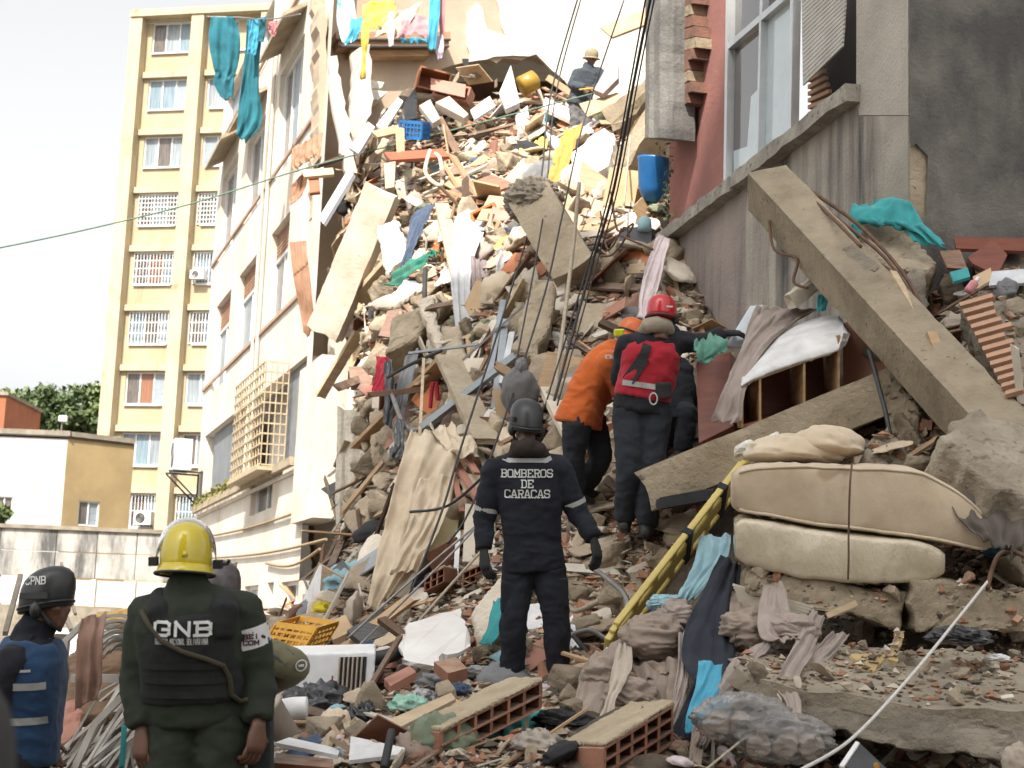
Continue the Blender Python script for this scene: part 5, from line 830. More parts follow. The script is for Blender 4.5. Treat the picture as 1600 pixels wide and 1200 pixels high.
# ================================================================ curtains, sheets and hanging cloth on the slope
for k, (rw, nf, am, m_, nm, lb) in enumerate([
  ([((645, 676, 14.9), (700, 668, 15.2)), ((634, 700, 14.5), (722, 698, 14.6)), ((616, 760, 14.2), (706, 745, 14.3)), ((600, 830, 14.0), (684, 800, 14.0)), ((586, 900, 13.8), (668, 856, 13.8)), ((572, 950, 13.7), (626, 915, 13.7))], 5, .09, c_cream, 'cream_curtain', 'large cream curtain hanging down the slope left of the firefighter'),
  ([((655, 750, 14.1), (712, 740, 14.1)), ((640, 815, 13.85), (700, 800, 13.9)), ((620, 868, 13.7), (672, 856, 13.7)), ((612, 892, 13.6), (650, 896, 13.6))], 3, .08, c_cream, 'cream_curtain', 'lower overlapping flap of the large cream curtain'),
  ([((668, 668, 14.9), (705, 664, 15.2)), ((690, 688, 14.6), (738, 688, 14.7)), ((712, 710, 14.4), (748, 716, 14.4))], 2, .07, c_cream, 'cream_bolster', 'cream padded roll on top of the large cream curtain'),
  ([((528, 636, 20.2), (574, 648, 20.0)), ((525, 720, 19.6), (582, 740, 19.4)), ((524, 800, 19.2), (578, 820, 19)), ((530, 866, 18.8), (562, 876, 18.7))], 5, .06, cloth('net_fabric', (.50, .45, .37), (.36, .32, .25), scale=20), 'net_curtain', 'torn greyish net curtain hanging at the foot of the torn block'),
  ([((712, 335, 20.8), (765, 322, 21.2)), ((706, 380, 20.0), (752, 372, 20)), ((704, 440, 18.9), (735, 440, 18.9)), ((716, 540, 18.2), (742, 536, 18.2))], 3, .06, cloth('cloth_pale_grey', (.50, .50, .50), (.40, .40, .41)), 'grey_curtain', 'long pale grey curtain hanging over the orange drawers'),
  ([((735, 400, 19.3), (760, 410, 19.2)), ((738, 470, 18.6), (772, 480, 18.4)), ((742, 530, 18.2), (775, 535, 18.1))], 4, .05, cloth('cloth_mauve_grey', (.24, .19, .19), (.18, .14, .14)), 'mauve_curtain', 'dusty mauve curtain hanging right of the pale grey curtain'),
  ([((782, 392, 19.0), (825, 410, 18.8)), ((775, 430, 18.6), (850, 440, 18.4)), ((780, 470, 18.2), (838, 485, 18)), ((790, 500, 18), (815, 505, 17.9))], 3, .07, plas, 'plastic_sheet', 'crumpled grey plastic sheet left of the stub beam'),
  ([((596, 448, 20.9), (625, 420, 21)), ((618, 440, 20.6), (650, 405, 20.8)), ((645, 425, 20.4), (672, 392, 20.5)), ((665, 408, 20.3), (684, 392, 20.4))], 2, .06, c_green, 'green_cloth', 'dark green cloth lying across the sunlit rubble'),
  ([((588, 556, 18.8), (610, 560, 18.6)), ((586, 585, 18.6), (608, 590, 18.5)), ((580, 615, 18.5), (602, 622, 18.4))], 3, .05, c_red, 'red_garment', 'crimson garment hanging in the cavity of the slope'),
  ([((604, 565, 18.3), (616, 562, 18.2)), ((600, 620, 18.1), (618, 625, 18)), ((597, 660, 18), (612, 668, 17.9))], 2, .04, plasb, 'black_plastic', 'black plastic strip hanging beside the crimson garment'),
  ([((632, 558, 18.6), (655, 545, 18.6)), ((622, 600, 18.3), (646, 590, 18.3)), ((614, 645, 18), (630, 650, 18))], 4, .04, c_grey, 'grey_curtain', 'dark grey pleated curtain hanging in the cavity'),
  ([((618, 660, 17.4), (632, 655, 17.3)), ((616, 690, 17.2), (634, 690, 17.1)), ((612, 712, 17), (630, 718, 17))], 2, .05, plasb, 'black_plastic', 'shiny black plastic bag hanging above the cream curtain'),
  ([((882, 205, 24.4), (914, 192, 24.6)), ((868, 240, 23.2), (895, 235, 23.2)), ((855, 280, 22), (880, 280, 22)), ((842, 302, 21.4), (868, 308, 21.2))], 3, .09, c_amber, 'amber_curtain', 'amber yellow curtain draped down the sunlit heap'),
  ([((820, 222, 25), (856, 215, 25)), ((806, 250, 24), (850, 248, 24)), ((800, 272, 23.4), (830, 268, 23.4))], 1, .05, c_yel, 'yellow_sheet', 'flat mustard yellow sheet left of the amber curtain'),
  ([((1030, 365, 17.4), (1046, 372, 17.2)), ((1012, 410, 16.9), (1036, 420, 16.8)), ((1000, 460, 16.3), (1022, 470, 16.2)), ((996, 492, 15.8), (1010, 505, 15.8))], 3, .05, c_pkwhite, 'pinkish_cloth', 'pinkish white cloth hanging from the end of the window sill'),
  ([((740, 250, 24.6), (790, 240, 24.8)), ((720, 268, 24), (780, 262, 24)), ((728, 285, 23.6), (760, 282, 23.6))], 3, .06, c_lblue, 'pale_blue_cloth', 'pale blue cloth on the sunlit heap left of the yellow sheet'),
  ([((652, 330, 22.8), (688, 312, 23)), ((640, 350, 22.2), (668, 340, 22.3)), ((632, 390, 21.5), (648, 385, 21.5)), ((626, 415, 21.2), (636, 418, 21.2))], 3, .06, c_jean, 'denim_garment', 'dark denim clothes trailing down the sunlit heap'),
  ([((548, 900, 16.6), (562, 892, 16.6)), ((545, 940, 16.2), (562, 936, 16.2)), ((538, 962, 16), (556, 965, 16))], 2, .04, cloth('cloth_checked', (.10, .16, .18), (.42, .44, .42), scale=34), 'checked_garment', 'black and white checked garment hanging near the white wall')]):
    thing(nm, drape(rw, nf, am, 40, 36, 140+k), m_, lb, nm.split('_')[-1], smooth=True)
# bed and bedding stuck in the torn wall
bd = empty('stranded_bed', EP(606, 98), 'bed stranded high on the torn wall with striped brown mattress edge', 'bed')
def bedbox(x0, x1, y0, y1, o0, o1, m_, nm): a, b_, c = EP(x0, y1, o0), EP(x1, y1, o0), EP(x0, y0, o0); mk(nm, B().prism([a, b_, EP(x1, y0, o0), c], en*(o1-o0)), m_, bd)
mb = mat('mattress_brown', (.36, .23, .14), (.28, .17, .10), 4, .8, .2, 30)
bedbox(517, 694, 62, 74, .02, .42, mb, 'mattress'); bedbox(522, 692, 75, 84, .02, .40, mb, 'mattress'); bedbox(542, 663, 86, 96, .02, .30, wood_tan, 'bed_base')
for k, (x0, x1) in enumerate(((517, 694), (522, 692))): mk('piping', B().bar(EP(x0, 74.5+k*10, .43-k*.02), EP(x1, 74.5+k*10, .43-k*.02), .03), rubber, bd)
for k, (rw, m_, nm, lb) in enumerate([
  ([((566, 6, 26.9), (618, 4, 26.9)), ((568, 30, 26.7), (618, 28, 26.7)), ((572, 45, 26.6), (600, 50, 26.6))], c_yel, 'yellow_cloth', 'yellow cloth bunched on the stranded bed'), ([((568, 34, 26.5), (578, 34, 26.5)), ((564, 60, 26.4), (576, 64, 26.4)), ((566, 90, 26.4), (572, 92, 26.4)), ((562, 124, 26.4), (572, 122, 26.4))], c_yel, 'yellow_strip', 'yellow strip dangling below the stranded bed'),
  ([((632, 28, 26.7), (684, 22, 26.9)), ((626, 42, 26.5), (678, 38, 26.6)), ((622, 58, 26.4), (668, 58, 26.4))], c_pink, 'pink_sheet', 'pink sheet folded on the stranded bed'), ([((672, -20, 26.8), (690, -20, 26.8)), ((670, 30, 26.5), (686, 30, 26.5)), ((668, 76, 26.4), (680, 80, 26.4))], c_sky, 'blue_sheet', 'blue sheet hanging at the right end of the stranded bed'),
  ([((528, -10, 26.7), (552, -10, 26.7)), ((526, 30, 26.6), (556, 34, 26.6)), ((534, 62, 26.4), (548, 70, 26.4))], cloth('cloth_blue_white', (.66, .70, .72), (.10, .42, .58), scale=9), 'patterned_sheet', 'white and blue sheet at the left end of the stranded bed'), ([((548, 30, 26.6), (566, 26, 26.6)), ((546, 50, 26.45), (560, 56, 26.45)), ((536, 68, 26.4), (545, 71, 26.4))], c_sky, 'blue_towel', 'blue towel over the front of the stranded bed'),
  ([((682, 56, 26.6), (692, 54, 26.6)), ((679, 74, 26.5), (694, 74, 26.5)), ((684, 92, 26.5), (690, 92, 26.5))], c_lilac, 'lilac_cloth', 'lilac cloth hanging right of the stranded bed'), ([((688, -10, 26.8), (696, -10, 26.8)), ((686, 30, 26.7), (695, 30, 26.7)), ((688, 56, 26.7), (694, 56, 26.7))], c_pink, 'pink_strip', 'narrow pink cloth hanging beside the blue sheet'), ([((607, 20, 26.5), (616, 18, 26.5)), ((606, 50, 26.4), (616, 50, 26.4)), ((608, 72, 26.4), (614, 72, 26.4))], c_white, 'white_strip', 'white cloth strip over the front of the stranded bed'), ([((625, 62, 26.35), (668, 60, 26.4)), ((630, 66, 26.3), (668, 67, 26.3))], c_sky, 'bed_sheet', 'turquoise sheet edge under the pink sheet'),
  ([((600, 30, 26.7), (660, 0, 26.9)), ((590, 50, 26.6), (640, 40, 26.6)), ((585, 62, 26.5), (630, 62, 26.5))], c_cream, 'cream_sheet', 'cream bedding heap in the middle of the stranded bed')]):
    thing(nm, drape(rw, 2.5, .07, 22, 18, 170+k), m_, lb, nm.split('_')[-1], smooth=True)
# washing on the line at the left block
for k, (rw, m_, lb) in enumerate([([((330, 26, 30), (366, 26, 30)), ((326, 60, 30), (375, 60, 30)), ((334, 105, 30), (372, 100, 30)), ((336, 116, 30), (366, 120, 30)), ((334, 130, 30), (366, 130, 30)), ((344, 150, 30), (364, 154, 30))], c_tealb, 'big petrol blue garment bagged out on the washing line'),
   ([((386, 32, 30), (418, 26, 30)), ((384, 70, 30), (408, 72, 30)), ((378, 130, 30), (404, 130, 30)), ((372, 180, 30), (408, 190, 30)), ((370, 210, 30), (384, 224, 30))], c_tealb, 'long petrol blue trousers hanging from the washing line'), ([((390, 30, 29.8), (404, 30, 29.8)), ((388, 60, 29.8), (404, 62, 29.8)), ((386, 84, 29.8), (400, 86, 29.8))], c_sky, 'bright blue cloth pegged over the petrol trousers'), ([((404, 30, 29.7), (416, 28, 29.7)), ((404, 50, 29.7), (414, 52, 29.7)), ((402, 66, 29.7), (412, 66, 29.7))], c_tealb, 'short petrol cloth at the right of the trousers'), ([((420, 34, 29.6), (434, 32, 29.6)), ((419, 46, 29.6), (432, 48, 29.6)), ((424, 56, 29.6), (430, 56, 29.6))], c_pink, 'faint pink cloth at the far right of the washing line')]):
    thing('hanging_laundry', drape(rw, 2.5, .06, 36, 26, 190+k), m_, lb, 'laundry', smooth=True)
cable('washing_line', 'thin washing line stretched out from the white block', [(322, 26, 30), (370, 27, 30), (420, 30, 29.5), (470, 22, 28.5)], .012, steel, 'line')
# ================================================================ boxes, drawers and panels on the upper heap
def tilt_box(px, py, d, w, h, dp, rz, rx, name, label, cat, m_, inner=None):
    R_ = Matrix.Rotation(rz, 3, 'Z')@Matrix.Rotation(rx, 3, 'Y'); o = P(px, py, d); carton(name, label, cat, m_, o, R_@V((w, 0, 0)), R_@V((0, dp, 0)), R_@V((0, 0, h)), .03, True, inner)
tilt_box(682, 398, 20.9, .50, .28, .5, .3, .25, 'orange_box', 'open orange drawer left of the pale grey curtain', 'drawer', orange_b); tilt_box(748, 372, 20.6, .34, .36, .4, -.3, -.4, 'orange_box', 'orange drawer tipped on edge right of the pale grey curtain', 'drawer', orange_b)
tilt_box(650, 135, 27.3, .55, .38, .4, .2, .15, 'brown_cabinet', 'open brown cabinet with white rim below the stranded bed', 'cabinet', mat('brown_veneer', (.34, .14, .06), (.26, .1, .04), 3, .5, .1, 40)); tilt_box(675, 148, 26.8, .60, .26, .4, -.15, .22, 'rosewood_box', 'closed rosewood coloured box lying in front of the brown cabinet', 'box', pinkboard, pinkboard)
for k, (pl, th, m_, nm, lb, ct) in enumerate([
  ([(673, 122, 26.7), (728, 132, 26.6), (726, 152, 26.5), (673, 140, 26.6)], .03, pinkboard, 'box_front', 'rosewood front panel of the fallen box below the bed', 'panel'), ([(937, 42, 26.6), (1030, 5, 26.4), (1050, 22, 26.0), (956, 58, 26.2)], .04, card, 'cardboard_sheet', 'large flat tan panel jutting out at the upper right', 'panel'), ([(1030, 8, 25.6), (1060, 20, 25.5), (1060, 48, 25.4), (1034, 50, 25.5)], .3, wood_pale, 'pale_box', 'pale box behind the jutting tan panel', 'box'),
  ([(905, 162, 25.0), (965, 144, 25.2), (972, 160, 24.8), (918, 182, 24.6)], .03, card, 'tan_board', 'flat tan board in front of the searcher on the heap', 'board'), ([(928, 140, 25.0), (952, 96, 25.2), (966, 100, 25.2), (966, 122, 25.0), (942, 146, 24.9)], .12, mat('violet_grey', (.26, .21, .22), (.2, .16, .17), 4, .5), 'television', 'grey flat box held up by the searcher on the heap', 'box'),
  ([(498, 340, 24.5), (545, 262, 24.9), (552, 272, 24.7), (505, 350, 24.3)], .06, mat('grey_door', (.50, .52, .56), (.4, .42, .46), 3, .6), 'metal_sheet', 'white metal door leaf lying diagonally beside the torn edge', 'door'), ([(545, 230, 25.6), (575, 190, 26.2), (586, 198, 26), (560, 240, 25.3)], .05, mat('grey_planks', (.42, .42, .44), (.33, .33, .35), 8, .7, .2, 20, stretch=(1, 1, 8)), 'grey_shutter', 'grey slatted shutter leaning on the sunlit heap', 'shutter'),
  ([(588, 195, 26), (622, 152, 26.8), (630, 158, 26.7), (600, 205, 25.8)], .05, c_white, 'white_leaf', 'white door panel propped up below the bed', 'door'), ([(580, 205, 25.6), (632, 192, 25.9), (632, 238, 25.2), (620, 238, 25.2), (618, 208, 25.6), (590, 214, 25.5)], .04, wood_tan, 'wood_corner', 'tan wooden frame corner beside the blue crate', 'frame'), ([(600, 238, 25.2), (690, 232, 25.3), (705, 244, 25.0), (610, 250, 24.9)], .05, mat('red_sheet', (.36, .10, .05), (.28, .08, .04), 3, .5), 'red_sheet', 'long rust red sheet under the tan wooden frame', 'sheet'),
  ([(632, 160, 26.6), (648, 138, 27), (652, 150, 26.9), (650, 185, 26.3), (632, 188, 26.2)], .15, plasb, 'black_suitcase', 'black suitcase standing under the brown cabinet', 'suitcase'), ([(655, 165, 26.4), (672, 155, 26.6), (688, 185, 26), (676, 192, 25.9)], .1, c_beige, 'appliance_shell', 'cream appliance shell beside the black suitcase', 'appliance'), ([(680, 160, 26.3), (702, 150, 26.5), (732, 178, 26), (725, 184, 25.9)], .12, c_beige, 'cream_cabinet', 'cream cabinet toppled diagonally below the rosewood box', 'cabinet'),
  ([(735, 172, 26.2), (765, 150, 26.6), (774, 166, 26.3), (742, 186, 25.9)], .05, c_white, 'white_plate', 'white panel right of the toppled cream cabinet', 'panel'), ([(780, 145, 26.8), (798, 102, 27.4), (812, 160, 26.5), (790, 170, 26.3)], .1, c_white, 'white_sheet', 'tall white slab below the hole in the wall', 'slab'), ([(852, 152, 26.8), (895, 172, 26.4), (895, 190, 26), (848, 168, 26.3)], .06, wpl, 'white_plank', 'long white plank pointing at the searcher', 'plank'),
  ([(806, 180, 25.8), (824, 165, 26.2), (830, 206, 25.3), (812, 208, 25.2)], .08, wpl, 'white_block', 'white panel right under the yellow rope', 'panel'), ([(470, 266, 26.6), (520, 262, 26.6), (522, 272, 26.4), (476, 276, 26.4)], .05, wood_pale, 'pale_board', 'pale board sticking out at the torn edge', 'board'), ([(482, 276, 26.5), (498, 276, 26.5), (500, 300, 26.2), (484, 302, 26.2)], .05, mat('rust_orange', (.38, .12, .05), (.3, .09, .04), 3, .6), 'rust_board', 'small rust orange panel at the torn edge', 'panel'),
  ([(600, 255, 24.6), (618, 252, 24.7), (616, 292, 24), (602, 295, 24)], .1, concrete_pale, 'small_slab', 'narrow upright slab above the toppled pillar', 'slab'), ([(770, 385, 19.6), (820, 340, 20.4), (826, 366, 19.8), (782, 402, 19.3)], .04, mat('amber_board', (.50, .32, .10), (.4, .25, .08), 3, .6), 'amber_board', 'amber wooden board under the stub beam', 'board'), ([(826, 362, 19.4), (832, 360, 19.4), (862, 418, 18.4), (856, 420, 18.4)], .04, c_white, 'white_lath', 'thin white lath under the stub beam', 'lath'),
  ([(690, 350, 21.3), (720, 338, 21.6), (720, 366, 21.0), (684, 378, 20.9)], .03, c_white, 'drawer_top', 'white sheet over the left orange drawer', 'sheet')]):
    thing(nm, board(pl, th), m_, lb, ct)
for x, y, lb in ((813, 118, 'yellow plastic barrel inside the hole in the wall'),): 
    c = P(x, y, 27.4); thing('yellow_barrel', B().lathe(c-V((0, 0, .2)), [(.10, 0), (.17, .03), (.17, .30), (.10, .34)], 18, (.8, .2, .5)), mat('barrel_yellow', (.36, .22, .03), (.28, .17, .02), 4, .4), lb, 'barrel', smooth=True)
c = P(1016, 316, 18.8); dv_ = V((.06, 0, 1)).normalized(); thing('blue_barrel', B().lathe(c, [(.08, 0), (.16, .15), (.22, .48), (.23, .5), (.20, .5)], 22, (.12, -.1, 1)), blue_p, 'blue plastic drum wedged beside the red wall', 'barrel', smooth=True)
c = P(1008, 345, 18.2); e = empty('meter_box', c, 'grey electric meter box with a pale blue lamp glass', 'meter box'); mk('box', B().box(P(992, 375, 17.8), (.17, 0, .02), (0, .1, 0), (0, 0, .12)), mat('box_grey', (.14, .145, .16), None, 4, .5), e); mk('lamp_glass', B().lathe(P(1007, 362, 17.7), [(.05, 0), (.08, .02), (.07, .14), (.04, .16)], 14), c_lblue, e, smooth=True); mk('tank', B().lathe(P(1012, 388, 17.8), [(.07, 0), (.08, .02), (.08, .2), (.05, .22)], 14), rubber, e, smooth=True)
e = empty('grey_sack', P(812, 640, 14.9), 'tied grey sack lying above the black helmet', 'sack'); mk('body', crumple(P(812, 612, 15), (.16, .15, .21), 6, .20, 1.5, flat=1), cloth('sack_grey', (.15, .145, .14), (.10, .098, .095)), e, smooth=True); mk('knot', crumple(P(815, 572, 15), (.05, .05, .07), 7, .3, 2, flat=1), c_grey, e, smooth=True)
c = P(676, 625, 16.6); e = empty('red_chair', c, 'small red plastic chair leg frame in the cavity', 'chair'); mk('frame', B().tube([P(672, 638, 16.6), P(676, 598, 16.6), P(682, 596, 16.6), P(684, 626, 16.6)], .022, 6), c_red, e)
# corrugated brown sheets at the torn edge
for k, (rw, lb) in enumerate([([((456, 232, 26.9), (505, 206, 26.9)), ((456, 258, 26.8), (502, 222, 26.7)), ((462, 268, 26.7), (500, 248, 26.6))], 'upper fan of brown corrugated shutter sheet at the torn edge'), ([((455, 290, 26.9), (482, 262, 26.8)), ((452, 312, 26.9), (478, 290, 26.8)), ((455, 325, 26.8), (468, 310, 26.7))], 'middle brown corrugated shutter sheet at the torn edge'), ([((452, 378, 26.9), (478, 376, 26.8)), ((458, 430, 26.7), (486, 450, 26.6)), ((468, 480, 26.7), (490, 500, 26.6)), ((474, 520, 26.6), (484, 522, 26.6))], 'lower twisted brown shutter sheet hanging from the torn edge')]):
    thing('shutter_sheet', drape(rw, 9, .03, 20, 54, 210+k, crease=.01), louv, lb, 'shutter')
# ================================================================ poles, rods and cables
for k, (p_, q_, w1, m_, nm, lb) in enumerate([
  ((640, 552, 17.6), (748, 538, 17.2), .05, zinc, 'metal_channel', 'grey metal channel lying level across the cavity'), ((660, 668, 15.8), (806, 556, 15.7), .13, zinc, 'metal_plate', 'wide grey metal strip leaning diagonally over the cavity'), ((690, 592, 16.6), (818, 478, 16.8), .05, steel, 'steel_tube', 'long dark steel tube slanting up to the right'), ((772, 640, 15.6), (790, 500, 16.9), .07, zinc, 'aluminium_strip', 'aluminium strip standing upright in the middle of the slope'), ((762, 600, 15.9), (786, 470, 17.3), .06, zinc, 'aluminium_strip', 'second aluminium strip left of the upright one'), ((784, 600, 15.9), (800, 520, 16.6), .06, plas, 'plastic_pipe', 'pale pipe standing beside the aluminium strips'),
  ((655, 700, 15.6), (662, 560, 16.9), .03, wood_pale, 'wooden_pole', 'thin pale pole standing in the cavity'), ((745, 740, 14.3), (716, 690, 14.8), .06, pinkboard, 'pink_batten', 'pink painted batten right of the cream curtain'), ((752, 790, 14.0), (705, 710, 14.7), .07, pinkboard, 'pink_batten', 'long pink painted batten under the cream bolster'), ((722, 800, 14.1), (704, 720, 14.6), .05, pinkboard, 'pink_batten', 'short pink painted batten beside the cream curtain'), ((575, 960, 15.2), (632, 880, 14.8), .10, wood_brown, 'dark_plank', 'dark plank below the cream curtain'), ((500, 985, 14.8), (590, 890, 15.6), .08, wood_brown, 'dark_plank', 'dark plank rising towards the net curtain'), ((540, 930, 16.6), (610, 800, 17.2), .10, wood_tan, 'tan_plank', 'tan plank leaning left of the cream curtain'),
  ((620, 940, 14), (665, 850, 14.4), .06, rubber, 'black_post', 'thin black post beside the cream curtain hem'), ((690, 870, 13.9), (702, 790, 14.4), .22, mat('cream_enamel', (.50, .42, .24), (.42, .34, .18), 4, .5), 'enamel_sheet', 'cream enamel appliance panel behind the firefighter'), ((732, 880, 13.6), (736, 790, 14.0), .10, plaster, 'plaster_post', 'plaster post behind the left arm of the firefighter'), ((712, 900, 13.5), (716, 830, 13.9), .04, c_white, 'white_lath', 'white lath standing behind the left arm of the firefighter'), ((560, 880, 18.5), (600, 780, 19.5), .05, plaster, 'plaster_lath', 'plaster lath leaning below the net curtain'),
  ((1395, 425, 11.6), (1440, 500, 11.1), .05, wood_pale, 'weathered_branch', 'pale weathered batten behind the leaning beam'), ((1455, 520, 10.9), (1500, 640, 10.4), .07, wood_tan, 'weathered_branch', 'weathered batten lying along the ribbed slab'), ((1400, 560, 11.2), (1410, 470, 11.9), .04, rust, 'rebar', 'rusty bar behind the stump of concrete'), ((880, 660, 14.3), (940, 590, 15.2), .05, rubber, 'black_pipe', 'black pipe beside the orange jacket')]):
    thing(nm, B().bar(Q(p_), Q(q_), w1, w1*.45), m_, lb, nm.split('_')[-1])
blackc = mat('cable_black', (.02, .02, .022), (.035, .035, .037), 8, .55, .1, 60); tanrope = mat('rope_tan', (.42, .36, .27), (.32, .27, .20), 30, .9, .4, 80)
for k, (pts, r_, m_, lb) in enumerate([
  ([(1020, -20, 13.6), (990, 130, 14.3), (958, 300, 14.8), (920, 430, 15.0), (862, 640, 14.6)], .013, blackc, 'thick black cable hanging from the top to the rubble'), ([(1012, -20, 13.7), (983, 140, 14.4), (950, 310, 14.8), (908, 450, 15.0), (850, 640, 14.6)], .008, blackc, 'thinner black cable just left of the thick one'), ([(1026, -20, 13.6), (996, 130, 14.2), (964, 300, 14.7), (930, 420, 14.9), (870, 636, 14.5)], .007, blackc, 'slim dark cable just right of the thick black cable'),
  ([(905, 285, 17.0), (896, 380, 16.8), (884, 480, 16.3), (868, 600, 15.2), (862, 640, 14.8)], .022, tanrope, 'pale rope hanging down beside the black cables'), ([(985, 215, 20), (975, 320, 18.2)], .012, tanrope, 'short pale rope below the tipped slab'), ([(905, -10, 20), (860, 150, 20), (842, 300, 19), (790, 480, 16.5), (720, 700, 14), (690, 800, 13.4), (640, 930, 13)], .011, blackc, 'thin wire running from the top down past the cream curtain'), ([(910, -10, 20), (868, 150, 20), (850, 330, 18), (800, 600, 15)], .009, blackc, 'second thin wire parallel to the long wire'), ([(975, 0, 19), (915, 180, 19), (880, 330, 17.5), (845, 480, 16.2), (750, 760, 13.6), (700, 850, 13.2)], .010, blackc, 'thin wire crossing behind the searcher down to the firefighter'),
  ([(-40, 395, 24), (120, 362, 25), (300, 318, 25.5), (480, 262, 26), (700, 205, 26), (950, 140, 25.5)], .012, mat('line_green', (.12, .20, .15), None, 5, .7), 'long thin green rope stretched across the whole left side'), ([(905, 140, 25.2), (960, 135, 25.1)], .012, c_yel, 'yellow end of the stretched rope near the searcher'),
  ([(640, 800, 13.6), (700, 790, 13.5), (760, 740, 13.2)], .012, blackc, 'short black wire left of the firefighter'), ([(560, 1010, 12), (640, 930, 12.6), (720, 850, 12.9), (790, 770, 13.1)], .010, steel, 'grey wire strung from the litter to the firefighter'), ([(540, 1000, 12.6), (650, 900, 13), (770, 800, 13.3)], .010, steel, 'second grey wire strung above the black appliance'), ([(620, 1010, 11.8), (690, 930, 12.4), (780, 830, 12.8)], .012, tanrope, 'tan cord strung above the white board'), ([(515, 815, 24), (560, 760, 23.5), (600, 640, 22), (604, 540, 21.5)], .014, steel, 'grey wire hanging before the net curtain'), ([(580, 820, 20), (590, 640, 20.5), (582, 560, 21)], .010, blackc, 'dark wire hanging right of the net curtain'),
  ([(612, 615, 18), (630, 660, 17.4), (650, 672, 17.1), (690, 655, 16.8)], .03, steel, 'bent grey tube looping below the crimson garment'), ([(605, 590, 18), (640, 570, 17.6), (690, 548, 17.2)], .02, blackc, 'black hose arching above the cavity'), ([(665, 420, 20), (664, 470, 19.4), (676, 500, 18.9), (692, 520, 18.6)], .03, blackc, 'black hose curling below the orange drawers'), ([(1345, 385, 11.6), (1290, 330, 12.4), (1240, 285, 13.0)], .014, rust, 'upper rusty bar arched over the leaning beam'), ([(1450, 520, 11.2), (1420, 440, 11.6), (1340, 350, 12.3), (1245, 285, 13.0)], .016, rust, 'long rusty bar bent along the leaning beam'), ([(1460, 530, 11.1), (1430, 470, 11.4), (1380, 400, 11.9), (1300, 335, 12.5)], .014, rust, 'second rusty bar bent along the leaning beam'),
  ([(1202, 345, 12.8), (1210, 390, 12.6), (1245, 405, 12.4), (1240, 440, 12.3), (1262, 450, 12.2)], .012, rust, 'rusty wire dangling under the upper end of the leaning beam'), ([(1358, 548, 11.4), (1372, 600, 11.2), (1385, 650, 11.0), (1392, 690, 10.9)], .016, blackc, 'dark cable hanging from the middle of the leaning beam'), ([(876, 1000, 11), (920, 985, 11), (960, 1000, 10.9), (980, 940, 11.1), (950, 905, 11.4), (925, 888, 11.6)], .02, steel, 'curled grey cable right of the firefighter'), ([(870, 960, 11.2), (910, 1010, 10.9), (930, 1030, 10.8)], .018, blackc, 'dark cable end beside the firefighter legs'), ([(885, 945, 11.4), (900, 955, 11.3), (935, 940, 11.3)], .02, tanrope, 'tan bent tube right of the firefighter'),
  ([(955, 300, 17.4), (965, 360, 17), (990, 350, 16.8), (960, 395, 16.9), (938, 400, 17)], .012, rust, 'tangle of rusty rebar right of the cables'), ([(938, 330, 17.4), (950, 390, 17.0), (975, 355, 16.8), (985, 375, 16.8)], .010, rust, 'second rusty rebar loop by the meter box'), ([(970, 368, 16.8), (1020, 390, 16.4)], .014, rust, 'straight rusty bar pointing at the pink cloth'), ([(672, 235, 24.8), (665, 270, 24.2), (690, 290, 23.8), (688, 250, 24.4), (680, 240, 24.6)], .03, c_cream, 'cream cable loop on the sunlit heap'), ([(1100, 1205, 7.0), (1212, 1110, 7.7), (1215, 1085, 7.9)], .006, tanrope, 'thin string in front of the paper roll packs'), ([(190, 1200, 8.3), (193, 1160, 8.35), (194, 1135, 8.4)], .016, c_teal, 'teal knotted cord hanging beside the guardsman')]):
    cable('rope' if m_ in (tanrope, c_yel) else ('rebar' if m_ is rust else 'cable'), lb, pts, r_, m_, 'rope' if m_ in (tanrope, c_yel) else ('rebar' if m_ is rust else 'cable'))
# ================================================================ white strip bundle on the left, towel, car
bn = empty('strip_bundle', P(150, 1190, 9.4), 'tangled bundle of white plastic strips piled up on the left', 'strip bundle'); r = np.random.default_rng(8); stripm = [mat('strip_white', (.50, .47, .42), (.38, .35, .30), 4, .6, .1, 30), mat('strip_grey', (.34, .32, .29), (.25, .23, .2), 4, .6, .1, 30)]
for k in range(64):
    x0 = 200+r.random()*80; y0 = 1000+r.random()*130; x1 = 60+r.random()*190; y1 = 1190+r.random()*40; d = 9.1+r.random()*1.0; pts = [P(x0+40*r.random(), y0-20-60*r.random(), d+.3), P(x0, y0, d+.2), P((x0+x1)/2+r.normal()*12, (y0+y1)/2+r.normal()*10-10, d), P(x1, y1, d-.3)]
    mk('strip', B().tube(pts, .008+.007*r.random(), 4), stripm[k % 2], bn)
for k in range(26):
    R_ = 28+r.random()*50; d = 9.5+r.random()*.6; cx, cy = 185+r.normal()*6, 1030+r.normal()*8; mk('strip_loop', B().tube([P(cx+R_*math.cos(t)*.9, cy-R_*math.sin(t)*.95, d+.1*math.sin(t*2)) for t in np.linspace(-.5, 2.6, 16)], .010, 4), stripm[k % 2], bn)
for k, pts in enumerate(([(100, 1000), (96, 1060), (84, 1082)], [(140, 965), (104, 1000), (98, 1060)], [(190, 1090), (150, 1130), (118, 1200)], [(240, 1040), (185, 1060), (112, 1060)])): mk('broad_strip', B().tube([P(*p, 9.0) for p in pts], .018+.004*k, 4), stripm[0], bn)
thing('brown_towel', drape([((128, 966, 8.95), (165, 960, 9.1)), ((122, 1000, 8.85), (163, 1000, 8.85)), ((120, 1060, 8.8), (160, 1060, 8.8)), ((120, 1112, 8.8), (152, 1090, 8.8))], 2.5, .035, 30, 22, 9), c_brownt, 'brown towel hanging over the white strip bundle', 'towel', smooth=True)
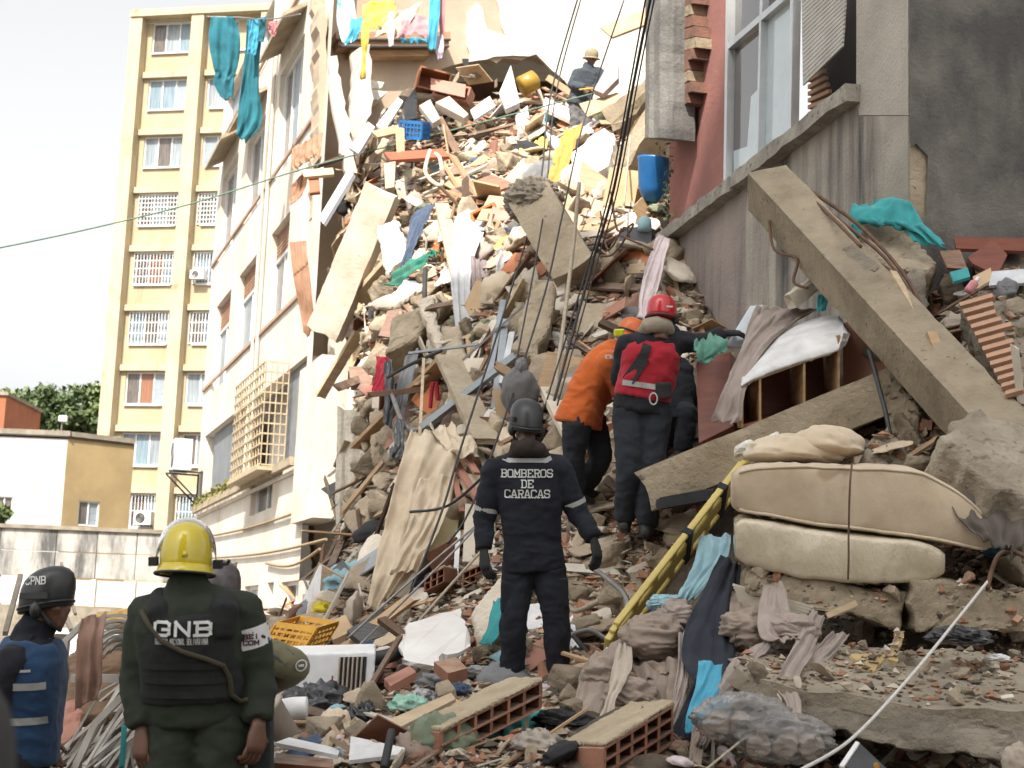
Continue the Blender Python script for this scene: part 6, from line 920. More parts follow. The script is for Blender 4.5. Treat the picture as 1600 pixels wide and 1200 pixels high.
for k, (pl, m_, lb) in enumerate([([(70, 1075, 9.8), (128, 1000, 10.4), (240, 985, 10.6), (240, 1110, 9.6), (110, 1120, 9.5)], mat('earth', (.24, .15, .09), (.16, .1, .06), 6, .95, .8, 20), 'brown earthy slab behind the white strips'), ([(150, 955, 13), (262, 945, 13.4), (262, 965, 13.2), (150, 972, 12.8)], mat('amber_plank', (.55, .36, .12), (.45, .28, .09), 3, .6), 'amber plank behind the strip bundle'), ([(86, 1120, 9.3), (125, 1080, 9.5), (128, 1140, 9.2), (95, 1170, 9.1)], pinkboard, 'reddish mosaic tile piece low among the strips')]): thing('slab_piece', slabp(pl, .08, .01, k, .08), m_, lb, 'slab')
for k, (a_, b_, w1) in enumerate((((75, 905, 12.5), (112, 985, 11.8), .03), ((96, 880, 13), (118, 960, 12.2), .02), ((8, 990, 13), (32, 900, 14), .04))): thing('leaning_lath', B().bar(P(*a_), P(*b_), w1), c_beige if k < 2 else concrete_grey, ['pale lath leaning behind the helmeted officer', 'thin lath leaning beside the officer face', 'grey lath leaning at the left edge'][k], 'lath')
cp = P(5, 995, 22); ca = empty('parked_car', (cp.x, cp.y, 0), 'white parked car half hidden behind the helmeted officer', 'car'); cm_ = mat('car_white', (.75, .76, .76), None, 2, .25, 0, coat=.8)
def car_at(x, y, z): return V((cp.x-1.2+x, cp.y+y, z))
pf = [(0, .45), (0, .85), (.15, .95), (1.0, 1.05), (1.5, 1.5), (3.0, 1.52), (3.6, 1.08), (4.1, 1.0), (4.2, .45)]
mk('body', B().prism([car_at(a, 0, z) for a, z in pf], (0, 1.7, 0)), cm_, ca)
for a0, a1 in ((1.12, 2.1), (2.2, 3.2)): mk('side_window', B().prism([car_at(a0, -.012, 1.08), car_at(a1, -.012, 1.08), car_at(a1-.1 if a1 > 3 else a1, -.012, 1.43), car_at(a0+.35 if a0 < 2 else a0, -.012, 1.43)], (0, .01, 0)), gd, ca)
for a in (.85, 3.3):
    wl = mk('wheel', B().lathe(car_at(a, .02, .32), [(.18, -.06), (.32, -.06), (.32, .14), (.18, .14)], 20, (0, 1, 0)), rubber, ca); mk('rim', B().lathe(car_at(a, -.045, .32), [(.17, -.01), (.17, .01)], 16, (0, 1, 0)), zinc, wl)
# ================================================================ people
skin = mat('skin', (.15, .07, .045), (.115, .055, .034), 12, .5, .15, 60); hairm = mat('hair_black', (.012, .010, .009), None, 20, .5, .4, 90)
reflect = mat('reflective_tape', (.36, .36, .35), (.28, .28, .27), 10, .45, .1, 40); letter_w = mat('letter_white', (.62, .62, .60), (.52, .52, .50), 20, .7, .1, 60)
def wrinkle(m_, a=.008, s=1, stretch=(7, 7, 12)):
    v = m_.v; w_ = np.stack([fbm(v*3.1, s+q) for q in range(3)], -1); m_.v = v+m_.n*((a*1.7*ridge(v*np.array(stretch)*.8+1.6*w_, s, 2)+a*1.2*fbm(v*5, s+2)+a*.8*ridge(v*np.array([12, 12, 19])+2*w_, s+5, 2))[:, None]); return m_
def sring(c, a, b_, n=22, e=.8):
    f = lambda z: math.copysign(abs(z)**e, z); return [c+a*f(math.cos(6.28318*i/n))+b_*f(math.sin(6.28318*i/n)) for i in range(n)]
def spine(J, t):
    p, q, m_ = J['pelvis'], J['neck'], J.get('mid', (J['pelvis']+J['neck'])/2); m_ = m_*2-(p+q)/2; return p*(1-t)**2+m_*2*t*(1-t)+q*t*t
def torso_b(b, J, prof, k=1):
    wh_ = (J['hipR']-J['hipL']).normalized(); ws = (J['shR']-J['shL']).normalized(); rings = []
    for t, hw, hd in prof:
        c = spine(J, t); ax = (spine(J, t+.02)-spine(J, t-.02)).normalized(); w_ = wh_.lerp(ws, min(max(t, 0), 1)); w_ = (w_-ax*w_.dot(ax)).normalized(); d = ax.cross(w_); rings.append(sring(c, w_*hw*k, d*hd*k))
    b.loft(rings)
def limb(b, pts, rs, n=14):                               # smooth tube through joints
    w = [V(p) for p in pts]; out = []; rr = []; m_ = len(w)
    for i in range(m_-1):
        for j in range(6): t = j/6; out.append(w[i].lerp(w[i+1], t)); rr.append(rs[i]+(rs[i+1]-rs[i])*t)
    out.append(w[-1]); rr.append(rs[-1]); o2 = list(out)
    for i in range(1, len(out)-1): o2[i] = (out[i-1]+out[i]*2+out[i+1])/4
    b.tube(o2, rr, n)
def ball(b, c, r, n=12):
    r = V(r) if hasattr(r, '__len__') else V((r, r, r)); c = V(c)
    b.loft([[c+V((r.x*math.cos(6.28318*j/n)*math.sin(t), r.y*math.sin(6.28318*j/n)*math.sin(t), r.z*math.cos(t))) for j in range(n)] for t in np.linspace(.12, math.pi-.12, 9)])
def hand(b, wr, d, pn_, side, curl=.5, s=1.0, r=.0095):
    wr, d, pn_, side = V(wr), V(d).normalized(), V(pn_), V(side); pn_ = (pn_-d*pn_.dot(d)).normalized(); side = d.cross(pn_)*(1 if d.cross(pn_).dot(side) > 0 else -1)
    b.loft([sring(wr+d*x*s, side*w_*s, pn_*t*s, 12) for x, w_, t in ((-.03, .026, .022), (0, .03, .022), (.03, .04, .02), (.07, .043, .017), (.095, .038, .013))])
    for i, (o, L) in enumerate(((.031, .92), (.011, 1.05), (-.010, 1.0), (-.030, .78))):
        p = wr+d*.088*s+side*o*s; pts = [p-d*.02*s]; a = curl*.35+i*.05
        for q in (.042, .028, .022): a += curl*.55; p = p+(d*math.cos(a)+pn_*math.sin(a))*q*L*s; pts.append(p)
        b.tube(pts, [r*1.05*s, r*s, r*.92*s, r*.75*s], 8)
    p = wr+d*.025*s+side*.03*s; q = p+(side*.6+d*.65+pn_*.35).normalized()*.04*s; b.tube([p-side*.012*s, q, q+(d*.8+pn_*.5+side*.1).normalized()*.032*s], [r*1.3*s, r*1.1*s, r*.85*s], 8)
def head_b(c, f, u, s=1):                                  # a head with brow, nose, mouth, chin, ears; c centre, f facing, u up
    f = V(f).normalized(); u = V(u); u = (u-f*u.dot(f)).normalized(); r_ = f.cross(u); b = B(); q = lambda x, y, z: c+(r_*x+f*y+u*z)*s
    E = lambda x, y, z, rx, ry, rz: b.loft([[q(x+rx*math.cos(6.28318*j/14)*math.sin(t), y+ry*math.sin(6.28318*j/14)*math.sin(t), z+rz*math.cos(t)) for j in range(14)] for t in np.linspace(.1, math.pi-.1, 10)])
    E(0, -.012, .03, .077, .098, .092); E(0, .03, -.03, .062, .066, .085); E(0, .068, -.092, .03, .026, .024); E(0, .09, .018, .05, .016, .014)
    b.loft([sring(q(0, .088, .018), r_*.009*s, u*.008*s, 8), sring(q(0, .108, -.012), r_*.013*s, u*.012*s, 8), sring(q(0, .117, -.028), r_*.017*s, u*.011*s, 8), sring(q(0, .092, -.034), r_*.016*s, u*.008*s, 8)])
    E(0, .094, -.056, .024, .010, .007); E(0, .092, -.070, .022, .010, .008); E(-.078, -.008, -.008, .010, .022, .034); E(.078, -.008, -.008, .010, .022, .034)
    for x in (-.045, .045): E(x, .062, -.022, .024, .03, .022)
    b.tube([q(0, -.02, -.05), q(0, -.03, -.13), q(0, -.03, -.19)], [.056*s, .058*s, .066*s], 14); return b, q
def helmet_shell(q, prof, rx, ry, n=28, tilt=0):           # dome: prof of (scale, height) over the head frame q
    return B().loft([[q(rx*k*math.cos(6.28318*j/n), -.012+ry*k*math.sin(6.28318*j/n), z+tilt*math.sin(6.28318*j/n)*k) for j in range(n)] for k, z in prof])
DOME = [(1.0, .0), (1.01, .03), (.98, .07), (.88, .105), (.70, .13), (.45, .147), (.15, .155), (.02, .156)]
FONT = {'A': [[(0, 0), (1.7, 6), (2.3, 6), (4, 0)], [(.8, 2), (3.2, 2)], 'l', 'r'], 'B': [[(.6, 0), (.6, 6)], [(0, 6), (3.2, 6), (4, 5.3), (4, 3.8), (3.2, 3.1), (.6, 3.1)], [(3.2, 3.1), (4, 2.4), (4, .7), (3.2, 0), (0, 0)]], 'C': [[(4, 4.9), (4, 5.2), (3.2, 6), (.8, 6), (0, 5.2), (0, .8), (.8, 0), (3.2, 0), (4, .8), (4, 1.1)]],
 'D': [[(.6, 0), (.6, 6)], [(0, 6), (3, 6), (4, 5), (4, 1), (3, 0), (0, 0)]], 'E': [[(.6, 0), (.6, 6)], [(0, 6), (4, 6), (4, 4.8)], [(.6, 3), (2.6, 3)], [(0, 0), (4, 0), (4, 1.2)]], 'G': [[(4, 4.4), (4, 5.2), (3.2, 6), (.8, 6), (0, 5.2), (0, .8), (.8, 0), (3.2, 0), (4, .8), (4, 2.7), (2.3, 2.7)]], 'I': [[(2, 0), (2, 6)]], 'L': [[(.6, 6), (.6, 0), (4, 0)]],
 'M': [[(.3, 0), (.3, 6), (2.2, 2.2), (4.1, 6), (4.1, 0)], 'l', 'r'], 'N': [[(.3, 0), (.3, 6), (3.9, 0), (3.9, 6)]], 'O': [[(.9, 0), (3.1, 0), (4, .9), (4, 5.1), (3.1, 6), (.9, 6), (0, 5.1), (0, .9), (.9, 0)]], 'P': [[(.6, 0), (.6, 6)], [(0, 6), (3.2, 6), (4, 5.3), (4, 3.5), (3.2, 2.8), (.6, 2.8)], 'l'], 'R': [[(.6, 0), (.6, 6)], [(0, 6), (3.2, 6), (4, 5.3), (4, 3.8), (3.2, 3.1), (.6, 3.1)], [(2.2, 3.1), (3.9, 0)], 'l', 'r'],
 'S': [[(4, 4.6), (4, 5.3), (3.2, 6), (.8, 6), (0, 5.3), (0, 3.8), (.8, 3.1), (3.2, 2.9), (4, 2.2), (4, .7), (3.2, 0), (.8, 0), (0, .7), (0, 1.4)]], 'U': [[(0, 6), (0, .8), (.8, 0), (3.2, 0), (4, .8), (4, 6)]], 'V': [[(0, 6), (2, 0), (4, 6)]]}
def bvh_of(m_): return BVHTree.FromPolygons([tuple(x) for x in m_.v], m_.f)
def strokes(text, h, w_, sp, sw, serif=True):              # list of (p,q,width) in metres, centred
    out = []; n = len(text); x0 = -(n*w_+(n-1)*sp)/2
    for ch in text:
        for st in FONT.get(ch, []):
            if st == 'l': st = [(-.5, 0), (1.2, 0)] if serif else None
            elif st == 'r': st = [(3, 0), (4.7, 0)] if serif else None
            if st:
                for (ax_, ay), (bx_, by) in zip(st, st[1:]): out.append(((x0+ax_/4*w_, (ay/6-.5)*h), (x0+bx_/4*w_, (by/6-.5)*h), sw))
        x0 += w_+sp
    return out
def decal(bv, st, o, r_, u, dirv, off=.006, b=None):       # lay flat strokes on a surface, seen along dirv
    b = b or B(); o, r_, u, dirv = V(o), V(r_), V(u), V(dirv).normalized()
    def pt_(x, y):
        s = o+r_*x+u*y; h = bv.ray_cast(s-dirv*.5, dirv, .95); return (h[0]-dirv*off) if h[0] is not None else None
    for (ax_, ay), (bx_, by), sw in st:
        L = math.hypot(bx_-ax_, by-ay); 
        if L < 1e-6: continue
        dx, dy = (bx_-ax_)/L, (by-ay)/L; ax2, ay2, bx2, by2 = ax_-dx*sw/2, ay-dy*sw/2, bx_+dx*sw/2, by+dy*sw/2; k = max(1, int(L/.03)); vs = []; 
        for i in range(k+1):
            t = i/k; x, y = ax2+(bx2-ax2)*t, ay2+(by2-ay2)*t; vs += [pt_(x-dy*sw/2, y+dx*sw/2), pt_(x+dy*sw/2, y-dx*sw/2)]
        fs = [(2*i, 2*i+1, 2*i+3, 2*i+2) for i in range(k) if all(vs[2*i+j] is not None for j in range(4))]
        if fs: b.add([x_ if x_ is not None else o for x_ in vs], fs)
    return b
def band(p, q, t, r_, w_=.03, n=20):                       # ring of tape round a limb
    p, q = V(p), V(q); d = (q-p).normalized(); c = p.lerp(q, t); a = d.orthogonal().normalized(); e = d.cross(a)
    return B().loft([[c+d*h+(a*math.cos(6.283*j/n)+e*math.sin(6.283*j/n))*k for j in range(n)] for k, h in ((r_*.9, -w_/2), (r_, -w_/2), (r_, w_/2), (r_*.9, w_/2))])
JK = [(-.14, .195, .135), (0, .19, .13), (.22, .178, .122), (.5, .20, .135), (.74, .215, .13), (.88, .185, .115), (.97, .10, .09)]
def person(label, J, face, top, leg, look=None, k=1, jk=JK, armr=(.082, .068, .062, .052), legr=(.108, .085, .078, .072), up=(0, 0, 1), sleeve=1.0, bare=(False, False), glove=None, handdir=None, bootm=None, seed=1, curl=.6, legs=True, hem=True):
    J = {a: (V(b_) if isinstance(b_, V) else P(*b_)) for a, b_ in J.items()}; f = V(face).normalized(); base = V((J['pelvis'].x, J['pelvis'].y, min(J['anL'].z, J['anR'].z)-.09))
    e = empty('person', base, label, 'person'); look = V(look or face); hb, q = head_b(J['head'], look, up, k)
    body = B(); body.v, body.f = list(hb.v), list(hb.f)
    torso_b(body, J, [(a, b_*.86, c*.86) for a, b_, c in jk], k)
    for s in 'LR':
        limb(body, [J['sh'+s], J['el'+s], J['wr'+s]], [.05*k, .042*k, .028*k], 10); limb(body, [J['hip'+s], J['kn'+s], J['an'+s]], [.085*k, .06*k, .045*k], 10); limb(body, [J['neck'], J['sh'+s]], [.05*k, .055*k], 10)
    bm2 = remesh(body, .011, 2, .4); bb = B(); bb.v = [tuple(x) for x in bm2.v]; bb.f = list(bm2.f); gb = {}
    for i, s in enumerate('LR'):
        d = (J['wr'+s]-J['el'+s]).normalized(); d = V(handdir[i]) if handdir and handdir[i] else d; inward = (J['pelvis']-J['wr'+s]); tgt = bb
        if not bare[i]: tgt = gb[s] = B()
        hand(tgt, J['wr'+s]+d*.02, d, inward+f*.2, f, curl, 1.06*k, .0105 if bare[i] else .012)
    mk('body', bb, skin, e, smooth=True)
    for s in gb: mk('glove', gb[s], glove or c_black, e, smooth=True)
    for x in (-.03, .03):
        ey = B(); ball(ey, q(x, .083, .0), .011*k, 8); mk('eye', ey, letter_w, e, smooth=True)
    b = B(); torso_b(b, J, jk, k)
    for s in 'LR':
        w_ = J['wr'+s].lerp(J['el'+s], .05); limb(b, [J['sh'+s], J['el'+s], w_], [armr[0]*k, armr[1]*k, armr[3]*k]); limb(b, [spine(J, .9), J['sh'+s]], [.085*k, armr[0]*k]); ball(b, J['sh'+s], armr[0]*k)
    b.tube([spine(J, .90), J['neck'], J['neck'].lerp(J['head'], .50)], [.098*k, .086*k, .078*k], 14); jm = wrinkle(remesh(b, .013, 4, .5), .009, seed); mk('jacket', jm, top, e, smooth=True)
    b = B(); torso_b(b, J, [(-.12, .165, .115), (-.02, .178, .125), (.10, .17, .12)], k)
    for s in 'LR': limb(b, [J['hip'+s], J['kn'+s], J['an'+s]], [legr[0]*k, legr[1]*k, legr[3]*k]); ball(b, J['hip'+s], legr[0]*k)
    tm = wrinkle(remesh(b, .013, 4, .5), .010, seed+3); mk('trousers', tm, leg, e, smooth=True)
    if legs:
        for s in 'LR':
            a = J['an'+s]; b = B(); b.tube([a+(J['kn'+s]-a).normalized()*.14, a, a-V((0, 0, .05))], [.066, .06, .056], 12); b.loft([sring(a+f*x-V((0, 0, .055-zz)), f.cross(V((0, 0, 1)))*w_, V((0, 0, h)), 12) for x, w_, h, zz in ((-.075, .03, .025, 0), (-.05, .042, .04, .005), (.04, .045, .045, .01), (.12, .05, .036, 0), (.18, .045, .028, -.008), (.205, .025, .016, -.014))])
            bt_ = mk('boot', remesh(b, .010, 3, .5), bootm or rubber, e, smooth=True)
    return e, J, q, jm, tm
TAC = [(1.0, -.035), (1.06, -.03)]+[(a*1.06, z+.014) for a, z in DOME]
def tac_helmet(e, q, m_, k=1):
    mk('helmet', helmet_shell(q, TAC, .100, .122, tilt=.032), m_, e, smooth=True)
    for s in (-1, 1):
        b = B(); b.bar(q(s*.108, -.09, .02), q(s*.110, .05, .035), .014, .03); mk('helmet_rail', b, rubber, e); b = B(); ball(b, q(s*.092, -.01, -.035), (.03, .045, .045), 12); mk('ear_cover', b, m_, e, smooth=True)
    mk('chin_strap', B().tube([q(-.085, .01, -.04), q(-.06, .05, -.09), q(0, .075, -.122), q(.06, .05, -.09), q(.085, .01, -.04)], .010, 6), rubber, e)
    mk('helmet_brim', B().tube([q(.108*math.cos(t), -.012+.130*math.sin(t), -.012+.034*math.sin(t)) for t in np.linspace(0, 6.283, 33)], .007, 6), m_, e, smooth=True)
hblack = mat('helmet_black', (.016, .017, .018), (.024, .024, .025), 8, .38, .15, 60)
navy_u = cloth('uniform_navy', (.007, .008, .014), (.010, .012, .019)); back = V((.02, 1, 0)).normalized()
# ---- firefighter standing with his back to the viewer
d = 10.7
e, J, q, jm, tm = person('firefighter in navy uniform with white back lettering standing on the rubble, seen from behind', dict(pelvis=(833, 868, d), neck=(823, 706, d), head=(822, 664, d), shL=(772, 735, d), shR=(874, 731, d), elL=(757, 810, d+.02), wrL=(756, 860, d-.08), elR=(902, 800, d+.02), wrR=(928, 843, d-.10), hipL=(812, 882, d), hipR=(855, 882, d), knL=(801, 975, d-.05), anL=(800, 1054, d), knR=(870, 972, d-.05), anR=(871, 1053, d-.05)),
    (.15, 1, 0), navy_u, navy_u, look=(-.25, 1, 0), k=1.02, glove=c_black, handdir=((.12, -.15, -1), (.25, -.1, -1)), seed=3)
tac_helmet(e, q, hblack); bv = bvh_of(jm); oo_ = P(823, 752, d); rr_ = RT; up_ = UP
let = B(); m_px = d/F
for txt, x, y in (('BOMBEROS', 823, 738), ('DE', 823.5, 754), ('CARACAS', 823.5, 769.5)): decal(bv, strokes(txt, .047, .032, .0105, .0074), P(x, y, d), rr_, up_+FW*0, FW, .008, let)
mk('back_lettering', let, letter_w, e)
mk('reflective_band', decal(bv, [((-.20, .03), (-.12, .0), .028), ((-.12, .0), (.12, .0), .028), ((.12, .0), (.19, .03), .028)], P(824, 718, d), rr_, up_, FW, .007), reflect, e)
mk('sleeve_band', band(J['shL'], J['elL'], .80, .083), reflect, e); mk('sleeve_band', band(J['shR'], J['elR'], .80, .083), reflect, e)
hd = B(); hd.tube([P(797, 716, d), P(808, 700, d-.10), P(826, 698, d-.12), P(842, 702, d-.10), P(852, 716, d)], [.03, .05, .058, .05, .03], 12); mk('hood', wrinkle(remesh(hd, .012, 3), .008, 4), cloth('cloth_dark_brown', (.03, .02, .016), (.02, .014, .012)), e, smooth=True)
for x, y in ((792, 930), (878, 925)): mk('cargo_pocket', remesh(B().box(P(x, y, d-.02), RT*.04, FW*.09, UP*.10), .012, 4), navy_u, e, smooth=True)
# ---- guardsman in the foreground
d = 6.9
olive = cloth('uniform_olive', (.019, .024, .016), (.026, .032, .020)); vestm = cloth('vest_black', (.011, .012, .012), (.017, .018, .018), bump=.6, bscale=90)
zg = lambda x, y, z: V((P(x, y, d).x, P(x, y, d).y, z))
gk = 1.04
e, J, q, jm, tm = person('guardsman in olive uniform and black back vest with yellow visored helmet, seen from behind', dict(pelvis=(305, 1105, d), neck=(293, 922, d-.03), head=(290, 884, d), shL=(232, 962, d), shR=(378, 956, d), elL=(214, 1062, d+.02), wrL=(222, 1138, d-.06), elR=(402, 1060, d+.02), wrR=(404, 1128, d-.08), hipL=(272, 1130, d), hipR=(344, 1130, d), knL=zg(268, 1150, .52), anL=zg(266, 1150, .10), knR=zg(350, 1150, .52), anR=zg(352, 1150, .10)),
    (0, 1, 0), olive, olive, look=(-.15, 1, -.05), k=gk, bare=(True, True), seed=9, jk=[(-.10, .195, .135), (0, .20, .138), (.22, .195, .13), (.5, .215, .142), (.74, .225, .135), (.88, .195, .118), (.97, .105, .09)], armr=(.085, .074, .066, .056), handdir=((.02, -.05, -1), (-.05, -.05, -1)), curl=.7)
vb = B(); torso_b(vb, J, [(.10, .212, .155), (.3, .212, .16), (.55, .205, .165), (.72, .175, .16), (.82, .15, .15)], gk)
for s, x0, x1 in (('L', 262, 252), ('R', 345, 350)): vb.tube([P(x0, 990, d-.12), P(x1, 955, d-.12), P(x1, 935, d-.02), P(x1, 945, d+.10)], [.055, .055, .05, .05], 12)
vm = wrinkle(remesh(vb, .012, 4), .006, 5); mk('vest', vm, vestm, e, smooth=True); bv = bvh_of(vm)
for yv in (1030, 1052, 1074): mk('webbing_strap', decal(bv, [((-.17, 0), (.17, 0), .028)], P(303, yv, d), RT, UP, FW, .009), vestm, e)
hr = B(); ball(hr, q(0, -.040, -.002), (.078, .070, .052), 16); mk('hair', hr, hairm, e, smooth=True)
let = decal(bv, strokes('GNB', .052, .062, .022, .0125, False), P(299, 972, d), RT, UP+RT*.02, FW, .010); decal(bv, strokes('GUARDIA NACIONAL BOLIVARIANA', .024, .0054, .0024, .0016, False), P(298, 991, d), RT, UP, FW, .010, let)
# decal(bv, strokes('GUARDIA', .026, .0088, .0036, .0030, False), P(272, 990.5, d), RT, UP+RT*.02, FW, .010, let); decal(bv, strokes('NACIONAL', .026, .0088, .0036, .0030, False), P(299, 988.5, d), RT, UP, FW, .010, let); decal(bv, strokes('BOLIVARIANA', .026, .0088, .0036, .0030, False), P(333 - 4, 986.5, d), RT, UP, FW, .010, let)
mk('back_lettering', let, letter_w, e)
slg = []
for x, y in ((230, 948), (245, 968), (268, 990), (300, 1006), (335, 1018), (360, 1030), (368, 1050), (370, 1075), (380, 1090), (392, 1086)):
    s_ = P(x, y, d); h = bv.ray_cast(s_-FW*.6, FW, 1.0); h2 = bvh_of(jm).ray_cast(s_-FW*.6, FW, 1.0); hh = min([z[3] for z in (h, h2) if z[0] is not None] or [.35]); slg.append(s_-FW*.6+FW*(hh-.012))
mk('sling_rope', B().tube(slg, .011, 8), cloth('sling_olive', (.06, .05, .03)), e, smooth=True)
mk('armband', band(J['shR'], J['elR'], .36, .094, .085), c_white, e); ja = B(); bvj = bvh_of(B().add(band(J['shR'], J['elR'], .36, .095, .085).v, band(J['shR'], J['elR'], .36, .095, .085).f))
for t_, yy in (('N', .026), ('BEI', 0), ('COM', -.026)): decal(bvj, strokes(t_, .017, .016, .006, .005, False), P(397, 990, d)+UP*yy, RT, UP, FW, .003, ja)
mk('armband_print', ja, cloth('print_dark', (.06, .02, .03)), e)
hy = mat('helmet_yellow', (.60, .47, .01), (.52, .40, .01), 5, .22, .05, 30, coat=.6); hq = lambda x, y, z: q(x*.95, y*.95, z*.95+.012)
mk('helmet', helmet_shell(hq, [(.98, -.03), (1.03, -.025)]+[(a*1.03, z*1.12+.0) for a, z in DOME], .106, .132), hy, e, smooth=True)
mk('helmet_brim', helmet_shell(hq, [(1.0, -.022), (1.14, -.046), (1.19, -.054), (1.19, -.046), (1.12, -.032), (1.0, -.005)], .106, .132, 36), hy, e, smooth=True); mk('brim_edge', B().tube([hq(.1268*math.cos(t), -.012+.1580*math.sin(t), -.051) for t in np.linspace(0, 6.283, 41)], .006, 6), rubber, e, smooth=True)
mk('helmet_ridge', B().tube([hq(0, -.012+.133*math.cos(t), -.01+.178*math.sin(t)) for t in np.linspace(.5, 2.75, 20)], .007, 8), hy, e, smooth=True); mk('rear_boss', B().tube([hq(.0, -.146, .012), hq(0, -.142, .035)], [.013, .010], 10), hy, e, smooth=True)
vz = B(); G = np.zeros((16, 30, 3))
for i, th in enumerate(np.linspace(.55, 2.45, 16)):
    for j, ph in enumerate(np.linspace(-1.5, 1.5, 30)): G[i, j] = hq(.128*math.sin(ph), -.0+.155*math.cos(th)*math.cos(ph)*.8, -.01+.205*math.sin(th)*math.cos(ph)**.7)
vis = mat('visor_clear', (.75, .74, .70), None, 4, .06, .02, 5, coat=1); vis.node_tree.nodes['Principled BSDF'].inputs['Transmission Weight'].default_value = .92; vis.node_tree.nodes['Principled BSDF'].inputs['IOR'].default_value = 1.12
mk('visor', vz.sheet(G, .003), vis, e, smooth=True)
for s in (-1, 1): mk('visor_clip', B().box(hq(s*.135, 0, .0), RT*.018, FW*.02, UP*.018), rubber, e)
mk('clip_knob', B().tube([hq(.145, .0, .0), hq(.175, .01, .005), hq(.182, 0, .02)], .008, 6), rubber, e)
mk('belt_gear', remesh(B().box(P(388, 1120, d+.05), RT*.06, FW*.07, UP*.11), .012, 4), c_black, e, smooth=True); mk('holster', remesh(B().box(P(408, 1165, d+.1), RT*.05, FW*.06, UP*.12), .012, 4), c_black, e, smooth=True)
# ---- colleague half hidden behind the guardsman
d = 8.0; khaki = cloth('uniform_khaki', (.16, .145, .085), (.125, .115, .065)); zz = lambda x, z: V((P(x, 1100, d).x, P(x, 1100, d).y, z))
e, J, q, jm, tm = person('colleague in khaki uniform hidden behind the guardsman, elbow stuck out', dict(pelvis=(362, 1120, d), neck=(345, 968, d), head=(342, 926, d), shL=(300, 1005, d+.1), shR=(398, 1018, d), elL=(290, 1080, d), wrL=(310, 1130, d+.2), elR=(466, 1040, d+.02), wrR=(410, 1075, d+.25), hipL=(340, 1130, d), hipR=(385, 1130, d), knL=zz(340, .55), anL=zz(340, .1), knR=zz(385, .55), anR=zz(385, .1)), (-.2, 1, 0), khaki, khaki, seed=14, k=1, armr=(.085, .072, .068, .058), bare=(True, True))
mk('helmet', helmet_shell(q, [(1.0, -.03)]+[(a*1.04, z+.004) for a, z in DOME], .1, .122), mat('helmet_mottled', (.10, .10, .10), (.05, .02, .02), 14, .35), e, smooth=True)
bv = bvh_of(jm); mk('sleeve_patch', decal(bv, [((-.008, 0), (.008, 0), .06)], P(446, 1020, d), (RT*.8-UP*.6), UP*.8+RT*.6, FW, .005), rubber, e); mk('elbow_patch', decal(bv, [((-.02, .01), (.025, .01), .10)], P(470, 1040, d), (RT*.8-UP*.5), UP*.8+RT*.5, FW, .005), rubber, e); ring_ = [((.022*math.cos(t), .026*math.sin(t)), (.022*math.cos(t+.42), .026*math.sin(t+.42)), .006) for t in np.arange(0, 6.28, .42)]
mk('patch_emblem', decal(bv, ring_+[((-.006, 0), (.006, 0), .012)], P(472, 1038, d), RT, UP, FW, .009), letter_w, e)
# ---- officer in profile on the left
d = 7.9; zz = lambda x, z: V((P(x, 1100, d).x, P(x, 1100, d).y, z)); navy2 = cloth('shirt_navy', (.008, .009, .014), (.012, .013, .019))
e, J, q, jm, tm = person('officer in black helmet and blue vest standing in profile at the left, facing the rubble', dict(pelvis=(36, 1165, d), neck=(52, 990, d), head=(76, 942, d), shL=(44, 1030, d+.2), shR=(20, 1036, d-.16), elL=(60, 1100, d+.26), wrL=(72, 1150, d+.2), elR=(-14, 1112, d-.2), wrR=(-4, 1180, d-.2), hipL=(40, 1180, d+.1), hipR=(34, 1180, d-.1), knL=zz(40, .5), anL=zz(40, .1), knR=zz(28, .5), anR=zz(28, .1)), (1, .12, 0), navy2, navy2, look=(1, -.22, -.05), seed=22, k=1.03, jk=[(a_, b_*.90, c_*.92) for a_, b_, c_ in JK], bare=(True, True))
tac_helmet(e, q, hblack); bluev = cloth('vest_blue', (.012, .045, .11), (.009, .034, .085)); vb = B(); torso_b(vb, J, [(-.10, .20, .165), (.1, .20, .162), (.35, .20, .16), (.6, .218, .16), (.8, .205, .15), (.95, .14, .115)], 1.05); vm = wrinkle(remesh(vb, .012, 4), .008, 6); mk('vest', vm, bluev, e, smooth=True); bv = bvh_of(vm)
for y in (1060, 1114): mk('reflective_band', decal(bv, [((-.10, 0), (.11, 0), .035)], P(48, y, d), RT, UP, FW, .007), reflect, e)
mk('badge', decal(bv, [((-.02, 0), (.02, 0), .012)], P(60, 1036, d), RT, UP, FW, .008), reflect, e)
hv = helmet_shell(q, TAC, .100, .122, tilt=.032); mk('helmet_lettering', decal(bvh_of(hv), strokes('CPNB', .033, .021, .0065, .0052, False), P(62, 904, d), RT+UP*.08, UP-RT*.1, FW, .006), letter_w, e)
mk('collar', remesh(B().tube([P(34, 992, d+.02), P(52, 998, d-.09), P(72, 1000, d-.02), P(66, 998, d+.08)], .03, 10), .012, 3), navy2, e, smooth=True); mk('radio_pouch', remesh(B().box(P(78, 1150, d-.05), RT*.025, FW*.04, UP*.055), .01, 3), c_sky, e, smooth=True)
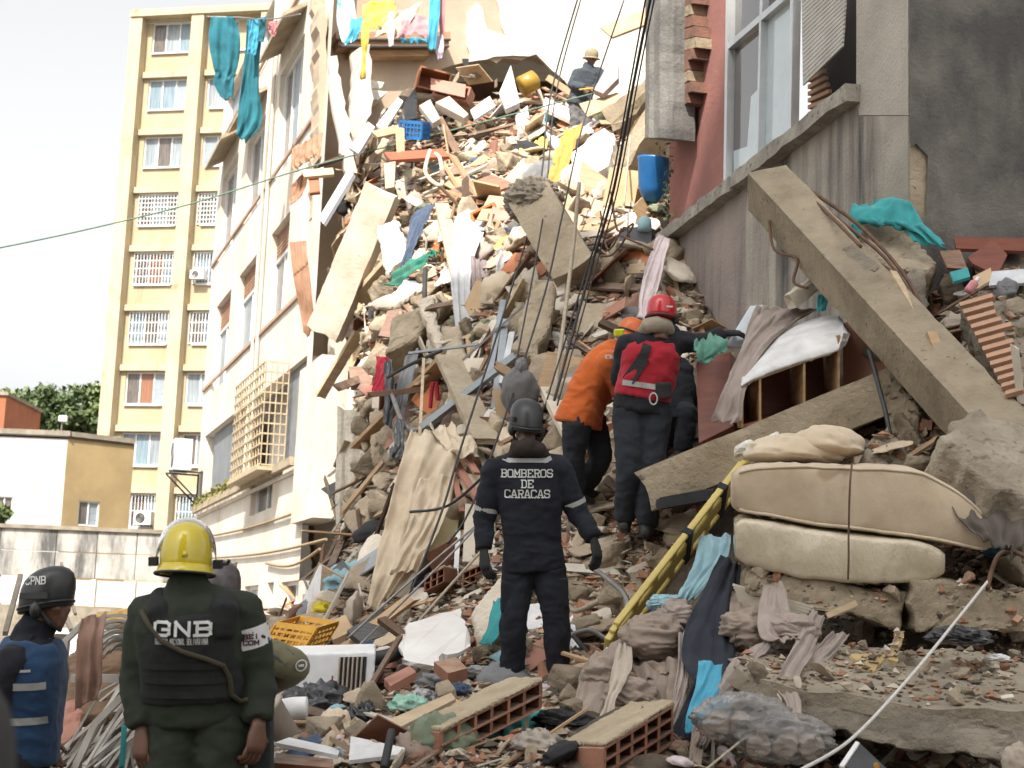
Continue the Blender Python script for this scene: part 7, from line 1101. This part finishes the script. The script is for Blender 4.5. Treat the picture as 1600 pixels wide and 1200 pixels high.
# ---- rescuer in orange bending over the rubble
d = 12.75; orj = cloth('jacket_orange', (.55, .12, .02), (.46, .095, .016)); navyt = cloth('trousers_navy', (.014, .017, .024), (.022, .025, .032))
e, J, q, jm, tm = person('rescuer in orange jacket bending forward over the rubble beside the red-vested worker', dict(pelvis=(908, 646, d), neck=(972, 550, d+.15), mid=(934, 588, d+.05), head=(988, 528, d+.2), shL=(950, 566, d-.15), shR=(975, 575, d+.3), elL=(972, 615, d-.05), wrL=(985, 660, d+.15), elR=(990, 620, d+.4), wrR=(1005, 655, d+.5), hipL=(902, 660, d-.10), hipR=(925, 660, d+.12), knL=(896, 712, d-.05), anL=(898, 768, d+.05), knR=(940, 716, d+.1), anR=(912, 760, d+.25)), (.75, .66, 0), orj, navyt, look=(.9, .5, -.35), seed=31, k=1.02, up=(.25, 0, 1), jk=[(-.12, .20, .16), (0, .195, .15), (.22, .19, .14), (.5, .21, .15), (.74, .21, .14), (.88, .185, .12), (.97, .10, .09)])
horange = mat('helmet_orange', (.62, .13, .015), (.5, .1, .01), 6, .35, .05, 40); mk('helmet', helmet_shell(q, [(1.0, -.03)]+[(a*1.04, z) for a, z in DOME], .102, .125), horange, e, smooth=True); mk('helmet_brim', helmet_shell(q, [(1.0, -.012), (1.16, -.03), (1.16, -.024), (1.0, .005)], .102, .125), horange, e, smooth=True); mk('head_lamp', remesh(B().box(P(967, 520, d-.05), RT*.04, FW*.03, UP*.03), .01, 3), mat('lamp_yellow', (.62, .62, .03), None, 5, .4), e, smooth=True); mk('helmet_strap', B().tube([q(.108*math.cos(t), -.012+.132*math.sin(t), .02) for t in np.linspace(0, 6.283, 25)], .010, 6), rubber, e)
bv = bvh_of(jm); mk('reflective_band', decal(bv, [((-.02, .16), (.0, -.14), .035)], P(962, 585, d), RT, UP, FW, .007), reflect, e); mk('shoulder_band', decal(bv, [((-.06, 0), (.05, .0), .03)], P(958, 558, d), RT, UP, FW, .007), reflect, e)
# ---- worker in red vest, arm stretched out to the right
d = 12.25; shirtn = cloth('shirt_dark', (.010, .011, .016), (.016, .017, .023)); redv = cloth('vest_red', (.40, .014, .03), (.32, .01, .022))
e, J, q, jm, tm = person('worker in red vest and red helmet seen from behind, right arm stretched to the furniture', dict(pelvis=(1003, 628, d), neck=(1023, 520, d), head=(1034, 494, d), shL=(982, 540, d), shR=(1058, 534, d), elL=(968, 588, d+.1), wrL=(985, 615, d+.32), elR=(1098, 536, d+.05), wrR=(1132, 521, d+.1), hipL=(982, 645, d), hipR=(1024, 645, d), knL=(985, 732, d-.08), anL=(976, 812, d), knR=(1016, 736, d-.05), anR=(1010, 822, d-.1)), (.1, 1, 0), shirtn, navyt, look=(.35, 1, -.1), seed=41, k=1.03, legr=(.118, .095, .085, .075), handdir=(None, (1, .1, .1)))
vb = B(); torso_b(vb, J, [(.06, .205, .15), (.3, .205, .15), (.55, .215, .155), (.75, .205, .148), (.88, .17, .125)], 1.03); vm = wrinkle(remesh(vb, .012, 4), .008, 8); mk('vest', vm, redv, e, smooth=True); bv = bvh_of(vm)
for y, x0 in ((533, -.13), (602, -.15)): mk('reflective_band', decal(bv, [((x0, .02), (.12, -.02 if y > 590 else .015), .04)], P(1006, y, d), RT, UP, FW, .008), reflect, e)
mk('back_strap', decal(bv, [((.05, .16), (-.02, -.02), .07), ((-.02, -.02), (-.09, -.12), .09)], P(1003, 562, d), RT, UP, FW, .012), c_black, e); hd = B(); hd.tube([P(1004, 522, d), P(1012, 508, d-.10), P(1026, 506, d-.12), P(1042, 510, d-.08), P(1050, 524, d)], [.035, .055, .06, .05, .03], 12); mk('hood', wrinkle(remesh(hd, .012, 3), .008, 4), cloth('cloth_sand', (.33, .28, .21)), e, smooth=True)
hred = mat('helmet_red', (.50, .012, .018), (.42, .01, .015), 6, .25, .04, 40, coat=.4); hs_ = helmet_shell(q, [(1.0, -.03)]+[(a*1.05, z+.002) for a, z in DOME], .103, .126); mk('helmet', hs_, hred, e, smooth=True); mk('helmet_band', B().tube([q(.109*math.cos(t), -.012+.133*math.sin(t), -.025) for t in np.linspace(0, 6.283, 29)], .012, 8), mat('band_maroon', (.10, .012, .014), None, 5, .5), e, smooth=True); mk('ear_cover', remesh(B().box(q(.105, 0, -.02), RT*.025, FW*.03, UP*.035), .01, 3), rubber, e, smooth=True); mk('helmet_print', decal(bvh_of(hs_), [((-.02, 0), (.02, .0), .012)], P(1044, 480, d), RT, UP, FW, .006), letter_w, e)
mk('carabiner', B().tube([P(1021+6*math.cos(t), 623+9*math.sin(t), d-.20) for t in np.linspace(0, 6.283, 17)], .006, 6), alum, e); mk('hip_pouch', remesh(B().box(P(1036, 610, d-.13), RT*.06, FW*.05, UP*.06), .012, 3), c_black, e, smooth=True)
# ---- kneeling colleague mostly hidden beyond the red-vested worker
d = 13.0; e, J, q, jm, tm = person('kneeling colleague in dark blue mostly hidden beyond the red-vested worker', dict(pelvis=(1052, 650, d), neck=(1044, 560, d+.25), head=(1046, 533, d+.35), shL=(1028, 580, d+.25), shR=(1064, 578, d+.2), elL=(1030, 615, d+.3), wrL=(1040, 640, d+.5), elR=(1076, 612, d+.2), wrR=(1082, 640, d+.4), hipL=(1042, 660, d), hipR=(1062, 660, d), knL=(1046, 700, d+.3), anL=(1046, 735, d+.1), knR=(1074, 640, d-.1), anR=(1066, 705, d-.15)), (.2, 1, 0), shirtn, navyt, seed=47, k=.92); mk('helmet', helmet_shell(q, [(1.0, -.03)]+[(a*1.05, z) for a, z in DOME], .1, .12), hblack, e, smooth=True)
# ---- searcher on top of the heap
d = 26.0; gre = cloth('jacket_slate', (.05, .06, .075), (.04, .048, .06)); grt = cloth('trousers_grey', (.16, .155, .16))
e, J, q, jm, tm = person('searcher in slate jacket and tan helmet high on the heap, carrying a box', dict(pelvis=(906, 158, d), neck=(918, 108, d), head=(924, 92, d), shL=(901, 116, d), shR=(936, 114, d), elL=(893, 134, d-.05), wrL=(916, 137, d-.3), elR=(944, 134, d-.05), wrR=(926, 138, d-.32), hipL=(899, 162, d), hipR=(914, 162, d), knL=(900, 192, d-.05), anL=(900, 220, d), knR=(914, 192, d-.05), anR=(914, 222, d)), (.25, -1, 0), gre, grt, look=(.3, -1, -.25), seed=51, k=1.0, bare=(True, True))
tanh_ = mat('helmet_tan', (.30, .25, .16), (.2, .17, .11), 14, .8); mk('helmet', helmet_shell(q, [(1.0, .0)]+[(a*1.05, z+.02) for a, z in DOME], .105, .128), tanh_, e, smooth=True); mk('helmet_brim', helmet_shell(q, [(1.0, .012), (1.35, .0), (1.35, .006), (1.0, .03)], .105, .128), tanh_, e, smooth=True)
# ---- out-of-focus passer-by at the lower left corner
d = 1.62; zz = lambda x, z, o=0: V((P(x, 1150, d).x, P(x, 1150, d).y+o, z))
e, J, q, jm, tm = person('blurred passer-by in a dark cap at the lower left corner', dict(pelvis=zz(-120, .80), neck=zz(-120, 1.20), head=zz(-122, 1.335), shL=zz(-400, 1.13), shR=zz(140 - 40, 1.13), elL=zz(-430, .86), wrL=zz(-400, .64, .1), elR=zz(120, .86), wrR=zz(100, .64, .1), hipL=zz(-220, .76), hipR=zz(-30, .76), knL=zz(-220, .42), anL=zz(-220, .09), knR=zz(-30, .42), anR=zz(-30, .09)), (0, 1, 0), c_black, c_black, seed=61, k=.9, bare=(True, True))
mk('cap', helmet_shell(q, [(1.0, -.06)]+[(a*1.06, z-.01) for a, z in DOME], .098, .118), cloth('cap_grey', (.045, .042, .04)), e, smooth=True)
# ================================================================ loose debris: one object per piece, alike pieces share mesh data
def inpoly(x, y, pl):
    c = False; j = len(pl)-1
    for i in range(len(pl)):
        if (pl[i][1] > y) != (pl[j][1] > y) and x < (pl[j][0]-pl[i][0])*(y-pl[i][1])/(pl[j][1]-pl[i][1])+pl[i][0]: c = not c
        j = i
    return c
ZONES = {'top': [(545, 240), (640, 170), (720, 120), (880, 150), (1010, 210), (1035, 330), (960, 400), (800, 420), (640, 470), (550, 520)], 'mid': [(560, 600), (620, 480), (800, 420), (1000, 400), (1050, 395), (1110, 500), (1100, 560), (960, 620), (900, 720), (760, 720), (640, 800), (590, 760)],
  'fire': [(870, 720), (960, 640), (1080, 720), (1090, 850), (1000, 960), (960, 1060), (880, 1060)], 'foot': [(420, 1010), (470, 940), (560, 920), (640, 800), (760, 740), (870, 1000), (900, 1080), (880, 1210), (430, 1210)], 'matt': [(1150, 720), (1180, 690), (1440, 670), (1560, 760), (1600, 860), (1600, 960), (1180, 930)], 'wall': [(1440, 430), (1600, 430), (1600, 640), (1480, 600)], 'low': [(1050, 1140), (1600, 1160), (1600, 1210), (1050, 1210)], 'east': [(1600, 430), (2000, 430), (2000, 1210), (1600, 1210)], 'slab': [(1040, 700), (1420, 590), (1600, 420), (1600, 1100), (1300, 1110), (1150, 1050), (1150, 900), (1150, 720)], 'edge': [(530, 300), (600, 300), (590, 480), (640, 560), (640, 760), (600, 880), (540, 930), (520, 900), (545, 700), (535, 500)], 'west': [(420, 990), (450, 935), (560, 905), (560, 960), (470, 1000)]}
WHERE = {'top': 'on the sunlit upper heap', 'mid': 'on the shaded middle of the slope', 'fire': 'on the slope between firefighter and stretcher board', 'foot': 'in the litter at the foot of the slope', 'matt': 'in the rubble around the mattresses', 'wall': 'in the heap against the stained side wall', 'low': 'in the gap along the bottom right edge', 'slab': 'lying on the slabs at the right', 'edge': 'along the torn edge of the white block', 'west': 'in the low heap by the white wall'}
def spots(z, n, rs):
    pl = ZONES[z]; xs_ = [p[0] for p in pl]; ys = [p[1] for p in pl]; out = []
    while len(out) < n:
        x, y = rs.uniform(min(xs_), max(xs_)), rs.uniform(min(ys), max(ys))
        if inpoly(x, y, pl): out.append((x, y))
    return out
def hull(dim, n, rs, cube=.7):
    pts = rs.uniform(-1, 1, (n, 3)); m_ = np.abs(pts).max(1, keepdims=True); pts = pts/m_*(cube+(1-cube)*rs.random((n, 1))); pts *= np.array(dim)/2
    bm = bmesh.new(); [bm.verts.new(p) for p in pts]; r = bmesh.ops.convex_hull(bm, input=bm.verts)
    bmesh.ops.delete(bm, geom=[v for v in bm.verts if not v.link_faces], context='VERTS'); bm.verts.index_update(); v = [tuple(x.co) for x in bm.verts]; f = [tuple(x.index for x in q.verts) for q in bm.faces]; bm.free(); return v, f
rs = np.random.default_rng(77)
def hullr(dim, n, cube, vx, am, sd):                       # a hull with a broken, grainy skin
    v, f = hull(dim, n, rs, cube); b = B(); b.v, b.f = v, f; b = remesh(b, vx, 1, .3); b.v = b.v+b.n*(am*fbm(b.v*4, sd)+am*.7*fbm(b.v*11, sd+3))[:, None]; return [tuple(x) for x in b.v], b.f
m_ch = [mat('chunk_a', (.30, .24, .165), (.19, .15, .105), 6, .95, .9, 26, vary=.28), mat('chunk_b', (.40, .33, .24), (.27, .215, .15), 5, .95, .8, 24, vary=.25)]
m_br = mat('shard_brick', (.36, .155, .09), (.27, .13, .08), 6, .95, .7, 40, dust=.75, vary=.25, dcol=DUST); m_pl = [mat('plate_white', (.62, .56, .47), (.50, .44, .35), 5, .92, .4, 30, vary=.2), mat('plate_tan', (.40, .32, .23), (.31, .245, .175), 5, .92, .5, 30, vary=.25)]
m_wd = [mat('lath_tan', (.38, .25, .14), (.28, .18, .10), 4, .8, .3, 40, vary=.35, dust=.3), mat('lath_dark', (.14, .08, .05), (.09, .05, .032), 4, .8, .3, 40, vary=.3, dust=.4), mat('lath_white', (.55, .50, .43), (.42, .38, .31), 4, .8, .3, 40, vary=.25)]
m_cl = [c_white, c_beige, c_lblue, c_pkwhite, c_jean, c_grey, c_cream, c_taupe, c_black, c_mush, c_beige, c_brownt, c_olive, c_brownt, c_cream, c_grey]; m_bd = [wood_tan, wood_pale, wood_brown, pinkboard, card, c_beige, wood_tan, redwood, zinc, card, plaster, wood_pale, orange_b, concrete_pale, wood_tan, c_white, wood_brown, plaster]
def lathmesh():
    L, w_, t = 1.0, rs.uniform(.05, .14), rs.uniform(.02, .05); b = B(); j = lambda: rs.normal()*.012
    v = [(x*L/2+j()*2, y*w_/2+j()*.3, z*t/2+j()*.2) for x in (-1, 1) for (y, z) in ((-1, -1), (1, -1), (1, 1), (-1, 1))]; b.add(v, [(3, 2, 1, 0), (4, 5, 6, 7), (0, 1, 5, 4), (1, 2, 6, 5), (2, 3, 7, 6), (3, 0, 4, 7)]); return b.v, b.f
def scrap_mesh(k):
    b = crumple((0, 0, 0), (.5, .38, .22), 300+k, .55, 2.3, 22, 12, flat=.4); return b.v, b.f
def boardmesh():
    w_, h, t = 1.0, rs.uniform(.35, .9), .03; c = [(-.5, -h/2), (.5, -h/2), (.5, h/2), (-.5, h/2)]; c = [(x+rs.normal()*.03, y+rs.normal()*.03) for x, y in c]; b = B().prism([(x, y, 0) for x, y in c], (0, 0, t)); return b.v, b.f
def brickmesh():                                           # piece of hollow clay brick, open cells at the end
    b = B(); L, w_, h, t = 1.0, .75, .5, .07
    for z in (0, .5, 1): b.bx(-L/2, L/2, -w_/2, w_/2, z*(h-t)-h/2, z*(h-t)-h/2+t)
    for y in (0, .333, .667, 1): b.bx(-L/2+.01, L/2-.012, y*(w_-t)-w_/2+.002, y*(w_-t)-w_/2+t-.002, -h/2+.01, h/2-.01)
    return b.v, b.f
def pool(name, gen, n, mats): return [mesh(name, *gen(i), mats[i % len(mats)]) for i in range(n)]
PO = {'concrete_chunk': pool('concrete_chunk', lambda i: hullr((1, .8, .6), 13, .92, .05, .032, i), 18, m_ch), 'brick_shard': pool('brick_shard', lambda i: hullr((1, .65, .32), 14, .85, .06, .035, i), 12, [m_br])+pool('brick_shard', lambda i: brickmesh(), 2, [m_br]), 'plaster_plate': pool('plaster_plate', lambda i: hullr((1, .75, .13), 16, .8, .035, .02, i), 14, m_pl), 'wood_lath': pool('wood_lath', lambda i: lathmesh(), 15, m_wd),
  'cloth_scrap': pool('cloth_scrap', scrap_mesh, 16, m_cl), 'board_piece': pool('board_piece', lambda i: boardmesh(), 18, m_bd)}
for me in PO['cloth_scrap']: me.shade_smooth()
TXT = {'concrete_chunk': ('broken lump of concrete', 'concrete chunk'), 'brick_shard': ('terracotta brick shard', 'brick shard'), 'plaster_plate': ('flat plaster plate', 'plaster plate'), 'wood_lath': ('splintered wooden lath', 'lath'), 'cloth_scrap': ('crumpled scrap of clothing', 'cloth scrap'), 'board_piece': ('broken furniture board', 'board')}
PLAN = {'top': dict(concrete_chunk=60, brick_shard=50, plaster_plate=88, wood_lath=105, cloth_scrap=100, board_piece=85), 'mid': dict(concrete_chunk=55, brick_shard=60, plaster_plate=72, wood_lath=110, cloth_scrap=55, board_piece=75), 'fire': dict(concrete_chunk=50, brick_shard=95, plaster_plate=38, wood_lath=18, board_piece=4), 'foot': dict(concrete_chunk=35, brick_shard=45, plaster_plate=28, wood_lath=45, cloth_scrap=45, board_piece=25), 'matt': dict(concrete_chunk=25, brick_shard=28, plaster_plate=10, wood_lath=22, board_piece=4), 'wall': dict(concrete_chunk=12, brick_shard=10, plaster_plate=8, wood_lath=8, cloth_scrap=6, board_piece=8), 'low': dict(concrete_chunk=10, brick_shard=8, plaster_plate=6, cloth_scrap=12, wood_lath=6), 'slab': dict(concrete_chunk=55, brick_shard=60, plaster_plate=30, wood_lath=14), 'edge': dict(concrete_chunk=45, brick_shard=20, plaster_plate=34, wood_lath=40, cloth_scrap=12, board_piece=15), 'west': dict(board_piece=14, wood_lath=14, plaster_plate=8, cloth_scrap=8)}
SIZE = {'concrete_chunk': (.018, .045), 'brick_shard': (.012, .024), 'plaster_plate': (.020, .062), 'wood_lath': (.04, .13), 'cloth_scrap': (.014, .042), 'board_piece': (.022, .064)}
LOOSE = []
dg_ = bpy.context.evaluated_depsgraph_get(); GROUNDS = ('rubble_mound', 'floor_slab', 'cracked_slab', 'broken_slab_layer', 'slab', 'fallen_floor', 'wall_fragment', 'mortar', 'concrete_block', 'cork', 'stub', 'duvet')
def land(x, y):                                            # what the eye meets first at a pixel, if debris could lie there
    ok, loc, nr, _, ob, _ = SC.ray_cast(dg_, CAM+ray(x, y)*2.5, ray(x, y).normalized())
    if ok and nr.z > (.8 if ob.name.startswith('cover') else .45) and ob.name.startswith(GROUNDS): return loc, nr
    return None
for z, pl in PLAN.items():
    for kind, n in pl.items():
        for x, y in spots(z, n, rs):
            lg = land(x, y) if z in ('matt', 'low', 'wall', 'slab') else None
            if z == 'slab' and lg is None: continue
            p = lg[0] if lg else hit(x, y); d = (p-CAM).dot(FW); lo_, hi = SIZE[kind]; s = (lo_+(hi-lo_)*rs.random()**2.2)*min(d, 20)*(.68 if d > 16 else .72); nrm = lg[1] if lg else mnorm(p)
            if z == 'slab': s *= .6
            o = bpy.data.objects.new(kind, PO[kind][rs.integers(len(PO[kind]))]); COL.objects.link(o)
            flat = kind in ('plaster_plate', 'board_piece', 'cloth_scrap'); tl = .55 if flat else .35
            ax = (nrm+V(rs.normal(size=3))*tl).normalized() if kind != 'concrete_chunk' else V(rs.normal(size=3)).normalized()
            o.rotation_mode = 'QUATERNION'; o.rotation_quaternion = ax.to_track_quat('Z', 'Y')@Matrix.Rotation(rs.uniform(0, 6.283), 3, 'Z').to_quaternion(); o.scale = (s, s*rs.uniform(.75, 1.1), s*rs.uniform(.8, 1.2)) if kind != 'wood_lath' else (s, s*rs.uniform(.5, .9), s*.7)
            o.location = p+nrm*s*(.10 if kind != 'wood_lath' else .05)+V((0, 0, .02)); a, c = TXT[kind]; tag(o, a+' '+WHERE[z], c, kind.replace('_', ' ')+'s '+WHERE[z]); LOOSE.append((o, x, y, kind, z))
LM = {'the stranded bed': (605, 80), 'the blue crate': (645, 205), 'the brown cabinet': (680, 125), 'the amber curtain': (880, 250), 'the yellow sheet': (828, 245), 'the searcher': (915, 160), 'the tan board': (935, 165), 'the toppled pillar': (552, 410), 'the denim clothes': (655, 360), 'the green cloth': (640, 420), 'the left orange drawer': (705, 375), 'the pale grey curtain': (725, 430), 'the stub beam': (870, 380), 'the plastic sheet': (810, 445),
  'the concrete wedge': (650, 500), 'the crimson garment': (595, 590), 'the metal strip': (735, 610), 'the aluminium strips': (780, 550), 'the grey sack': (812, 605), 'the black cables': (915, 430), 'the meter box': (1000, 370), 'the pinkish cloth': (1015, 440), 'the orange jacket': (930, 590), 'the cream curtain': (650, 800), 'the net curtain': (555, 740), 'the firefighter boots': (838, 1050), 'the firefighter shoulders': (825, 740), 'the firefighter glove': (930, 870), 'the red-vested worker boots': (990, 830),
  'the stretcher board': (1040, 890), 'the white board': (680, 1000), 'the air conditioner casing': (505, 1055), 'the yellow crate': (440, 990), 'the black appliance': (585, 980), 'the long hollow clay slab': (760, 1130), 'the bottom hollow clay slab': (975, 1160), 'the aqua bag': (815, 1150), 'the black plastic bag': (497, 1108), 'the round pillow': (1290, 693), 'the bare mattress': (1340, 780), 'the wrapped mattress': (1300, 865), 'the ribbed slab': (1560, 540), 'the teal blanket': (1400, 340), 'the paper roll packs': (1190, 1150), 'the white rope': (1400, 1080), 'the leaning beam': (1400, 500), 'the rust red sheet': (650, 240), 'the white plank': (870, 170), 'the blue drum': (1025, 280), 'the navy jacket': (1110, 980), 'the pale blue cloth': (755, 262), 'the hole in the wall': (780, 110), 'the checked garment': (550, 930), 'the dark steel tube': (755, 535), 'the tall slab fragment': (835, 500)}
ORD = ['nearest', 'second nearest', 'third nearest', 'fourth nearest', 'fifth nearest', 'sixth nearest', 'seventh nearest', 'eighth nearest', 'ninth nearest', 'tenth nearest', 'eleventh nearest', 'twelfth nearest', 'thirteenth nearest', 'fourteenth nearest', 'fifteenth nearest', 'sixteenth nearest']; bk_ = {}
for o, x, y, kind, z in LOOSE:
    nm = min(LM, key=lambda k: (LM[k][0]-x)**2+(LM[k][1]-y)**2); dx, dy = x-LM[nm][0], y-LM[nm][1]
    rel = ['right of', 'lower right of', 'below', 'lower left of', 'left of', 'upper left of', 'above', 'upper right of'][int(((math.degrees(math.atan2(dy, dx))+382.5) % 360)//45)]; bk_.setdefault((kind, nm, rel), []).append((dx*dx+dy*dy, o, z))
for (kind, nm, rel), L_ in bk_.items():
    for i, (_, o, z) in enumerate(sorted(L_, key=lambda t: t[0])):
        o['label'] = TXT[kind][0]+((', '+ORD[min(i, 15)]) if len(L_) > 1 else '')+' to the '+rel.replace(' of', '')+' of '+nm if rel.endswith('of') else TXT[kind][0]+((', '+ORD[min(i, 15)]+' one') if len(L_) > 1 else '')+' '+rel+' '+nm
# uncountable crumbs
N = 56000; tot = [(z, w_) for z, w_ in (('top', .24), ('mid', .20), ('edge', .06), ('fire', .17), ('foot', .19), ('matt', .08), ('wall', .03), ('low', .02), ('west', .02))]
mats_ = [mat('crumb_tan', (.34, .27, .19), (.22, .17, .12), 9, .97, 0), mat('crumb_brick', (.36, .18, .11), (.25, .13, .08), 9, .97, 0), mat('crumb_pale', (.52, .46, .37), (.40, .34, .26), 9, .97, 0), mat('crumb_dark', (.12, .095, .075), (.08, .065, .05), 9, .97, 0)]
_dd = np.arange(5.5, 30.5, .05)
def hits(px, py):
    r = np.array(FW)[None]+np.array(RT)[None]*((px-CX)/F)[:, None]+np.array(UP)[None]*((CY-py)/F)[:, None]; q = np.array(CAM)+r[:, None]*_dd[None, :, None]; k = (q[..., 2] < Hm(q[..., 0], q[..., 1])); i = np.where(k.any(1), k.argmax(1), -1); return np.array(CAM)+r*_dd[i][:, None], _dd[i], k.any(1)
pos, dep = [], []
for z, w_ in tot:
    n = int(N*w_); sp_ = np.array(spots(z, n, rs))
    for c in range(0, n, 2000):
        a, d_, ok = hits(sp_[c:c+2000, 0], sp_[c:c+2000, 1]); pos.append(a[ok]); dep.append(d_[ok])
lp_ = [(land(x, y), x, y) for x, y in spots('slab', 4200, rs)]; lp_ = [t for t in lp_ if t[0]]
pos.append(np.array([tuple(t[0][0]) for t in lp_])); dep.append(np.array([(t[0][0]-CAM).dot(FW)*.75 for t in lp_]))
sp_ = np.array(spots('east', 6000, rs)); a, d_, ok = hits(sp_[:, 0], sp_[:, 1]); pos.append(a[ok]); dep.append(d_[ok]*np.where(rs.random(ok.sum()) < .12, 5., 1.4))
pos = np.concatenate(pos); dep = np.concatenate(dep); n = len(pos); s = (.0012+.0042*rs.random(n)**2.5)*np.minimum(dep, 40); oc = np.array([[1, 0, 0], [-1, 0, 0], [0, 1, 0], [0, -1, 0], [0, 0, 1], [0, 0, -1.]]); of = np.array([[0, 2, 4], [2, 1, 4], [1, 3, 4], [3, 0, 4], [2, 0, 5], [1, 2, 5], [3, 1, 5], [0, 3, 5]])
vv = oc[None]*rs.uniform(.45, 1.5, (n, 6, 1))+rs.normal(size=(n, 6, 3))*.25; vv[..., 2] *= .6; th = rs.uniform(0, 6.283, n); c_, s_ = np.cos(th), np.sin(th); vv = np.stack([vv[..., 0]*c_[:, None]-vv[..., 1]*s_[:, None], vv[..., 0]*s_[:, None]+vv[..., 1]*c_[:, None], vv[..., 2]], -1)*s[:, None, None]+pos[:, None]+np.array([0, 0, .3])*s[:, None, None]
b = B(); b.v = vv.reshape(-1, 3); b.f = (of[None]+np.arange(n)[:, None, None]*6).reshape(-1, 3).tolist(); ro_ = mk('rubble', b, mats_[0], kind='stuff', label='small crumbs of brick, concrete and plaster covering the slope', origin=(0, 0, 0))
for m_ in mats_[1:]: ro_.data.materials.append(m_)
ro_.data.polygons.foreach_set('material_index', np.repeat(rs.choice(4, n, p=[.40, .22, .20, .18]), 8).astype(np.int32))
